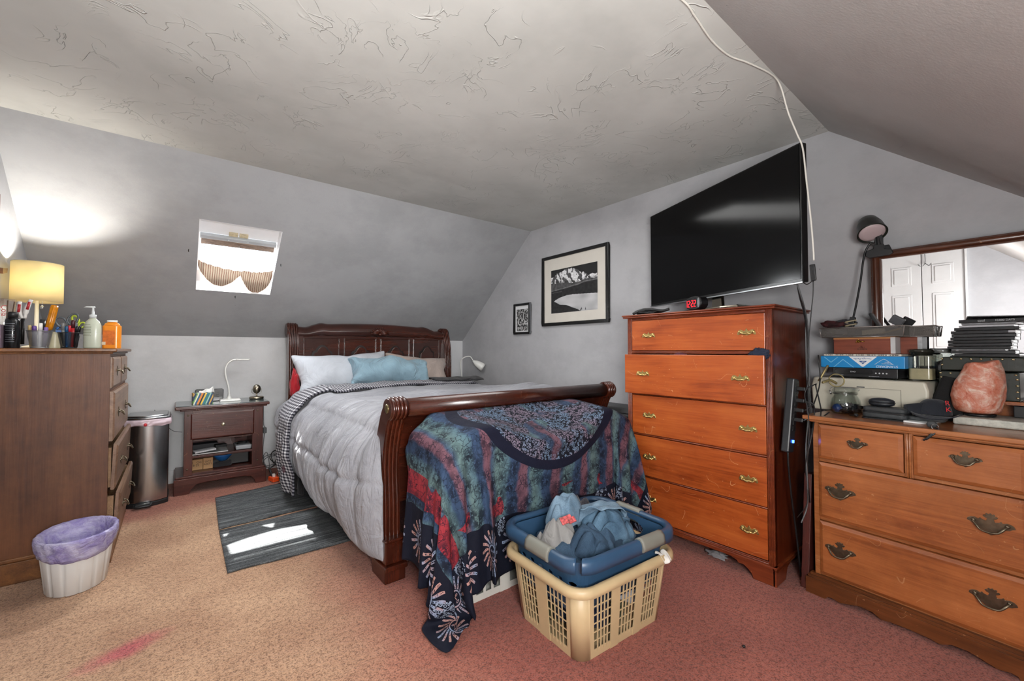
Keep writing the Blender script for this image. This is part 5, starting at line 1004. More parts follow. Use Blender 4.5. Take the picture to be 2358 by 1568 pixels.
# ---------------------------------------------------------------- laundry baskets
def boolcut(o,cut):
    me=bpy.data.meshes.new('cut'); bmesh.ops.recalc_face_normals(cut.bm,faces=cut.bm.faces); cut.bm.to_mesh(me); cut.bm.free(); c=bpy.data.objects.new('cut',me); COL.objects.link(c); c.matrix_world=TM[o]
    o.matrix_world=TM[o]
    q=o.modifiers.new('b','BOOLEAN'); q.object=c; q.operation='DIFFERENCE'; q.solver='EXACT'
    bpy.context.view_layer.update(); dg=bpy.context.evaluated_depsgraph_get(); nm=bpy.data.meshes.new_from_object(o.evaluated_get(dg)); o.modifiers.remove(q)
    o.data=nm; bpy.data.objects.remove(c)
    return o
def rrect(w,d,r,cs=7,ns=(1,1)):
    """closed rounded rectangle, list of (x,y,side,t)"""
    P=[]; a,b=w/2,d/2
    for k,(cx,cy,a0) in enumerate(((a-r,-b+r,-90),(a-r,b-r,0),(-a+r,b-r,90),(-a+r,-b+r,180))):
        for i in range(cs+1):
            th=R(a0+90*i/cs); P.append((cx+r*math.cos(th),cy+r*math.sin(th)))
    return P
def basket_wall(bw,bd,tw,td,h,r,groups,rows,th,zb=.012,ztop=.25,slotcol=5,gx=None):
    """tapered wall made of solid bars; slots are left open"""
    mb=MB()
    def at(side,t,z):
        k=z/h; w=bw+(tw-bw)*k; d=bd+(td-bd)*k; a,b=w/2,d/2
        if side==0: return Vector((-a+r+(w-2*r)*t,-b,z))
        if side==1: return Vector((a,-b+r+(d-2*r)*t,z))
        if side==2: return Vector((a-r-(w-2*r)*t,b,z))
        return Vector((-a,b-r-(d-2*r)*t,z))
    nrm_=[(0,-1,0),(1,0,0),(0,1,0),(-1,0,0)]
    def quad(side,t0,t1,z0,z1,o=0.0,thk=th):
        N=Vector(nrm_[side]); n=1
        A=[at(side,t0,z0),at(side,t1,z0),at(side,t1,z1),at(side,t0,z1)]
        A=[p+N*o for p in A]; Bq=[p-N*thk for p in A]
        mb._add(A+Bq,[(0,1,2,3),(7,6,5,4),(0,4,5,1),(1,5,6,2),(2,6,7,3),(3,7,4,0)])
    for side in range(4):
        gs=groups[side%2]
        L=[0]+[q for g_ in gs for q in g_]+[1]
        for i in range(0,len(L),2): quad(side,L[i],L[i+1],0,h,.003 if 0<i<len(L)-2 else 0)
        for (g0,g1) in gs:
            quad(side,g0,g1,0,.03); quad(side,g0,g1,h-.045,h)
            for k in range(1,slotcol): tt=g0+(g1-g0)*k/slotcol; quad(side,tt-.0028/ (.4),tt+.0028/(.4),.02,h-.04,.002,th*.8)
            for k in range(1,rows): z=.03+(h-.075)*k/rows; quad(side,g0,g1,z-.0022,z+.0022,-.001,th*.6)
    # corners
    cs_=8
    for ci,(sx,sy,a0) in enumerate(((1,-1,-90),(1,1,0),(-1,1,90),(-1,-1,180))):
        vs=[];
        for z in (0,h):
            k=z/h; a,b=(bw+(tw-bw)*k)/2,(bd+(td-bd)*k)/2
            for q in (0,th):
                for i in range(cs_+1):
                    tht=R(a0+90*i/cs_); vs.append((sx*(a-r)+(r-q)*math.cos(tht),sy*(b-r)+(r-q)*math.sin(tht),z))
        n=cs_+1; fs=[]
        for i in range(cs_):
            fs+=[(i,i+1,2*n+i+1,2*n+i),(n+i+1,n+i,3*n+i,3*n+i+1),(2*n+i,2*n+i+1,3*n+i+1,3*n+i),(i+1,i,n+i,n+i+1)]
        mb._add(vs,fs,True)
    return mb
def rim_path(w,d,r,z,cs=8): return [(x,y,z) for x,y in rrect(w,d,r,cs)]
def rim(mb,w,d,r,z,prof,cs=10):
    """sweep profile [(outward,up)] round a rounded rectangle"""
    rings=[]
    for (o,u) in prof: rings.append([(x,y,z+u) for x,y in rrect(w+2*o,d+2*o,r+o,cs)])
    n=len(rings[0]); vs=[p for rr_ in rings for p in rr_]; fs=[]; m=len(rings)
    for j in range(m):
        j2=(j+1)%m
        for i in range(n): fs.append((j*n+i,j*n+(i+1)%n,j2*n+(i+1)%n,j2*n+i))
    return mb._add(vs,fs,True)
m_beige=plain('cream_basket_plastic','#bda680',.42,var=.08,spec=.45); m_blue=plain('blue_basket_plastic','#2b4763',.36,var=.12,spec=.5); m_grip=plain('grey_handle_grip','#77776f',.45,var=.08)
m_wbk=plain('white_basket_plastic','#c9c9c2',.45,var=.05)
bb=thing('laundry_basket','cream slatted plastic laundry basket on the carpet holding the blue basket','laundry basket',(1.365,1.19,0),R(-3))
wallm=basket_wall(.47,.37,.53,.42,.27,.05,{0:[(.05,.27),(.385,.615),(.73,.95)],1:[(.06,.38),(.60,.94)]},6,.0035)
obj('basket_wall',wallm,m_beige,bb)
obj('basket_bottom',MB().prism(rrect(.468,.368,.05),0,.010,'xy'),m_beige,bb)
mb=MB(); rim(mb,.53,.42,.055,.262,[(0,-.012),(.0,.012),(.010,.022),(.022,.020),(.030,.008),(.031,-.010),(.027,-.012),(.025,.004),(.016,.014),(.006,.008),(.004,-.012)]); obj('rim',mb,m_beige,bb)
mb=MB()
for k in range(3):
    pass
rng=random.Random(3)
m_lin=[fabric('laundry_%s'%n,h,.9,.003,12) for n,h in (('navy','#1d2740'),('white','#b9bcc4'),('olive','#5c5c3c'),('paleblue','#7d93b5'))]
for i,(x,y,z,s,mi,lb) in enumerate(((-.08,-.02,.10,(.115,.13,.085),0,'navy garment seen through the cream basket slats, left of the others'),(.12,-.05,.12,(.10,.11,.05),1,'white garment bundled inside the cream basket behind its right slats'),(0,.02,.05,(.20,.15,.038),2,'olive garment lying on the bottom of the cream basket'),(-.14,.06,.165,(.07,.09,.04),3,'pale blue garment near the left slats of the cream basket'))):
    c=TM[bb]@Vector((x,y,z)); solo('garment',MB().grid(crumple(c,s,11+i,amp=.35,fr=3.5),40,22),m_lin[mi],lb,'clothing','laundry inside the cream basket')
tp=solo('tissue',MB().grid(lambda u,v:tuple(TM[bb]@Vector((.155+.05*u+.01*v,-.212-.038*v+.006*math.sin(9*u),.290-.028*v*v+.006*math.sin(7*u+3*v)))),14,10),plain('tissue_paper','#dad6cf',.9,bump=.0008,bs=60),'crumpled white tissue caught over the front rim of the cream basket','tissue',solid=.001)
# blue basket nested above
ub=thing('laundry_basket','blue plastic laundry basket with grey grips, full of jeans, set into the cream basket','laundry basket',(1.365,1.192,.16),R(-3.5))
h_=.20; mb=MB()
def tub(mb,bw,bd,tw,td,h,r,th):
    A=rrect(bw,bd,r,8); B_=rrect(tw,td,r+.01,8); Bi=rrect(tw-2*th,td-2*th,r,8); Ai=rrect(bw-2*th,bd-2*th,r-.003,8); n=len(A)
    vs=[(x,y,0) for x,y in A]+[(x,y,h) for x,y in B_]+[(x,y,h) for x,y in Bi]+[(x,y,th) for x,y in Ai]; fs=[]
    for j in range(3):
        for i in range(n): fs.append((j*n+i,j*n+(i+1)%n,(j+1)*n+(i+1)%n,(j+1)*n+i))
    fs+= [tuple(range(n-1,-1,-1)),tuple(3*n+i for i in range(n))]
    return mb._add(vs,fs,True)
tub(mb,.47,.35,.535,.425,h_,.06,.004)
tubo=obj('tub',mb,m_blue,ub)
cut=MB()
def ell(a,b,n=20): return [(a*math.cos(k*2*PI/n),b*math.sin(k*2*PI/n)) for k in range(n)]
cut.prism([(x+.10,z+.158) for x,z in ell(.060,.020)],-.30,-.10,'xz')
cut.prism([(y-.03,z+.158) for y,z in ell(.060,.020)],-.40,-.15,'yz')
cut.prism([(y-.01,z+.150) for y,z in ell(.068,.030)],.15,.40,'yz')
for k in range(6): cut.prism([(y-.16+.055*k,z+.112) for y,z in ell(.014,.009,14)],-.40,-.15,'yz')
boolcut(tubo,cut)
for p in tubo.data.polygons: p.use_smooth=False
mb=MB(); rim(mb,.535,.425,.07,h_+.004,[(-.004,0),(-.002,.010),(.008,.017),(.022,.017),(.032,.008),(.035,-.008),(.034,-.030),(.031,-.030),(.030,-.008),(.022,.006),(.004,0)])
rimo=obj('rim',mb,m_blue,ub); 
cut=MB().obox((-.262,-.212,h_+.0),(.11,.020,.10),(0,0,R(40))); boolcut(rimo,cut)
def grip(cx,cy,L,ax):
    mb=MB(); P=[(.000,-.034),(.0,.0145),(.010,.0225),(.024,.0225),(.036,.012),(.0405,-.008),(.0395,-.022),(.033,-.024)]
    n=10; rings=[]
    for i in range(n+1):
        t=(i/n-.5)*L; sc=1.03
        rings.append([((cx+t),(cy-o*sc) ,h_+.004+u_*sc) if ax=='f' else ((cx-o*sc),(cy+t),h_+.004+u_*sc) if ax=='l' else ((cx+o*sc),(cy+t),h_+.004+u_*sc) for o,u_ in P])
    m=len(P); vs=[p for r_ in rings for p in r_]; fs=[(j*m+i,j*m+(i+1)%m,(j+1)*m+(i+1)%m,(j+1)*m+i) for j in range(n) for i in range(m)]
    fs+=[tuple(range(m)),tuple(n*m+i for i in range(m))]
    return mb._add(vs,fs,True)
obj('handle_grip',grip(.10,-.2125,.135,'f'),m_grip,ub); obj('handle_grip',grip(-.2675,-.03,.135,'l'),m_grip,ub); obj('handle_grip',grip(.2675,.02,.135,'r'),m_grip,ub)
# clothes pile
def denim(name,h,h2):
    t=NT(name); v=t.coord('Object'); n=t.noise(v,6,4,.6); col=t.ramp(n,[(.35,srgb(h2)),(.65,srgb(h))])
    w=t.noise(t.coord('Object',(1,1,3)),260,2,.7); col=t.mulc(col,t.ramp(w,[(.35,(.72,.74,.78)),(.65,(1.15,1.15,1.15))]))
    nm=t.bump(t.noise(v,18,5,.6,.8),.006,.8); return t.fin(col,.85,0,t.bump(w,.0004,1,nm),Specular_IOR_Level=.2)
m_den=denim('blue_denim','#5f7b90','#3c5468'); m_den2=denim('pale_denim','#7d93a3','#5d7588'); m_den3=denim('dark_denim','#41576b','#2b3d50')
m_gry=fabric('grey_tshirt','#8b8987',.85,.003,10); m_blkc=fabric('faded_black_cotton','#35343a',.9,.003,10)
CX,CY=1.365,1.19
solo('jeans',MB().grid(crumple((CX,CY+.0,.285),(.235,.180,.085),31,amp=.22,fr=3.2),90,48),m_den3,'dark blue jeans at the bottom of the pile in the blue basket','jeans')
def pile(i,mat,name,label,cat,sx=1,sy=1,dx=0,dy=0,dz=0,rz=0,sz=1):
    A=dec(globals()['DATA_pile%d'%i]).copy(); c,s=math.cos(rz),math.sin(rz); X_=A[...,0]*sx; Y_=A[...,1]*sy
    A2=np.stack([CX+dx+X_*c-Y_*s,CY+dy+X_*s+Y_*c,A[...,2]*sz+dz],-1)
    o=sheet(name,A2,mat,None,sub=2,uvsize=(.6,.5),solid=.004); return tag(o,label,cat)
pile(0,m_den,'jeans','crumpled mid blue jeans spread across the blue laundry basket','jeans',1.0,.98,.0,0,.135,0,.85)
pile(1,m_den2,'jeans','pale blue jeans bunched at the right of the blue laundry basket','jeans',1.0,.95,.0,-.02,.135,R(0),.85)
def hump(c,s,p,seed):
    def f(u,v):
        th=2*PI*u; r=v; x=c[0]+s[0]*r*math.cos(th); y=c[1]+s[1]*r*math.sin(th); k=1+.25*noise.noise(Vector((math.cos(th)*1.5,math.sin(th)*1.5,seed)))
        z=c[2]+s[2]*(1-r**p)+.008*noise.noise(Vector((x*22,y*22,seed)))+.030*noise.noise(Vector((x*7+y*15,y*6-x*6,seed)))-.030*max(0,1-abs(noise.noise(Vector((x*8-y*9,y*9+x*8,seed+3))))*7)
        return (c[0]+(x-c[0])*k,c[1]+(y-c[1])*k,z)
    return f
solo('jeans',MB().grid(hump((CX-.065,CY+.075,.38),(.090,.075,.12),2.6,4),60,30),m_den2,'light blue jeans leg standing up in a tall hump at the back of the basket','jeans')
solo('jeans',MB().grid(hump((CX+.060,CY-.035,.335),(.140,.115,.100),2.2,14),80,44),m_den,'mid blue jeans bunched in a broad hump at the right front of the blue basket','jeans')
solo('jeans',MB().grid(hump((CX-.075,CY-.085,.335),(.115,.078,.080),2.2,23),70,36),m_den3,'dark jeans leg folded along the left front of the blue basket','jeans')
solo('t_shirt',MB().grid(hump((CX-.150,CY+.035,.335),(.085,.085,.095),2.2,33),56,30),m_gry,'light grey t-shirt bunched in a hump behind the left grip of the blue basket','t-shirt')
solo('shorts',MB().grid(hump((CX+.075,CY+.125,.335),(.085,.050,.105),2.4,43),56,30),m_blkc,'faded black shorts bunched at the back of the blue basket by the far rim','shorts')
solo('printed_patch',MB().obox((CX-.140,CY-.005,.428),(.048,.030,.004),(R(38),R(-14),R(-20))).obox((CX-.118,CY-.014,.424),(.030,.022,.006),(R(38),R(-14),R(-20))),plain('pink_print','#a84a4a',.7,var=.9,vs=90),'small pink and black printed patch on the grey t-shirt in the basket','cloth')
# white basket under the throw
wk=thing('laundry_basket','white plastic laundry basket half hidden under the batik throw','laundry basket',(1.45,1.685,0),0)
wb_=basket_wall(1.02,.26,1.08,.29,.33,.05,{0:[(.06,.20),(.26,.42),(.50,.66),(.74,.90)],1:[(.1,.45),(.55,.9)]},3,.004,slotcol=3)
obj('basket_wall',wb_,m_wbk,wk)
obj('basket_bottom',MB().prism(rrect(1.02,.26,.05),0,.012,'xy'),m_wbk,wk)
solo('folded_blanket',MB().box(.93,2.07,1.55,1.83,.34,.655),m_dark,'dark blanket bundle stacked on the white basket beneath the batik throw','blanket',bevel=.06,seg=4)
# ================================================================ rugs
def rugmat():
    t=NT('charcoal_rug'); g=t.geo(); x,y,z=t.xyz(g)
    s=t.noise(t.comb(x*.8,y*34.0,0.0),3,3,.6); n=t.noise(g,260,2,.7); big=t.noise(t.comb(x*2.0,y*9.0,1.0),3,2,.5)
    col=t.ramp(s*.5+n*.35+big*.15,[(.40,srgb('#2f3133')),(.52,srgb('#56595b')),(.66,srgb('#939799'))])
    return t.fin(col,.95,0,t.bump(n*.6+s*.6,.004),Specular_IOR_Level=.15)
m_rug=rugmat()
def mat_(c,label,nu=40,nv=24,fl=None):
    (a,b,d,e)=c
    def f(u,v):
        p=(Vector(a).lerp(Vector(b),u)).lerp(Vector(e).lerp(Vector(d),u),v); z=.006+.002*noise.noise(Vector((p.x*6,p.y*6,0)))
        if fl: z+=fl(u,v)
        return (p.x,p.y+.012*noise.noise(Vector((p.x*5,v*2,4))),z)
    return solo('rug',MB().grid(f,nu,nv),m_rug,label,'rug','charcoal mats beside the bed',solid=.008)
mat_(((.222,3.155,0),(1.05,3.235,0),(1.05,4.0,0),(.245,3.835,0)),'charcoal striped mat nearer the nightstand, its far edge running under the bed',fl=lambda u,v:.0)
mat_(((.215,2.513,0),(.98,2.50,0),(.98,3.165,0),(.222,3.125,0)),'charcoal striped mat nearer the camera with the bright sun patch on it')
# ================================================================ steel step bin, wastebasket
m_steel=plain('brushed_stainless','#b5b7b9',.24,metal=1,var=.06,vs=3,stretch=(30,30,.6),bump=.00015,bs=8)
m_bag=plain('pinkish_bin_bag','#ccb9c2',.3,var=.1,bump=.0015,bs=26)
sb=thing('step_bin','brushed steel pedal bin with a white bag under its lid beside the nightstand','trash can',(-.150,4.12,0),0)
def dshape(w,d,bul=.045,n=48):
    P=[(-w/2+w*i/n, -d/2-bul*(1-(2*i/n-1)**2)) for i in range(n+1)]
    return P+[(w/2,d/2-.02),(w/2-.02,d/2),(-w/2+.02,d/2),(-w/2,d/2-.02)]
obj('bin_body',MB().prism(dshape(.235,.26),.03,.585,'xy'),m_steel,sb,bevel=.008,seg=3)
obj('plastic_base',MB().prism(dshape(.245,.27),0,.030,'xy'),m_blk,sb,bevel=.004)
obj('edge_strip',MB().box(.105,.1195,-.128,-.10,.03,.585),m_blk,sb,bevel=.003)
obj('lid',MB().prism(dshape(.25,.275),.612,.628,'xy').prism(dshape(.225,.25),.628,.640,'xy'),m_steel,sb,bevel=.006,seg=3)
def bagf(u,v):
    P=dshape(.258,.285); n=len(P); k=u*n; i=int(k)%n; t=k-int(k); p=Vector(P[i]).lerp(Vector(P[(i+1)%n]),t); w=1+.05*noise.noise(Vector((p.x*30,p.y*30,v*3)))+.03*math.sin(PI*v)
    return (p.x*w,p.y*w,.613-.045*v*(1+.35*noise.noise(Vector((p.x*14,p.y*14,5)))))
obj('bin_bag',MB().grid(bagf,110,8),m_bag,sb,solid=.001)
obj('bag_tie',MB().ball((-.01,-.195,.580),(.010,.006,.012),10),plain('red_tie','#c02a34',.5),sb)
obj('pedal',MB().box(-.055,.025,-.215,-.17,.012,.032).tube([(-.060,-.175,.022),(-.056,-.225,.020),(-.015,-.235,.020),(.026,-.225,.020),(.030,-.175,.022)],.007,8,cat=4),m_blk,sb,bevel=.004)
m_wpl=plain('white_plastic','#dfe2e2',.4,var=.03); 
tb=NT('purple_bag_film'); vb=tb.coord('Object'); cb=tb.ramp(tb.noise(vb,14,4,.6,.8),[(.35,srgb('#8f84bb')),(.6,srgb('#b9b4d2'))])
m_pbag=tb.fin(cb,.25,0,tb.bump(tb.noise(tb.coord('Object',(1,1,2.5)),18,5,.65,1.2),.012),Transmission_Weight=.08)
wbk=thing('wastebasket','small white ribbed wastebasket with a translucent purple liner beside the dark chest','wastebasket',(-.350,2.862,0),0)
rib=lambda a,r,z:r*(1-.045*max(0,math.cos(a*14))**6)
def oval(mb,prof,sx,sy,fl=None,seg=112): return mb.lathe(prof,(0,0,0),seg,None,True,sx,sy,fl)
mb=MB(); oval(mb,[(.0001,.004),(.098,0),(.104,.004),(.1285,.225),(.1285,.235),(.124,.235),(.100,.008),(.0001,.008)],1,1.30,rib); obj('basket_body',mb,m_wpl,wbk)
mb=MB(); oval(mb,[(.1285,.232),(.136,.240),(.136,.247),(.131,.250),(.126,.246),(.124,.236)],1,1.30,None,72); bmesh.ops.delete(mb.bm,geom=[f for f in mb.bm.faces if len(f.verts)>4],context='FACES_ONLY'); obj('rim',mb,m_wpl,wbk)
def lw(a,r,z): return r*(1+.030*noise.noise(Vector((math.cos(a)*2.5,math.sin(a)*2.5,z*14)))+.012*math.sin(a*23+z*60))
def lz(mb):
    for v in mb.bm.verts:
        if v.co.z<.20 and v.co.z>.12 and math.hypot(v.co.x,v.co.y/1.3)>.118: a=math.atan2(v.co.y,v.co.x); v.co.z+=.018*math.sin(a*2+1)+.010*noise.noise(Vector((math.cos(a)*3,math.sin(a)*3,1)))
mb=MB(); oval(mb,[(.0001,.03),(.078,.03),(.086,.12),(.099,.19),(.125,.249),(.133,.256),(.141,.252),(.143,.240),(.141,.222),(.139,.205),(.136,.19),(.134,.175)],1,1.30,lw,120); lz(mb); obj('liner',mb,m_pbag,wbk,solid=.0008)
# ================================================================ things on the dark chest
ZT=1.1135
lt=NT('lamp_shade_linen'); col=lt.ramp(lt.noise(lt.coord('Object'),6,3),[(.3,srgb('#e6dab0')),(.7,srgb('#efe5c2'))])
tl_=lt.new('ShaderNodeBsdfTranslucent'); lt.nt.links.new(col,tl_.inputs[0]); df_=lt.new('ShaderNodeBsdfDiffuse'); lt.nt.links.new(col,df_.inputs[0]); mx_=lt.new('ShaderNodeMixShader'); mx_.inputs[0].default_value=.46
lt.nt.links.new(df_.outputs[0],mx_.inputs[1]); lt.nt.links.new(tl_.outputs[0],mx_.inputs[2]); lt.nt.links.new(mx_.outputs[0],lt.out.inputs[0])
lp=thing('table_lamp','lit cream drum-shade table lamp at the back of the dark chest','lamp',(-.622,3.55,ZT),0)
obj('lamp_base',MB().lathe([(.055,0),(.055,.012),(.02,.02),(.0085,.03),(.0085,.27),(.012,.28),(.012,.30)],(0,0,0),24),plain('lamp_brass_white','#d8d3bd',.35,var=.04),lp)
obj('lamp_shade',MB().lathe([(.103,.264),(.102,.486)],(0,0,0),48),lt.m,lp,solid=.0012)
for p in lp.children[-1].data.polygons:
    pass
_m=lp.children[-1].data; _b=bmesh.new(); _b.from_mesh(_m); bmesh.ops.delete(_b,geom=[f for f in _b.faces if len(f.verts)>4],context='FACES_ONLY'); _b.to_mesh(_m); _b.free()
obj('shade_ring',MB().tube([(.102*math.cos(a),.102*math.sin(a),.485) for a in [k*PI/20 for k in range(41)]],.0015,5).tube([(-.102,0,.48),(.102,0,.48)],.0012,5).tube([(0,0,.30),(0,0,.50)],.002,6),m_chrome,lp)
obj('bulb',MB().ball((0,0,.35),(.024,.024,.034),16),emit('bulb_warm','#ffedd0',40),lp)
obj('pull_chain',MB().tube([(.012,-.01,.285),(.022,-.012,.27),(.022,-.012,.22)],.0012,5).ball((.022,-.012,.235),(.008,.004,.011),10),m_chrome,lp)
bk=thing('spray_bottle','black aerosol can with grey print at the left end of the dark chest top','bottle',(-.628,3.14,ZT),0)
obj('can_body',MB().lathe([(.024,0),(.026,.004),(.026,.135),(.022,.145),(.016,.150),(.016,.158)],(0,0,0),28),plain('glossy_black_can','#0d0f12',.2,var=.2,vs=40),bk)
obj('cap',MB().lathe([(.017,.150),(.018,.172),(.014,.178),(.001,.178)],(0,0,0),20),m_blk,bk)
m_pr=plain('grey_print','#5d6066',.5); mb=MB()
for k in range(9):
    z=.03+k*.011
    if k!=4: mb.grid(lambda u,v:(.0263*math.cos(R(-140+75*u)),.0263*math.sin(R(-140+75*u)),z+.003*v),10,1)
obj('print_lines',mb,m_pr,bk)
def meshmat(name,h,sc=420,metal=.6):
    t=NT(name); x,y,z=t.xyz(t.coord('Object')); a=t.math('ARCTAN2',y,x)
    m=t.math('MODULO',(a*38.0+z*sc*.5).abs(),1.0); n=t.math('MODULO',(a*38.0-z*sc*.5+400.0).abs(),1.0); op=((m<.42).max(n<.42))
    return t.fin(t.mix(t.noise(t.coord('Object'),40,1)*.3,srgb(h),(0,0,0,1)),.4,metal,None,Alpha=op)
def cup(name,label,x,y,r0,r1,h,mat,rimm):
    c=thing(name,label,'cup',(x,y,ZT),0)
    obj('cup_wall',MB().lathe([(r0,.004),(r1,h)],(0,0,0),40),mat,c); _m=c.children[-1].data; b=bmesh.new(); b.from_mesh(_m); bmesh.ops.delete(b,geom=[f for f in b.faces if len(f.verts)>4],context='FACES_ONLY'); b.to_mesh(_m); b.free()
    obj('cup_base',MB().lathe([(r0+.001,0),(r0+.001,.005)],(0,0,0),30),rimm,c)
    obj('cup_rim',MB().tube([(r1*math.cos(a),r1*math.sin(a),h) for a in [k*PI/18 for k in range(37)]],.0018,6),rimm,c); return c
m_silv=plain('silver_wire','#8d8f92',.35,metal=.8)
cup('pencil_cup','silver wire mesh pencil cup full of markers on the dark chest',-.545,3.18,.032,.046,.088,meshmat('silver_mesh','#9a9ca0'),m_silv)
cup('pencil_cup','black wire mesh pencil cup holding pens and scissors beside the lotion bottle',-.443,3.20,.030,.043,.082,meshmat('black_mesh','#15161a'),m_blk)
def pen(label,x,y,z,dx,dy,L,r,hcol,cap=None,name='marker',cat='pen',group=None):
    t=thing(name,label,cat,(x,y,z),0,group); d=Vector((dx,dy,1)).normalized()
    obj('barrel',MB().tube([(0,0,0),d*L*.72],r,10),plain('pen_'+hcol[1:],hcol,.4,var=.08),t)
    obj('cap',MB().tube([d*L*.70,d*L*.97,d*L],[r*1.08,r*1.05,r*.7],10),plain('cap_'+(cap or hcol)[1:],cap or hcol,.4,var=.08),t)
S0=(-.545,3.18); zb=ZT+.008
pen('tan marker at the left edge of the silver mesh cup',S0[0]-.026,S0[1]-.012,zb,-.06,-.03,.108,.0065,'#b59c6a')
pen('purple capped marker in the silver mesh cup, left of the white one',S0[0]-.012,S0[1]-.018,zb,-.03,-.06,.106,.0085,'#8f8fa0','#5b3f86')
pen('white capped marker in the middle of the silver mesh cup',S0[0]+.004,S0[1]-.018,zb,.02,-.05,.120,.0075,'#c5c2bd','#e4e2de')
pen('short lilac capped marker at the right of the silver mesh cup',S0[0]+.019,S0[1]-.012,zb,.06,-.06,.100,.0075,'#a9a0bb','#7a5aa0')
sd=thing('screwdriver','screwdriver with translucent amber fluted handle upright in the silver mesh cup','screwdriver',(S0[0]+.020,S0[1]+.006,zb+.03),0,ry=R(9))
obj('handle',MB().lathe([(.006,.055),(.013,.062),(.0145,.10),(.0145,.175),(.012,.188),(.001,.190)],(0,0,0),36,fl=lambda a,r,z:r*(1+.07*math.cos(a*8))),plain('amber_plastic','#d98a12',.18,var=.3,vs=30,Transmission_Weight=.35),sd)
obj('shaft',MB().tube([(0,0,-.02),(0,0,.09)],.003,8),m_chrome,sd)
pl=thing('pliers','pliers with red and white grips standing behind the black aerosol can','pliers',(-.605,3.19,ZT+.02),0)
obj('jaws',MB().tube([(0,0,0),(0,0,.13)],.007,8),m_iron,pl)
obj('grip',MB().tube([(-.002,0,.13),(-.014,0,.17),(-.012,0,.215)],[.006,.0095,.008],10,cat=5),plain('white_grip','#cfcdc9',.4),pl)
obj('grip',MB().tube([(.006,0,.13),(.012,0,.18),(.026,0,.228)],[.006,.010,.0085],10,cat=5),plain('white_grip2','#cfcdc9',.4),pl)
obj('grip_inlay',MB().tube([(-.014,-.007,.16),(-.012,-.0075,.200)],.0055,8).tube([(.014,-.007,.175),(.022,-.0075,.215)],.0055,8),plain('red_grip','#a4252c',.4),pl)
solo('cosmetic_tube',MB().lathe([(.012,0),(.013,.01),(.013,.045),(.011,.05),(.011,.078),(.001,.079)],(0,0,0),20).M(TR(S0[0]+.001,S0[1]+.018,ZT+.07,0,R(-4),R(4))),plain('dark_grey_tube','#34363a',.25,var=.2),'dark grey capped tube standing at the back of the silver mesh cup','tube')
cc_=thing('plastic_cup','clear plastic cup with red lettering behind the black aerosol can','cup',(-.685,3.28,ZT),0)
m_clear=NT('clear_plastic'); trc=m_clear.new('ShaderNodeBsdfTransparent'); gl2=m_clear.new('ShaderNodeBsdfGlossy'); gl2.inputs['Roughness'].default_value=.12; mx2=m_clear.new('ShaderNodeMixShader'); m_clear.put(mx2.inputs[0],m_clear.noise(m_clear.coord('Object'),4,1)*.3+.12)
m_clear.nt.links.new(trc.outputs[0],mx2.inputs[1]); m_clear.nt.links.new(gl2.outputs[0],mx2.inputs[2]); m_clear.nt.links.new(mx2.outputs[0],m_clear.out.inputs[0]); m_clear=m_clear.m
obj('cup_wall',MB().lathe([(.028,0),(.038,.25),(.0385,.25),(.029,.002)],(0,0,0),36),m_clear,cc_)
m_redp=plain('red_print','#b8343a',.5)
for k,a in enumerate((-118,-80)):
    text('Cola' if k else 'Cola',.030,m_redp,'lettering',cc_,TR(.037*math.cos(R(a)),.037*math.sin(R(a)),.19,R(a+90))@Matrix.Rotation(R(90),4,'X')@Matrix.Rotation(R(-90),4,'Z'))
solo('wooden_stick',MB().tube([(-.72,3.20,ZT),(-.742+.005,3.26,ZT+.27)],.0055,8),plain('bare_wood','#7a4a28',.5,stretch=(1,1,.1)),'bare wooden stick leaning on the wall at the far left of the dark chest','stick')
solo('storage_box',MB().box(-.715,-.655,3.09,3.16,ZT,ZT+.112),plain('mauve_card','#6f5f6b',.7),'mauve cardboard box at the far left of the dark chest top, beside the black can','box',bevel=.002)
solo('makeup_pencil_bundle',MB().tube([(-.665,3.22,ZT+.10),(-.662,3.22,ZT+.24)],.003,6).tube([(-.655,3.23,ZT+.10),(-.640,3.22,ZT+.235)],.003,6).box(-.68,-.63,3.21,3.25,ZT,ZT+.11),plain('brown_brush','#5b4636',.6),'bunch of brown brush handles behind the black aerosol can','brush')
cm=thing('cup','upside down cream cup between the two mesh pencil cups','cup',(-.503,3.26,ZT),0)
obj('cup_body',MB().lathe([(.030,0),(.030,.004),(.022,.070),(.022,.078),(.020,.086),(.001,.088)],(0,0,0),28),plain('cream_ceramic','#cfc8a8',.35,var=.05),cm)
B0=(-.443,3.20)
sc1=thing('scissors','grey handled scissors standing in the black mesh cup','scissors',(B0[0]-.012,B0[1],zb),0)
def loop(cx,cz,rx,rz,rot,n=20): return [(cx+rx*math.cos(a)*math.cos(rot)-rz*math.sin(a)*math.sin(rot),0,cz+rx*math.cos(a)*math.sin(rot)+rz*math.sin(a)*math.cos(rot)) for a in [k*2*PI/n for k in range(n+1)]]
m_gh=plain('grey_handle','#3f464c',.35)
obj('handle',MB().tube(loop(-.018,.128,.019,.028,.5),.0042,8),m_gh,sc1); obj('handle',MB().tube(loop(.024,.148,.018,.030,-.35),.0042,8),m_gh,sc1)
obj('blades',MB().tube([(.0,0,.0),(.004,0,.115)],[.002,.006],6),m_chrome,sc1)
sc2=thing('scissors','lime green handled scissors at the back of the black mesh cup','scissors',(B0[0]+.022,B0[1]+.015,zb),0)
m_lime=plain('lime_plastic','#a9bb24',.4)
obj('handle',MB().tube(loop(-.002,.145,.012,.022,.3),.0045,8),m_lime,sc2); obj('handle',MB().tube(loop(.022,.118,.010,.016,-.5),.004,8),m_lime,sc2); obj('blades',MB().tube([(.0,0,.0),(.005,0,.11)],[.002,.006],6),m_chrome,sc2)
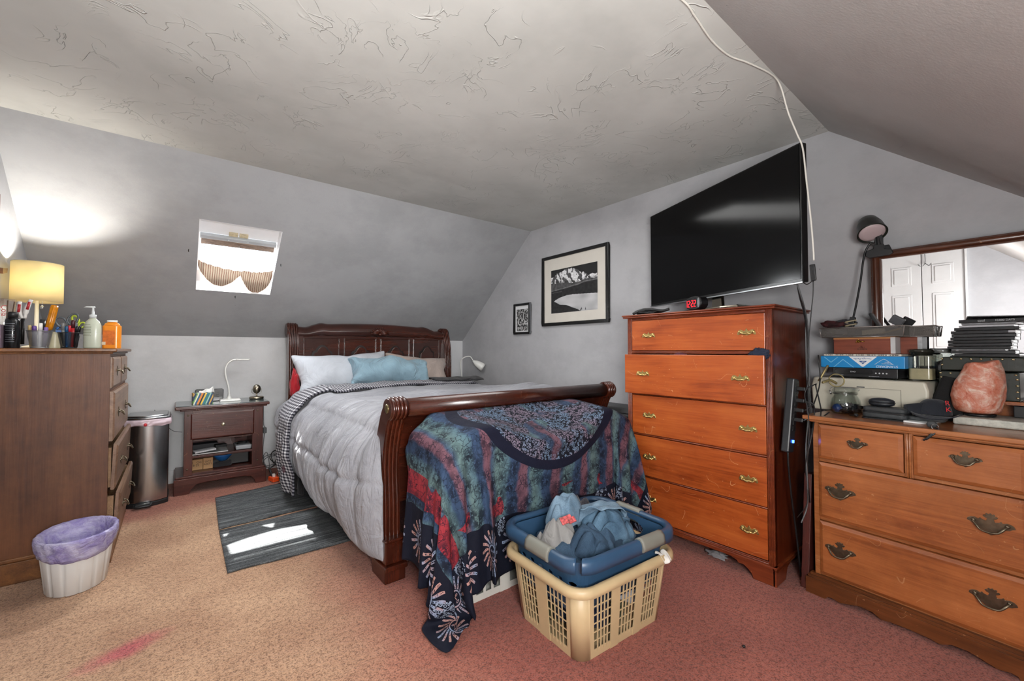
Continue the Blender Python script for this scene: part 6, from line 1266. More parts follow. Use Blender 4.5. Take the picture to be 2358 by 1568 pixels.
for a in (('grey craft knife standing in the black mesh cup below the scissors loop',-.016,-.020,-.10,-.05,.125,.0075,'#7b7d7c','#6b6d6c'),
 ('blue pen in the black mesh cup next to the grey craft knife',-.004,-.024,-.06,-.02,.108,.0075,'#1d5c94','#17496f'),
 ('dark blue pen with a red end in the black mesh cup',.006,-.022,.0,-.02,.112,.0065,'#223c66','#b3202c'),
 ('dark red marker tallest in the black mesh cup',.016,-.020,.05,-.02,.142,.0075,'#a31e22','#40121a'),
 ('grey patterned pen leaning right in the black mesh cup',.022,-.012,.12,-.02,.128,.006,'#6e7075','#5d5f66'),
 ('black marker near the right rim of the black mesh cup',.028,-.016,.16,-.05,.110,.0065,'#141519','#0c0d10'),
 ('second black marker, rightmost in the black mesh cup',.034,-.006,.20,-.03,.112,.006,'#1b1c20','#101114')):
    pen(a[0],B0[0]+a[1]*.8,B0[1]+a[2],zb,a[3]*.6,a[4],a[5],a[6],a[7],a[8])
solo('blue_clip',MB().tube([(-.495,3.23,ZT+.100),(-.48,3.23,ZT+.118),(-.470,3.23,ZT+.095)],.006,8,cat=4).box(-.497,-.466,3.225,3.24,ZT+.085,ZT+.097),plain('blue_plastic','#2a62a8',.35),'bright blue plastic clip resting on top of the upturned cream cup','clip')
lb_=thing('lotion_bottle','pale sage lotion bottle with a clear pump on the dark chest','bottle',(-.352,3.17,ZT),R(-20))
obj('bottle_body',MB().lathe([(.001,0),(.034,0),(.037,.006),(.0375,.10),(.036,.125),(.028,.145),(.016,.158),(.0135,.162),(.0135,.166)],(0,0,0),36,None,True,1,.62),plain('sage_plastic','#b9bfae',.3,var=.04),lb_)
obj('pump',MB().lathe([(.0145,.163),(.0145,.180),(.006,.183),(.0045,.215),(.0045,.222)],(0,0,0),18).tube([(-.040,0,.219),(-.030,0,.222),(.008,0,.222)],[.002,.0035,.0045],8),plain('clear_pump','#c3c8c8',.15,var=.05),lb_)
mb=MB()
for k,(a,b) in enumerate(((-.6,.3),(-.9,.4),(-.9,.4),(-.9,.35),(-.9,.4),(-.9,.4),(-.9,.3),(-.9,.4))): mb.grid(lambda u,v:(.0378*math.sin(a+(b-a)*u-.25),-.0378*.62*math.cos(a+(b-a)*u-.25)-.0004,.128-k*.0085-.0022*v),8,1)
obj('label_lines',mb,plain('olive_print','#6b7355',.6),lb_)
ob_=thing('powder_bottle','orange bottle with white cap at the right end of the dark chest top','bottle',(-.277,3.185,ZT),R(-14))
obj('bottle_body',MB().prism(rrect(.076,.046,.018),.0,.125,'xy').lathe([(.035,.125),(.030,.137),(.020,.142),(.020,.146)],(0,0,0),30,None,True,1,.62),plain('orange_plastic','#e0861a',.3,var=.05),ob_,bevel=.003)
obj('cap',MB().lathe([(.021,.145),(.022,.147),(.022,.155),(.001,.155)],(0,0,0),26,None,True,1,.8),m_wpl,ob_)
obj('label',MB().box(-.030,.020,-.0238,-.0232,.020,.098),plain('dark_orange_label','#c4641c',.45,var=.25,vs=70),ob_)
obj('barcode',MB().box(-.034,-.018,-.0246,-.0240,.020,.036),plain('barcode_white','#c9b9a0',.6),ob_)
# dark mirror frame edge on the west wall
solo('mirror_bracket',MB().prism([(3.38,1.535),(3.46,1.545),(3.45,1.52),(3.38,1.505)],XW,XW+.03,'yz'),mLb,'small brown wooden bracket on the left wall above the dark chest','bracket')
solo('wall_mirror_frame',MB().box(XW,XW+.035,2.92,3.285,1.36,1.90),mL,'dark wooden frame edge on the left wall at the picture edge','frame',bevel=.004)
# ================================================================ on and in the nightstand
ZN=4.11; zn=.6775
tb_=thing('tissue_box','tissue box with slanted blue, green and orange stripes on the nightstand','tissue box',(.172,4.20,zn),R(4))
def stripes():
    t=NT('striped_box'); x,y,z=t.xyz(t.coord('Object')); k=((x-z*.38)*(1/.13)+5.0).frac()
    c=t.ramp(k,[(0,srgb('#2f7d78')),(.09,srgb('#9cc4b6')),(.16,srgb('#224b68')),(.26,srgb('#d7a64f')),(.33,srgb('#1f3a58')),(.44,srgb('#7fb35a')),(.5,srgb('#e3dfcf')),(.56,srgb('#2a5f86')),(.66,srgb('#e08d3c')),(.76,srgb('#16202e')),(.84,srgb('#e6c44a')),(.93,srgb('#2d6f8f'))],'CONSTANT')
    return t.fin(c,.5)
obj('box',MB().box(-.064,.064,-.055,.055,0,.085),stripes(),tb_,bevel=.001,seg=1)
obj('tissue',MB().grid(lambda u,v:(-.028+.09*u+.02*v,-.012+.03*v+.008*math.sin(7*u),.085+.032*math.sin(PI*v)*(.4+u)+.004*math.sin(13*u+4*v)),20,14),plain('white_tissue','#e4e4e2',.9,bump=.001,bs=60),tb_,solid=.001)
ac=thing('alarm_clock','wide black digital clock standing behind the striped tissue box','alarm clock',(.225,4.34,zn),R(-3))
obj('case',MB().prism([(-.095,.0),(.095,0),(.098,.095),(.085,.102),(-.090,.102),(-.098,.095)],0,.035,'xz'),m_bez,ac,bevel=.004)
mb=MB(); digit(mb,.045,.035,.020,.038,'2',t=.002); obj('digits',mb,emit('green_lcd','#2c4a2e',.15),ac)
dl=thing('desk_lamp','slim white curved desk lamp on the nightstand','lamp',(.365,4.30,zn),R(0))
obj('lamp_base',MB().box(-.075,.075,-.055,.055,0,.016,.006,.006).lathe([(.026,.014),(.016,.022),(.008,.045),(.007,.06)],(-.005,0,0),20),m_wp,dl,bevel=.003)
obj('neck',MB().tube([(-.005,0,.05),(-.012,0,.12),(-.030,0,.20),(-.036,0,.26),(-.022,0,.31),(.012,0,.343),(.05,0,.348)],.0068,12,cat=6),m_wp,dl)
obj('lamp_head',MB().prism([(.035,-.022),(.13,-.026),(.142,-.018),(.142,.018),(.13,.026),(.035,.022)],.343,.354,'xy'),m_wp,dl,bevel=.004)
eg=thing('desk_lamp','small brushed metal egg lamp at the right of the nightstand','lamp',(.560,4.30,zn),0)
m_nick=plain('brushed_nickel','#9a9384',.28,metal=1,var=.1,vs=20)
obj('lamp_base',MB().lathe([(.052,0),(.056,.006),(.056,.018),(.048,.024),(.001,.025)],(0,0,0),32),m_nick,eg)
obj('stem',MB().tube([(0,0,.02),(0,0,.05)],.005,10).tube([(-.036,0,.09),(-.034,0,.055),(0,0,.042),(.034,0,.055),(.036,0,.09)],.0014,6,cat=6),m_nick,eg)
obj('lamp_shade',MB().ball((0,0,.088),(.032,.032,.040),26),m_nick,eg)
solo('laptop',MB().box(.105,.345,4.135,4.32,.391,.399).M(Matrix.Translation((0,0,-.11+.001))),plain('silver_laptop','#b9bbbd',.3,metal=.6),'thin silver laptop on the upper nightstand shelf','laptop',bevel=.002)
solo('notebook',MB().obox((.19,4.19,.305),(.14,.10,.012),(0,R(-4),R(9))),plain('white_note','#b8b9bd',.6,var=.3,vs=80),'spiral notebook lying on the silver laptop','notebook',bevel=.002)
solo('wallet',MB().obox((.30,4.25,.318),(.08,.06,.022),(0,0,R(10))),m_blk,'small black wallet on top of the silver laptop','wallet',bevel=.004)
solo('notebook_stack',MB().obox((.20,4.33,.318),(.17,.10,.04),(0,0,R(2))),plain('dark_book','#1e1f24',.6),'dark closed organiser behind the notebook on the upper shelf','book',bevel=.003)
solo('plastic_tray',MB().box(.40,.505,4.15,4.32,.2815,.315,-.004,-.004),plain('grey_tray','#9fa3a8',.5),'pale grey plastic tray on the right of the upper nightstand shelf','tray',bevel=.006)
solo('cable_coil',MB().tube([(.41,4.2,.325),(.44,4.24,.333),(.48,4.20,.328),(.45,4.17,.335),(.42,4.21,.33),(.49,4.22,.336)],.006,6,cat=5),m_blk,'coiled black cable lying in the pale grey tray','cable')
m_card=plain('brown_cardboard','#b08a62',.8,var=.08,stretch=(1,1,8)); m_ink=plain('marker_ink','#2a2622',.7)
c1=thing('cardboard_box','left cardboard box with handwriting on the bottom nightstand shelf','box',(.140,4.20,.151),R(1))
obj('carton',MB().box(-.042,.042,0,.10,0,.082),m_card,c1,bevel=.0015,seg=1); text('41   OC\n8-25',.022,m_ink,'handwriting',c1,TR(-.002,-.0006,.048)@Matrix.Rotation(R(90),4,'X'))
c2=thing('cardboard_box','right cardboard box with handwriting on the bottom nightstand shelf','box',(.215,4.195,.151),R(-1))
obj('carton',MB().box(-.031,.033,0,.10,0,.087),m_card,c2,bevel=.0015,seg=1); text('OCT\nASET1',.020,m_ink,'handwriting',c2,TR(0,-.0006,.048)@Matrix.Rotation(R(90),4,'X'))
solo('bowl',MB().lathe([(.001,0),(.025,0),(.045,.018),(.062,.042),(.068,.055),(.064,.055),(.045,.025),(.001,.006)],(.315,4.23,.195),30),plain('blue_bowl','#1f5c9e',.35),'bright blue plastic bowl on the lower nightstand shelf','bowl')
solo('black_case',MB().obox((.40,4.28,.20),(.20,.10,.09),(0,0,R(-2))),m_blk,'black case filling the right of the lower nightstand shelf','case',bevel=.006)
solo('black_pouch',MB().obox((.31,4.25,.173),(.13,.12,.043),(0,0,R(4))),m_dark,'flat black pouch underneath the blue bowl on the lower shelf','pouch',bevel=.01)
# cords and the orange outlet strip
m_orange=plain('orange_plastic_strip','#e2501a',.4); m_gcord=plain('grey_cord','#57595b',.45); m_wcord=plain('white_cord','#d3d0c8',.5,var=.04)
solo('power_strip',MB().obox((.660,4.045,.022),(.050,.095,.035),(0,0,R(14))),m_orange,'orange power tap on the carpet beside the nightstand','power strip',bevel=.005)
solo('power_plug',MB().obox((.660,4.04,.052),(.018,.025,.025),(0,0,R(10))),m_wp,'white plug pushed into the orange power tap','plug',bevel=.003)
solo('power_plug',MB().tube([(.655,4.06,.04),(.64,4.10,.085),(.635,4.12,.10)],[.009,.008,.005],8),m_blk,'black plug angled into the orange power tap','plug')
solo('phone_charger',MB().obox((.745,4.06,.014),(.09,.028,.018),(0,0,R(6))),m_blk,'black charger lying on the carpet right of the orange power tap','charger',bevel=.003)
solo('extension_cord',MB().tube([(.68,4.08,.012),(.74,4.30,.010),(.80,4.40,.010),(.90,4.42,.01)],.006,8,cat=6),m_orange,'orange cord running from the power tap toward the bed','cord')
rg=random.Random(11)
for i,(r_,cx,cy,cz,lb) in enumerate(((.055,.665,4.24,.13,'grey cord looping upright behind the orange power tap'),(.07,.745,4.30,.14,'larger loop of dark cord tangled nearer the bed'))):
    P=[(.64,4.12,.09)]+[(cx+r_*math.cos(a)*(1+.2*math.sin(3*a)),cy+.05*math.sin(a*1.3+i),cz+r_*math.sin(a)*(1.1+.25*math.cos(2*a+i))) for a in [k*.85 for k in range(15)]]+[(.80,4.30,.03)]
    solo('cable',MB().tube(P,.0032,6,cat=5),m_gcord if i==0 else m_blk,lb,'cable')
solo('cable',MB().tube([(.635,4.46,.66),(.640,4.47,.5),(.642,4.46,.42),(.650,4.45,.40),(.652,4.45,.36),(.645,4.46,.30),(.635,4.44,.2),(.62,4.3,.12),(.60,4.16,.20),(.615,4.10,.24),(.635,4.11,.15),(.64,4.12,.08)],.0026,6,cat=5),m_gcord,'thin grey cord hanging behind the right edge of the nightstand','cable')
solo('power_adapter',MB().box(.636,.664,4.44,4.475,.345,.395),m_gcord,'small grey adapter hanging on the cord behind the nightstand','adapter',bevel=.004)
solo('cable',MB().tube([(-.13,4.50,.62),(-.06,4.49,.50),(-.01,4.48,.44),(.05,4.485,.42)],.002,6,cat=5),m_gcord,'thin cord on the wall between the steel bin and nightstand','cable')
# ================================================================ cords and strip by the tall chest
solo('ceiling_cable',MB().tube([(1.00,.775,2.316),(1.34,.745,2.316),(1.452,.753,2.316),(1.62,.772,2.315),(1.758,.768,2.315),(1.85,.742,2.315),(1.913,.727,2.315),(2.0,.709,2.315),(2.075,.703,2.313),(2.12,.698,2.28),(2.17,.690,2.19),(2.22,.672,2.10),(2.235,.655,2.03),(2.243,.645,1.88),(2.248,.632,1.70),(2.25,.625,1.56),(2.25,.624,1.51)],.0036,10,cat=6),m_wcord,'long white cable stapled along the ceiling and hanging past the television','cable')
solo('cable_adapter',MB().obox((2.25,.628,1.455),(.012,.021,.075),(R(-4),0,0)),m_blk,'black plug adapter at the lower end of the white ceiling cable','adapter',bevel=.003)
solo('cable',MB().tube([(2.25,.630,1.418),(2.252,.652,1.405),(2.262,.672,1.418)],.0022,6,cat=5),m_blk,'short black lead joining the adapter to the television corner','cable')
solo('cable',MB().tube([(2.25,.628,1.418),(2.252,.630,1.36),(2.26,.640,1.28),(2.27,.655,1.15),(2.26,.660,1.02),(2.25,.655,.95),(2.24,.665,.90),(2.22,.648,.83),(2.20,.640,.72),(2.20,.655,.58),(2.21,.652,.5),(2.19,.650,.42),(2.20,.690,.35)],.0022,6,cat=6),m_blk,'thin black cable hanging from the ceiling cable adapter down to the dresser side','cable','dark cables behind the tall chest')
for k,(dx,rr,lb) in enumerate(((0,.0030,'black cable hanging from the back of the television along the chest side, leftmost'),(.012,.0026,'middle black cable of the bundle hanging beside the tall chest'),(.024,.0036,'grey cable of the bundle hanging beside the tall chest'))):
    solo('cable',MB().tube([(2.33,.715,1.42),(2.36,.715-dx*.3,1.36),(2.42+dx,.715,1.28),(2.46+dx,.718,1.18),(2.47+dx,.72,1.0),(2.46+dx,.715,.85),(2.44+dx,.70,.72)],rr,6,cat=6),m_gcord if k==2 else m_blk,lb,'cable','dark cables behind the tall chest')
sp=thing('power_strip','black power strip with a blue light hanging upright beside the tall chest','power strip',(2.225,.735,.63),0,ry=R(9),rx=R(2))
obj('housing',MB().box(-.012,.055,-.010,.024,0,.345),plain('strip_black','#26282b',.4,var=.1),sp,bevel=.006)
mb=MB()
for k in range(8): mb.box(.014,.046,-.0125,-.009,.10+k*.029,.122+k*.029)
obj('outlets',mb,m_blk,sp,bevel=.001,seg=1)
obj('switch_light',MB().box(.024,.038,-.0135,-.010,.045,.058),emit('blue_led','#2f6bff',18),sp)
for k,z in enumerate((.30,.245,.20,.155)):
    d=obj('plug',MB().obox((.030,-.028,z),(.022,.036,.018),(0,0,0)),m_blk,sp,bevel=.003)
Mx=TM[sp]
for k,(z,pts,lb) in enumerate(((.30,[(2.36,.655,.93),(2.33,.63,.84),(2.30,.62,.80),(2.34,.60,.82)],'black cord from the topmost plug of the power strip curling onto the dresser'),(.245,[(2.31,.65,.80),(2.25,.64,.74),(2.22,.655,.60),(2.30,.67,.4)],'black cord from the second plug of the power strip looping down'),(.20,[(2.33,.66,.84),(2.40,.65,.95),(2.42,.66,1.08)],'black cord from the third plug of the power strip rising behind the printer'),(.155,[(2.30,.67,.78),(2.21,.655,.66),(2.205,.65,.5),(2.23,.66,.40),(2.20,.675,.33)],'grey cord from the lowest plug of the power strip hanging over the leaning board'))):
    p0=Mx@Vector((.030,-.046,z)); solo('cable',MB().tube([tuple(p0)]+[((p0.x+pts[0][0])/2,p0.y-.03,(p0.z+pts[0][2])/2+.02)]+pts,.0028,6,cat=6),m_gcord if k==3 else m_blk,lb,'cable')
solo('cable',MB().tube([(2.235,.735,.63),(2.24,.735,.56),(2.27,.735,.42),(2.32,.735,.25),(2.36,.73,.02)],.0045,8,cat=5),m_blk,'thick black cord running down from the bottom of the power strip','cable')
solo('key_bunch',MB().tube([(2.42,.66,.955),(2.43,.64,1.0),(2.45,.63,1.03)],.005,6,cat=3).tube([(2.40,.64,.95),(2.44,.62,.96),(2.46,.60,.945)],.006,6,cat=4).tube([(2.46,.60+.03*math.cos(a),.96+.03*math.sin(a)) for a in [k*.35 for k in range(19)]],.003,6),plain('brass_clip','#9a8d62',.4,metal=.5,var=.4,vs=60),'tan and black cable clips heaped at the left rear corner of the printer','clip')
solo('leaning_board',MB().box(0,.44,-.016,.016,0,.52).M(TR(2.29,.693,.003,R(-4),0,R(6))),wood('red_brown_board','#2e120e','#4b201a','#5b2a22',2,.45,1),'dark red-brown framed board standing in the gap between the tall chest and dresser','board',bevel=.003)
# ================================================================ mirror and clamp lamp
mt=NT('mirror_silver'); m_mir=mt.fin(mt.mix(mt.noise(mt.coord('Object'),2,2)*.02,(.95,.95,.95,1),(.9,.9,.9,1)),.0,1.0)
mr=thing('dresser_mirror','large dark wood framed mirror behind the dresser, reflecting a white folding door','mirror',(2.745,.205,.83),0,ry=R(-MTILT))
mMw=wood('mirror_walnut','#2a140c','#4a2718','#5d3422',1,.3,1,coat=.4); mMv=wood('mirror_walnut_v','#2a140c','#4a2718','#5d3422',2,.3,1,coat=.4)
MH,y0m,y1m=.765,-.36,.31
obj('frame_stile',MB().box(-.012,.02,y1m-.042,y1m,0,MH).tube([(-.010,y1m-.02,.0),(-.010,y1m-.02,MH-.02)],.016,12),mMv,mr,bevel=.004)
obj('frame_stile',MB().box(-.012,.02,y0m,y0m+.042,0,MH).tube([(-.010,y0m+.02,.0),(-.010,y0m+.02,MH-.02)],.016,12),mMv,mr,bevel=.004)
obj('frame_rail',MB().box(-.012,.02,y0m+.01,y1m-.01,MH-.040,MH).tube([(-.010,y0m+.02,MH-.02),(-.010,y1m-.02,MH-.02)],.016,12),mMw,mr,bevel=.004)
obj('frame_rail',MB().box(-.012,.02,y0m,y1m,0,.042),mMw,mr,bevel=.004)
obj('mirror_glass',MB().box(0,.012,y0m+.035,y1m-.035,.035,MH-.035),m_mir,mr)
cl_=thing('clamp_lamp','black domed clamp lamp with a pale pink bulb clipped to the mirror corner','lamp',(2.715,.475,1.53),0)
cw=lambda n,mb,m,**k:obj(n,mb,m,cl_,world=True,**k)
m_camo=plain('mottled_black_shade','#24251f',.35,var=.7,vs=14,k=.9)
hM=Matrix.Translation((2.70,.512,1.722))@Vector((-.42,-.22,-.60)).to_track_quat('Z','Y').to_matrix().to_4x4()
cw('lamp_shade',MB().lathe([(.006,-.066),(.022,-.060),(.040,-.040),(.052,.000),(.058,.050),(.060,.056),(.055,.056),(.049,.008),(.036,-.012),(.006,-.03)],(0,0,0),40,hM),m_camo)
cw('bulb',MB().lathe([(.001,.040),(.034,.043),(.0535,.048),(.050,.053),(.032,.057),(.001,.059)],(0,0,0),36,hM),plain('frosted_pink_bulb','#b8a6a8',.35,var=.05))
cw('arm',MB().tube([(2.71,.498,1.69),(2.705,.485,1.68),(2.70,.478,1.63),(2.70,.480,1.60)],.010,10,cat=4).obox((2.708,.478,1.655),(.026,.028,.085),(0,0,0)),m_blk,bevel=.004)
cw('clamp',MB().prism([(.530,1.575),(.525,1.60),(.500,1.605),(.495,1.625),(.460,1.625),(.455,1.60),(.430,1.592),(.425,1.575),(.440,1.565),(.515,1.562)],2.690,2.712,'yz').prism([(.515,1.60),(.44,1.60),(.45,1.63),(.505,1.63)],2.76,2.775,'yz'),m_blk,bevel=.003)
DWm=TM[ds]
def DW(s,e,z): return tuple(DWm@Vector((s,e,z)))
cw('cord',MB().tube([(2.70,.495,1.64),(2.70,.515,1.63),(2.70,.535,1.58),(2.69,.550,1.45),(2.67,.565,1.33),(2.655,.575,1.262)],.0045,8,cat=6),m_blk)
cw('cord_switch',MB().obox((2.65,.578,1.245),(.022,.022,.05),(R(10),0,0)),m_blk,bevel=.003)
# ================================================================ clutter on the dresser (local frame: s along front, e towards wall)
def dt(name,label,cat,s,e,z,rot=0,group=None,**k): return thing(name,label,cat,DW(s,e,z),RZ+R(rot),group,**k)
m_prn=plain('printer_offwhite','#c4c0b0',.45,var=.04); m_prnd=plain('printer_seam','#6d6a60',.6)
pr=dt('printer','off-white laser printer at the left of the dresser, carrying a stack of boxes','printer',-.070,.275,.8055)
obj('printer_body',MB().prism([(0,.0),(.43,0),(.435,.12),(.425,.160),(.005,.163),(-.006,.12)],.0,.19,'xz'),m_prn,pr,bevel=.010,seg=3)
mb=MB(); q=.0012
for a in ((.095,.345,.118,.1195),(.095,.0965,.015,.118),(.3435,.345,.015,.118)): mb.box(a[0],a[1],-q,0.001,a[2],a[3])
obj('tray_seam',mb,m_prnd,pr); obj('panel_button',MB().box(.185,.215,-.002,.002,.121,.126),m_gcord,pr)
obj('paper_slot',MB().box(.15,.32,-.004,.002,.026,.034),m_blk,pr)
dv=dt('dvd_player','slim black disc player between the printer and the blue paper box','dvd player',.006,.31,.969)
obj('housing',MB().box(0,.25,0,.15,.004,.048),plain('player_black','#17181a',.35,var=.08),dv,bevel=.002)
obj('disc_tray',MB().prism([(x*.075+.085,z*.012+.030) for x,z in [(math.copysign(abs(math.cos(a))**.35,math.cos(a)),math.copysign(abs(math.sin(a))**.5,math.sin(a))) for a in [k*2*PI/28 for k in range(28)]]],-.0025,.001,'xz'),m_bez,dv,bevel=.001,seg=1)
m_sil=plain('silver_print','#b9bcc0',.4); mb=MB()
for k in range(4): mb.ball((.172+k*.013,-.001,.026),(.0035,.001,.0035),8)
obj('buttons',mb,m_sil,dv)
TX=lambda x,y,z,rz=0:TR(x,y,z)@Matrix.Rotation(R(90),4,'X')@Matrix.Rotation(R(rz),4,'Z')
text('DVD',.010,m_sil,'logo_text',dv,TX(.085,-.003,.030)); text('MAGNAVOX',.006,m_sil,'maker_text',dv,TX(.028,-.0008,.012))
text('PROGRESSIVE SCAN',.0045,m_sil,'small_print',dv,TX(.165,-.0008,.010))
m_bl=plain('blue_paper_wrap','#1c86c6',.4,var=.06); m_lb=plain('light_blue_print','#6fb6de',.5,var=.04); m_wpr=plain('white_print','#dfe4e6',.5,var=.03); m_dbl=plain('deep_blue_print','#1f4f8a',.5)
pb=dt('paper_ream','upside down blue and white ream of paper on top of the disc player','paper',-.041,.30,1.0185)
obj('ream',MB().box(0,.325,0,.17,0,.056),m_bl,pb,bevel=.003)
obj('white_triangle',MB().prism([(.118,.055),(.228,.055),(.176,.006),(.170,.006)],-.0006,.0,'xz'),m_wpr,pb)
mb=MB().prism([(.015,.050),(.045,.022),(.075,.050),(.072,.052),(.045,.027),(.018,.052)],-.0006,0,'xz').prism([(.055,.002),(.095,.042),(.140,.002),(.135,.002),(.095,.037),(.060,.002)],-.0006,0,'xz')
obj('chevrons',mb,m_lb,pb)
obj('arch_line',MB().tube([(.215,.012,),(.25,.040)] and [(.218,-.0006,.018),(.240,-.0006,.036),(.252,-.0006,.043),(.264,-.0006,.036),(.285,-.0006,.018)],.0009,5,cat=5),m_wpr,pb)
obj('emblem',MB().prism([(.158,.034),(.190,.034),(.174,.018)],-.0012,-.0006,'xz'),m_dbl,pb)
text('GP',.011,m_wpr,'emblem_letters',pb,TX(.174,-.0014,.0285,180)); text('Georgia-Pacific',.0115,m_dbl,'brand_lettering',pb,TX(.172,-.0010,.044,180),.0002)
text('STANDARD',.0150,m_wpr,'title_lettering',pb,TX(.262,-.0008,.009,180)); text('Multipurpose\nPaper',.0070,m_wpr,'subtitle_lettering',pb,TX(.262,-.0008,.025,180))
mg=dt('magazine','thin magazine lying on the blue paper ream','magazine',-.030,.31,1.0755)
obj('pages',MB().box(0,.30,0,.16,0,.009),plain('magazine_spine','#cfc9bd',.6,var=.35,vs=90,stretch=(1,1,.2)),mg,bevel=.001,seg=1)
mb=MB()
for k in range(34):
    if k%5!=4: mb.box(.008+k*.0084,.008+k*.0084+.0045+.0015*((k*7)%3),-.0006,.0002,.0028,.0064)
obj('spine_marks',mb,m_ink,mg)
m_cig=wood('cedar_box','#5e2a1a','#7a3c28','#8b4a34',0,.5,1.2,coat=0,wear=0)
cb_=dt('cigar_box','reddish wooden cigar box with a gold clasp on the magazine','box',.006,.33,1.0855)
obj('box_body',MB().box(0,.238,0,.13,0,.078),m_cig,cb_,bevel=.0015,seg=1)
obj('lid_edge',MB().box(-.001,.239,-.0008,.131,.072,.080),plain('pale_edge','#b07a4a',.5),cb_)
obj('side_seal',MB().box(.222,.2392,-.0012,.128,.002,.078),plain('seal_paper','#b9babb',.5,var=.1),cb_)
obj('clasp',MB().tube([(.092,-.003,.052),(.098,-.004,.066),(.104,-.004,.070)],.0018,6,cat=3).ball((.104,-.003,.060),(.008,.003,.006),10).tube([(.104,-.004,.060),(.127,-.003,.060)],.0022,6),plain('gold_clasp','#c9a94e',.25,metal=1),cb_)
text('ROBUSTO\n· 1 8 8 4 ·',.0085,m_ink,'stamped_lettering',cb_,TX(.115,-.0008,.028,180))
cb2=dt('cigar_box','darker wooden box with a grey paper end standing behind the cigar box','box',.245,.395,1.0855)
obj('box_body',MB().box(0,.075,0,.07,0,.078),m_cig,cb2,bevel=.0015,seg=1); obj('paper_end',MB().box(.060,.076,-.001,.071,.0,.0785),plain('grey_seal','#a5a8ab',.5,var=.2,vs=40),cb2)
def traymesh():
    t=NT('grey_steel_mesh'); x,y,z=t.xyz(t.coord('Object')); a=((x+z+y)*(1/.0055)+900.0).frac(); b=((x-z+y)*(1/.0055)+900.0).frac(); op=(a<.30).max(b<.30)
    return t.fin(t.mix(t.noise(t.coord('Object'),40,1)*.3,srgb('#6f6b67'),(.1,.1,.1,1)),.4,.7,None,Alpha=op)
m_tm=traymesh()
def tray(label,s,e,w,d,z):
    t=dt('wire_tray',label,'tray',s,e,z)
    obj('mesh_sides',MB().box(0,.001,0,d,.0,.045,0,0).box(w-.001,w,0,d,0,.045).box(0,w,0,.001,0,.045).box(0,w,d-.001,d,0,.045).box(0,w,0,d,0,.001),m_tm,t,clean=False)
    mb=MB()
    P=[(-.006,-.006,.047),(w+.006,-.006,.047),(w+.006,d+.006,.047),(-.006,d+.006,.047),(-.006,-.006,.047)]
    mb.tube(P,.0024,6); 
    for x,y in ((0,0),(w,0),(w,d),(0,d)): mb.tube([(x,y,0),(x+(.006 if x else -.006),y+(.006 if y else -.006),.047)],.0022,6)
    mb.tube([(0,0,.001),(w,0,.001),(w,d,.001),(0,d,.001),(0,0,.001)],.002,6)
    obj('wire_rim',mb,plain('tray_rim','#9a9490',.35,metal=.7),t); return t
tray('grey wire mesh desk tray filled with odds and ends on top of the cigar box',-.034,.295,.315,.14,1.167)
tray('second wire mesh tray crosswise behind the first, next to the mirror',.20,.385,.16,.075,1.1655)
gl=solo('work_gloves',MB().grid(crumple(DW(-.005,.37,1.235),(.03,.05,.018),5,amp=.6),36,18),plain('red_black_cloth','#3a1014',.8,var=.9,vs=18,k=1),'red and black work gloves at the left end of the mesh tray','gloves')
solo('black_pouch',MB().grid(crumple(DW(.035,.39,1.24),(.025,.045,.020),8,amp=.4),30,16),m_blkc,'soft black pouch next to the red and black gloves on the mesh tray','pouch')
solo('twine_coil',MB().tube([DW(.068+.022*math.cos(a),.36+.02*math.sin(a),1.214+.0018*k) for k,a in enumerate([q*.6 for q in range(24)])],.003,6),plain('twine','#a89c80',.8),'coil of cream twine on the mesh tray near the lamp cord switch','twine')
solo('phone_holder',MB().obox(DW(.185,.37,1.250),(.034,.012,.085),(0,R(0),0)).M(Matrix.Identity(4)),m_blk,'black plastic holder sticking up from the mesh tray in front of the mirror frame','holder',bevel=.003)
_o=bpy.data.objects['phone_holder']; _o.rotation_euler=(R(-28),0,RZ+PI/2)
solo('remote_control',MB().obox((0,0,.02),(.050,.020,.040),(R(8),R(35),RZ)).M(Matrix.Translation(DW(.245,.36,1.22))),plain('grey_plastic','#4a4c50',.5),'small grey plastic gadget tilted on the right part of the mesh tray','gadget',bevel=.004)
rg=random.Random(4)
mats_=[plain('junk_'+n,h,.5) for n,h in (('tan','#9c8a6a'),('grey','#6d6e70'),('dark','#26272a'),('cream','#bdb59e'))]
for k,(nm,lb,ct) in enumerate((('wooden_dowel','tan wooden dowel lying in the mesh tray','dowel'),('battery_pack','grey battery pack inside the mesh tray','battery'),('cable_tie_bag','dark pouch of cable ties inside the mesh tray','pouch'),('note_card','cream note card inside the mesh tray','card'),('tape_roll','cream roll of tape at the left of the mesh tray','tape'))):
    s_=(.22,.10,.03,.16,.055)[k]
    if k==4: mb=MB().tube([(.018*math.cos(a),.018*math.sin(a),.012) for a in [q*PI/10 for q in range(21)]],.006,8)
    elif k==0: mb=MB().tube([(-.04,0,.004),(.04,.01,.03)],.004,8)
    else: mb=MB().obox((0,0,.016),(.07,.05,.022),(0,.1,k))
    solo(nm,mb.M(TR(*DW(s_,.35,1.1695+(.006 if k!=1 else .002)),RZ)),mats_[(0,1,2,3,3)[k]],lb,ct)
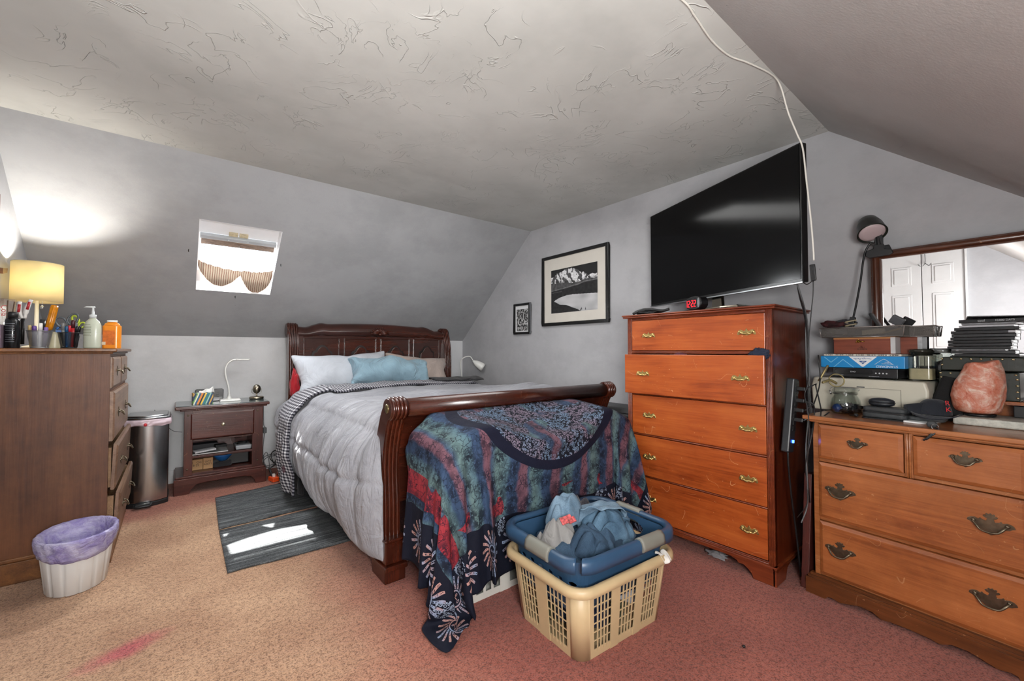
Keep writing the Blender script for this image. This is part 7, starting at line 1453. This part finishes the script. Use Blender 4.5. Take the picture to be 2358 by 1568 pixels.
# jars
def glassmat(name,h,a=.25,rough=.05):
    t=NT(name); tr=t.new('ShaderNodeBsdfTransparent'); t.put(tr.inputs[0],srgb(h)); g=t.new('ShaderNodeBsdfGlossy'); g.inputs['Roughness'].default_value=rough
    lw=t.new('ShaderNodeLayerWeight'); lw.inputs[0].default_value=.35; n=X(t,lw.outputs['Facing'])*.28+t.noise(t.coord('Object'),3,1)*.05+a*.12
    m=t.new('ShaderNodeMixShader'); t.put(m.inputs[0],n.clamp()); t.nt.links.new(tr.outputs[0],m.inputs[1]); t.nt.links.new(g.outputs[0],m.inputs[2]); t.nt.links.new(m.outputs[0],t.out.inputs[0]); return t.m
m_jar=glassmat('jar_glass','#f3f6f5'); m_smoke=glassmat('smoked_glass','#d3d4ce',.2)
cj=dt('candle_jar','square smoked glass candle jar with cream wax and dark lid on the printer','candle',.322,.375,.969)
obj('jar_glass',MB().prism(rrect(.086,.075,.018),.0,.112,'xy'),m_smoke,cj,bevel=.006,seg=3)
obj('wax',MB().prism(rrect(.078,.068,.015),.004,.052,'xy'),plain('cream_wax','#e8dcb8',.5,var=.12,vs=30),cj)
obj('lid',MB().lathe([(.036,.110),(.036,.122),(.042,.124),(.042,.134),(.038,.138),(.001,.139)],(0,0,0),32),plain('jar_lid','#34352f',.2,var=.2,metal=.4),cj)
cj2=dt('candle_jar','round clear jar of dark rolled things behind the smoked candle jar','jar',.375,.440,.969)
obj('jar_glass',MB().lathe([(.001,0),(.034,0),(.037,.006),(.037,.105),(.031,.115),(.031,.125)],(0,0,0),30),m_jar,cj2); obj('lid',MB().lathe([(.033,.122),(.033,.140),(.001,.141)],(0,0,0),30),plain('clear_lid','#8f9290',.15,metal=.5),cj2)
obj('contents',MB().obox((0,0,.045),(.045,.045,.08),(0,0,.3)),m_dark,cj2,bevel=.01)
mj=dt('mason_jar','clear swing-top glass jar of dark bits and a blue cap in front of the printer','jar',.093,.205,.8055)
obj('jar_glass',MB().lathe([(.001,.002),(.048,.001),(.056,.010),(.058,.040),(.055,.065),(.045,.082),(.042,.088),(.046,.092),(.046,.098),(.044,.100),(.041,.098),(.040,.088),(.050,.066),(.054,.04),(.052,.012),(.001,.006)],(0,0,0),44),m_jar,mj)
obj('glass_lid',MB().lathe([(.047,.100),(.049,.104),(.049,.112),(.044,.118),(.001,.119)],(0,0,0),40),m_jar,mj)
obj('wire_clasp',MB().tube([(.046*math.cos(a),.046*math.sin(a),.094) for a in [q*PI/14 for q in range(29)]],.0015,6).tube([(-.046,0,.094),(-.058,-.006,.10),(-.056,-.006,.112),(-.044,0,.121),(.044,0,.121),(.052,0,.11)],.0015,6,cat=3).tube([(-.055,-.006,.085),(-.060,-.008,.105)],.003,6),m_chrome,mj)
solo('marble_scoop',MB().ball(DW(.066,.188,.830),(.020,.020,.020),16),plain('blue_cap','#2c4a86',.3),'round blue cap inside the swing-top jar','cap')
solo('trinket_heap',MB().grid(crumple(DW(.105,.212,.832),(.035,.038,.020),14,amp=.7,fr=5),40,20),plain('trinket_dark','#23262c',.4,var=.6,vs=50),'dark trinkets heaped inside the swing-top jar','trinkets')
# cases
m_cse=plain('grey_pouch','#35383a',.6,var=.25,vs=20,bump=.0008)
k1=dt('zip_case','large grey zipped case lying at the front of the dresser','case',.172,.13,.8055,-3)
obj('case_body',MB().prism(rrect(.155,.085,.022),.003,.026,'xy').prism(rrect(.150,.080,.020),.029,.050,'xy').M(Matrix.Translation((.078,.045,0))),m_cse,k1,bevel=.008,seg=3); obj('zipper',MB().prism(rrect(.154,.084,.021),.025,.030,'xy').M(Matrix.Translation((.078,.045,0))),m_blk,k1)
solo('hard_drive_case',MB().prism(rrect(.17,.10,.01),0,.004,'xy').M(TR(*DW(.265,.165,.8050),RZ)),m_blk,'thin black sleeve beneath the large grey zipped case','sleeve')
k2=dt('zip_case','small dark oval zipped case on top of the large grey one','case',.232,.185,.858,4)
obj('case_body',MB().ball((0,0,.009),(.045,.028,.013),24).ball((0,0,.020),(.045,.028,.015),24),plain('navy_pouch','#22252b',.5,var=.2),k2); obj('zipper',MB().tube([(.0455*math.cos(a),.0285*math.sin(a),.0145) for a in [q*PI/14 for q in range(29)]],.0016,6),m_blk,k2)
solo('earphone',MB().ball(DW(.165,.105,.815),.008,12).tube([DW(.165,.105,.815),DW(.15,.12,.81),DW(.13,.14,.808),DW(.16,.15,.808)],.0018,6,cat=4),m_blk,'small black earphone lying left of the grey zipped case','earphone')
# cap
cp=dt('baseball_cap','dark folded cap with red stitching between the cases and the salt lamp','cap',.395,.20,.8285)
m_cap=fabric('cap_cloth','#23262d',.9,.002,12)
obj('crown',MB().grid(lambda u,v:((.052*math.cos(2*PI*u))*math.cos(v*PI/2)**.7*(1+.06*math.sin(3*u*2*PI)),.045*math.sin(2*PI*u)*math.cos(v*PI/2)**.7,.012+.062*math.sin(v*PI/2)),36,12),m_cap,cp)
obj('folded_side',MB().grid(lambda u,v:(-.055+(.034*math.cos(2*PI*u)),-.01+.03*math.sin(2*PI*u),.010+.04*v+.008*math.cos(2*PI*u)*v),30,6),m_cap,cp,solid=.003)
obj('brim',MB().grid(lambda u,v:(.01+(.058+.018*v)*math.cos(PI+PI*u),-.02-(.030+.030*v)*abs(math.sin(PI*u))**.8,.010+.012*math.cos(u*2*PI)*v),30,6),m_cap,cp,solid=.003)
text('R\nK',.026,plain('red_thread','#c2222a',.6),'stitched_letters',cp,TR(.047,-.030,.050,R(35))@Matrix.Rotation(R(78),4,'X'))
solo('phone',MB().prism(rrect(.075,.14,.01),0,.007,'xy').M(TR(*DW(.365,.175,.8052),RZ+R(-8))),m_wpl,'white phone lying beneath the dark cap','phone',bevel=.002)
solo('game_case',MB().prism(rrect(.11,.09,.012),0,.015,'xy').M(TR(*DW(.375,.205,.8125),RZ+R(4))),m_cse,'flat dark pouch between the cap and the white phone','pouch',bevel=.004)
ky=dt('keychain','black keychain with a fob and strap hanging over the dresser edge','keychain',.435,.02,.806)
obj('fob',MB().ball((-.010,.01,.012),(.016,.010,.014),14),m_cse,ky); obj('key_ring',MB().tube([(.002+.010*math.cos(a),-.006,.006+.011*math.sin(a)) for a in [q*PI/9 for q in range(19)]],.0011,6),m_chrome,ky)
obj('strap',MB().tube([(.004,-.006,.001),(.0,-.024,-.012),(-.012,-.030,-.032),(-.026,-.030,-.046)],[.003,.004,.004,.003],6,cat=4).tube([(.008,-.006,.002),(.010,-.024,-.008),(-.004,-.032,-.026),(-.018,-.032,-.042)],.003,6,cat=4),m_blk,ky)
# speaker, board, salt lamp
solo('speaker',MB().box(-.055,.055,-.02,.02,0,.185,.006,.004).M(TR(*DW(.395,.325,.807),RZ,R(-10),R(14))),plain('speaker_cloth','#0c0c0d',.9,bump=.0008,bs=400),'black cloth-fronted speaker leaning against the printer behind the cap','speaker',bevel=.010)
solo('white_board',MB().box(0,.24,0,.20,0,.030).M(TR(*DW(.443,.228,.8055),RZ+R(1))),plain('worn_white_board','#c6c6bc',.5,dirt=.35,vs=14),'thick worn white slab under the salt lamp at the right of the dresser','board',bevel=.006)
def saltmat():
    t=NT('salt_rock'); v=t.coord('Object'); n=t.noise(v,13,6,.7,1.2); n2=t.noise(v,34,4,.7)
    c=t.ramp(n*.75+n2*.25,[(.36,srgb('#9c4630')),(.44,srgb('#bb7058')),(.50,srgb('#c08673')),(.56,srgb('#cdab9b')),(.64,srgb('#dccdc0'))])
    return t.fin(c,.35,0,t.bump(n2*.5+n,.006),Subsurface_Weight=.3,Subsurface_Radius=(.02,.008,.005),Subsurface_Scale=.6,Emission_Color=srgb('#b0502c'),Emission_Strength=.05)
sl=dt('salt_lamp','orange-pink rock salt lamp with a rounded top on the white slab','lamp',.508,.325,.8365)
def rock(u,v):
    th=2*PI*u; 
    P=[(0,.0),(.02,.058),(.08,.066),(.22,.073),(.36,.069),(.55,.059),(.72,.050),(.86,.044),(.95,.038),(.985,.028),(1,0)]
    r=interp(P,v); k=1+.13*noise.noise(Vector((math.cos(th)*1.3,math.sin(th)*1.3,v*2.6)))+.05*abs(noise.noise(Vector((math.cos(th)*4,math.sin(th)*4,v*8))))
    z=.006+.214*(1-(1-v)**1.7)+(.010*noise.noise(Vector((math.cos(th)*1.5,math.sin(th)*1.5,4)))*v+ .010*math.cos(th)*max(0,v-.7))*min(1,r/.03)
    return (r*1.06*k*math.cos(th)+.020*(v-.5),r*.95*k*math.sin(th),z)
obj('salt_rock',MB().grid(rock,56,40),saltmat(),sl,sub=1); obj('lamp_base',MB().lathe([(.042,0),(.045,.003),(.045,.010)],(-.005,0,0),28),m_blk,sl)
# riser and trunk
m_trk=plain('dark_green_leatherette','#1c2119',.4,var=.2,bump=.0006,bs=90); m_stud=plain('brass_stud','#b9ab86',.25,metal=.9)
solo('wooden_riser',MB().box(0,.25,0,.13,.083,.095).box(0,.012,0,.13,0,.083).box(.238,.25,0,.13,0,.083).box(0,.25,.12,.13,0,.083).M(TR(*DW(.43,.345,.8055),RZ)),mD,'small open wooden riser under the green trunk at the right of the dresser','riser',bevel=.002)
solo('riser_opening_shade',MB().box(0,.08,0,.06,0,.045).M(TR(*DW(.585,.38,.8370),RZ)),m_blk,'black block added as painted shade in the opening of the wooden riser','box',bevel=.002)  # black block painting the dark inside of the riser opening
tk=dt('studded_trunk','dark green studded trunk at the right rear of the dresser carrying disc cases','trunk',.382,.345,.9015)
obj('trunk_body',MB().box(0,.225,0,.125,0,.112),m_trk,tk,bevel=.004); obj('lid',MB().box(.006,.34,-.003,.125,.117,.173,.006,.004),m_trk,tk,bevel=.004)
tk.children[0].data.transform(Matrix.Diagonal((1.0,1,1,1)))
sp_=[(.012+k*.0285,-.0045,.165) for k in range(12)]+[(.006+k*.030,-.001,.104) for k in range(8)]+[(.012,-.0045,.140),(.325,-.0045,.140)]
for k in range(4): sp_+=[(.008,-.001,.086-k*.024),(.219,-.001,.086-k*.024)]
for p in sp_: obj('stud',MB().ball(p,(.0048,.003,.0038),10),m_stud,tk)
# disc case stack
m_case=plain('black_disc_case','#131416',.3,var=.15); m_cclr=plain('clear_disc_case','#77797c',.12,var=.3,vs=30); m_wht=plain('pale_disc_case','#a9aaae',.3)
z=1.0755; N=13
spec=[(.005,.013,0,0,'black disc case at the bottom of the stack on the green trunk'),(-.006,.013,0,2,'black disc case second from the bottom of the stack, slightly cloudy'),(-.004,.006,1,3,'thin clear case low in the stack above two black ones'),(-.016,.0125,0,-1,'black disc case jutting furthest left, just above the thin clear case'),(-.013,.0125,0,1,'plain black disc case fifth from the bottom of the stack'),(-.014,.0125,0,-1,'plain black disc case sixth from the bottom of the stack'),(-.006,.0125,0,0,'black disc case with a notch, seventh from the bottom of the stack'),(-.002,.0135,0,2,'black disc case below the white-edged one in the stack'),(-.004,.0135,2,0,'black disc case with a white right edge in the stack'),(.006,.0135,0,-1,'black disc case just under the two pale cases'),(.020,.009,3,1,'pale grey slim case near the top of the stack'),(.028,.009,1,-2,'clear slim case directly under the lettered one'),(.020,.015,0,-1,'black album case with white lettering near the top of the stack')]
for k,(dx,h,ty,rt,lb) in enumerate(spec):
    o=dt('disc_case',lb,'disc case',.425+dx,.350,z,rt,'disc cases stacked on the green trunk')
    w=.178 if h>.01 else .150
    obj('case_body',MB().box(0,w,0,.115,0,h-.0008),(m_case,m_cclr,m_case,m_wht)[ty],o,bevel=.0014,seg=2)
    if ty==2: obj('white_edge',MB().box(w-.018,w+.0004,-.0005,.1,.002,h-.003),m_wht,o)
    elif h>.012 and k not in (12,0): obj('hinge_slot',MB().box(w-.0002,w+.0006,.012,.035,.003,h-.004).box(w-.03,w-.012,-.0006,0,.004,h-.005),m_blk,o)
    if k==12:
        text('tool',.0125,m_sil,'title_lettering',o,TX(.065,-.0006,.0075)); text('10,000 DAYS',.0095,m_sil,'album_lettering',o,TX(.128,-.0006,.0075))
    z+=h
solo('flat_folder',MB().obox((0,0,.004),(.23,.12,.004),(R(-3),R(2),0)).M(TR(*DW(.575,.405,z),RZ+R(12))),m_case,'thin dark folder topping the disc case stack and sticking out to the right','folder',bevel=.001)
solo('dust_clump',MB().grid(crumple((2.28,1.09,.012),(.03,.045,.014),41,amp=.8,fr=4),30,14),plain('grey_lint','#8d8a8c',.9),'pale lint clump on the carpet under the tall orange chest','lint')
solo('lint_speck',MB().ball((1.66,.70,.006),(.006,.006,.005),8),m_blk,'tiny black speck on the carpet right of the cream basket','lint')
# ================================================================ light and camera
w=bpy.data.worlds.new('World'); SC.world=w; w.use_nodes=True; nt=w.node_tree; bg=nt.nodes['Background']
sky=nt.nodes.new('ShaderNodeTexSky'); sky.sky_type='NISHITA'; sky.sun_disc=False; sky.sun_elevation=R(58); sky.sun_rotation=R(-4)
mix=nt.nodes.new('ShaderNodeMix'); mix.data_type='RGBA'; mix.inputs[0].default_value=.75; nt.links.new(sky.outputs[0],mix.inputs[6]); mix.inputs[7].default_value=(1,1,1,1)
nt.links.new(mix.outputs[2],bg.inputs[0]); bg.inputs[1].default_value=1.6
def light(name,kind,loc,en,col=(1,1,1),tgt=None,**k):
    l=bpy.data.lights.new(name,kind); l.energy=en; l.color=col
    for a,v in k.items(): setattr(l,a,v)
    o=bpy.data.objects.new(name,l); COL.objects.link(o); o.location=loc
    if tgt: look(o,tgt)
    return o
sun=light('sun','SUN',(0,8,10),60.0,(1,.97,.92),angle=R(.6)); sun.rotation_euler=Vector((.052,-.5925,-1)).to_track_quat('-Z','Y').to_euler()
# daylight falling in through the skylight
c=Vector(((ox0+ox1)/2,(oy0+oy1)/2,(zy(oy0)+zy(oy1))/2))
light('skylight_daylight','AREA',tuple(c+nrm*.30),150,(.95,.98,1),tuple(c-nrm),shape='RECTANGLE',size=.60,size_y=.75)
light('lamp_bulb_light','POINT',(-.622,3.55,ZT+.385),30,(1,.95,.86),shadow_soft_size=.03)
# the photographer's bounced flash, plus fill lamps added south and above the bed
light('room_fill','AREA',(.05,-.46,1.15),60,(1,.99,.97),(1.3,3.0,1.35),shape='RECTANGLE',size=.55,size_y=.6)
light('camera_flash','POINT',(.05,-.12,1.40),16,(1,.99,.98),shadow_soft_size=.15)
light('up_flash','SPOT',(.10,.0,1.25),110,(1,.995,.98),(1.0,2.1,2.32),spot_size=R(125),spot_blend=1.0,shadow_soft_size=.12)
light('bed_fill','AREA',(1.1,2.35,2.27),36,(1,.995,.98),(1.1,2.75,0),shape='RECTANGLE',size=1.8,size_y=1.0)  # fill lamp added under the ceiling to brighten the bed end
cam=bpy.data.cameras.new('camera'); co=bpy.data.objects.new('camera',cam); COL.objects.link(co); SC.camera=co
cam.sensor_fit='HORIZONTAL'; cam.sensor_width=36; cam.lens=36*967/2358; cam.clip_start=.02; cam.clip_end=100
a_=math.atan2(1209,967); p_=math.atan2(24,967)
F_=Vector((math.cos(a_)*math.cos(p_),math.sin(a_)*math.cos(p_),math.sin(p_)))
co.location=(0,0,1.10); co.rotation_euler=F_.to_track_quat('-Z','Y').to_euler()
SC.view_settings.view_transform='Standard'; SC.view_settings.look='None'; SC.view_settings.exposure=0; SC.view_settings.gamma=1
cy=SC.cycles
try:
    cy.use_denoising=True; cy.use_adaptive_sampling=True; cy.adaptive_threshold=.09; cy.adaptive_min_samples=12; cy.max_bounces=7; cy.diffuse_bounces=4; cy.glossy_bounces=4; cy.transmission_bounces=6; cy.transparent_max_bounces=16; cy.sample_clamp_indirect=6; cy.caustics_reflective=False; cy.caustics_refractive=False
except Exception as e: print(e)
bpy.context.view_layer.update()
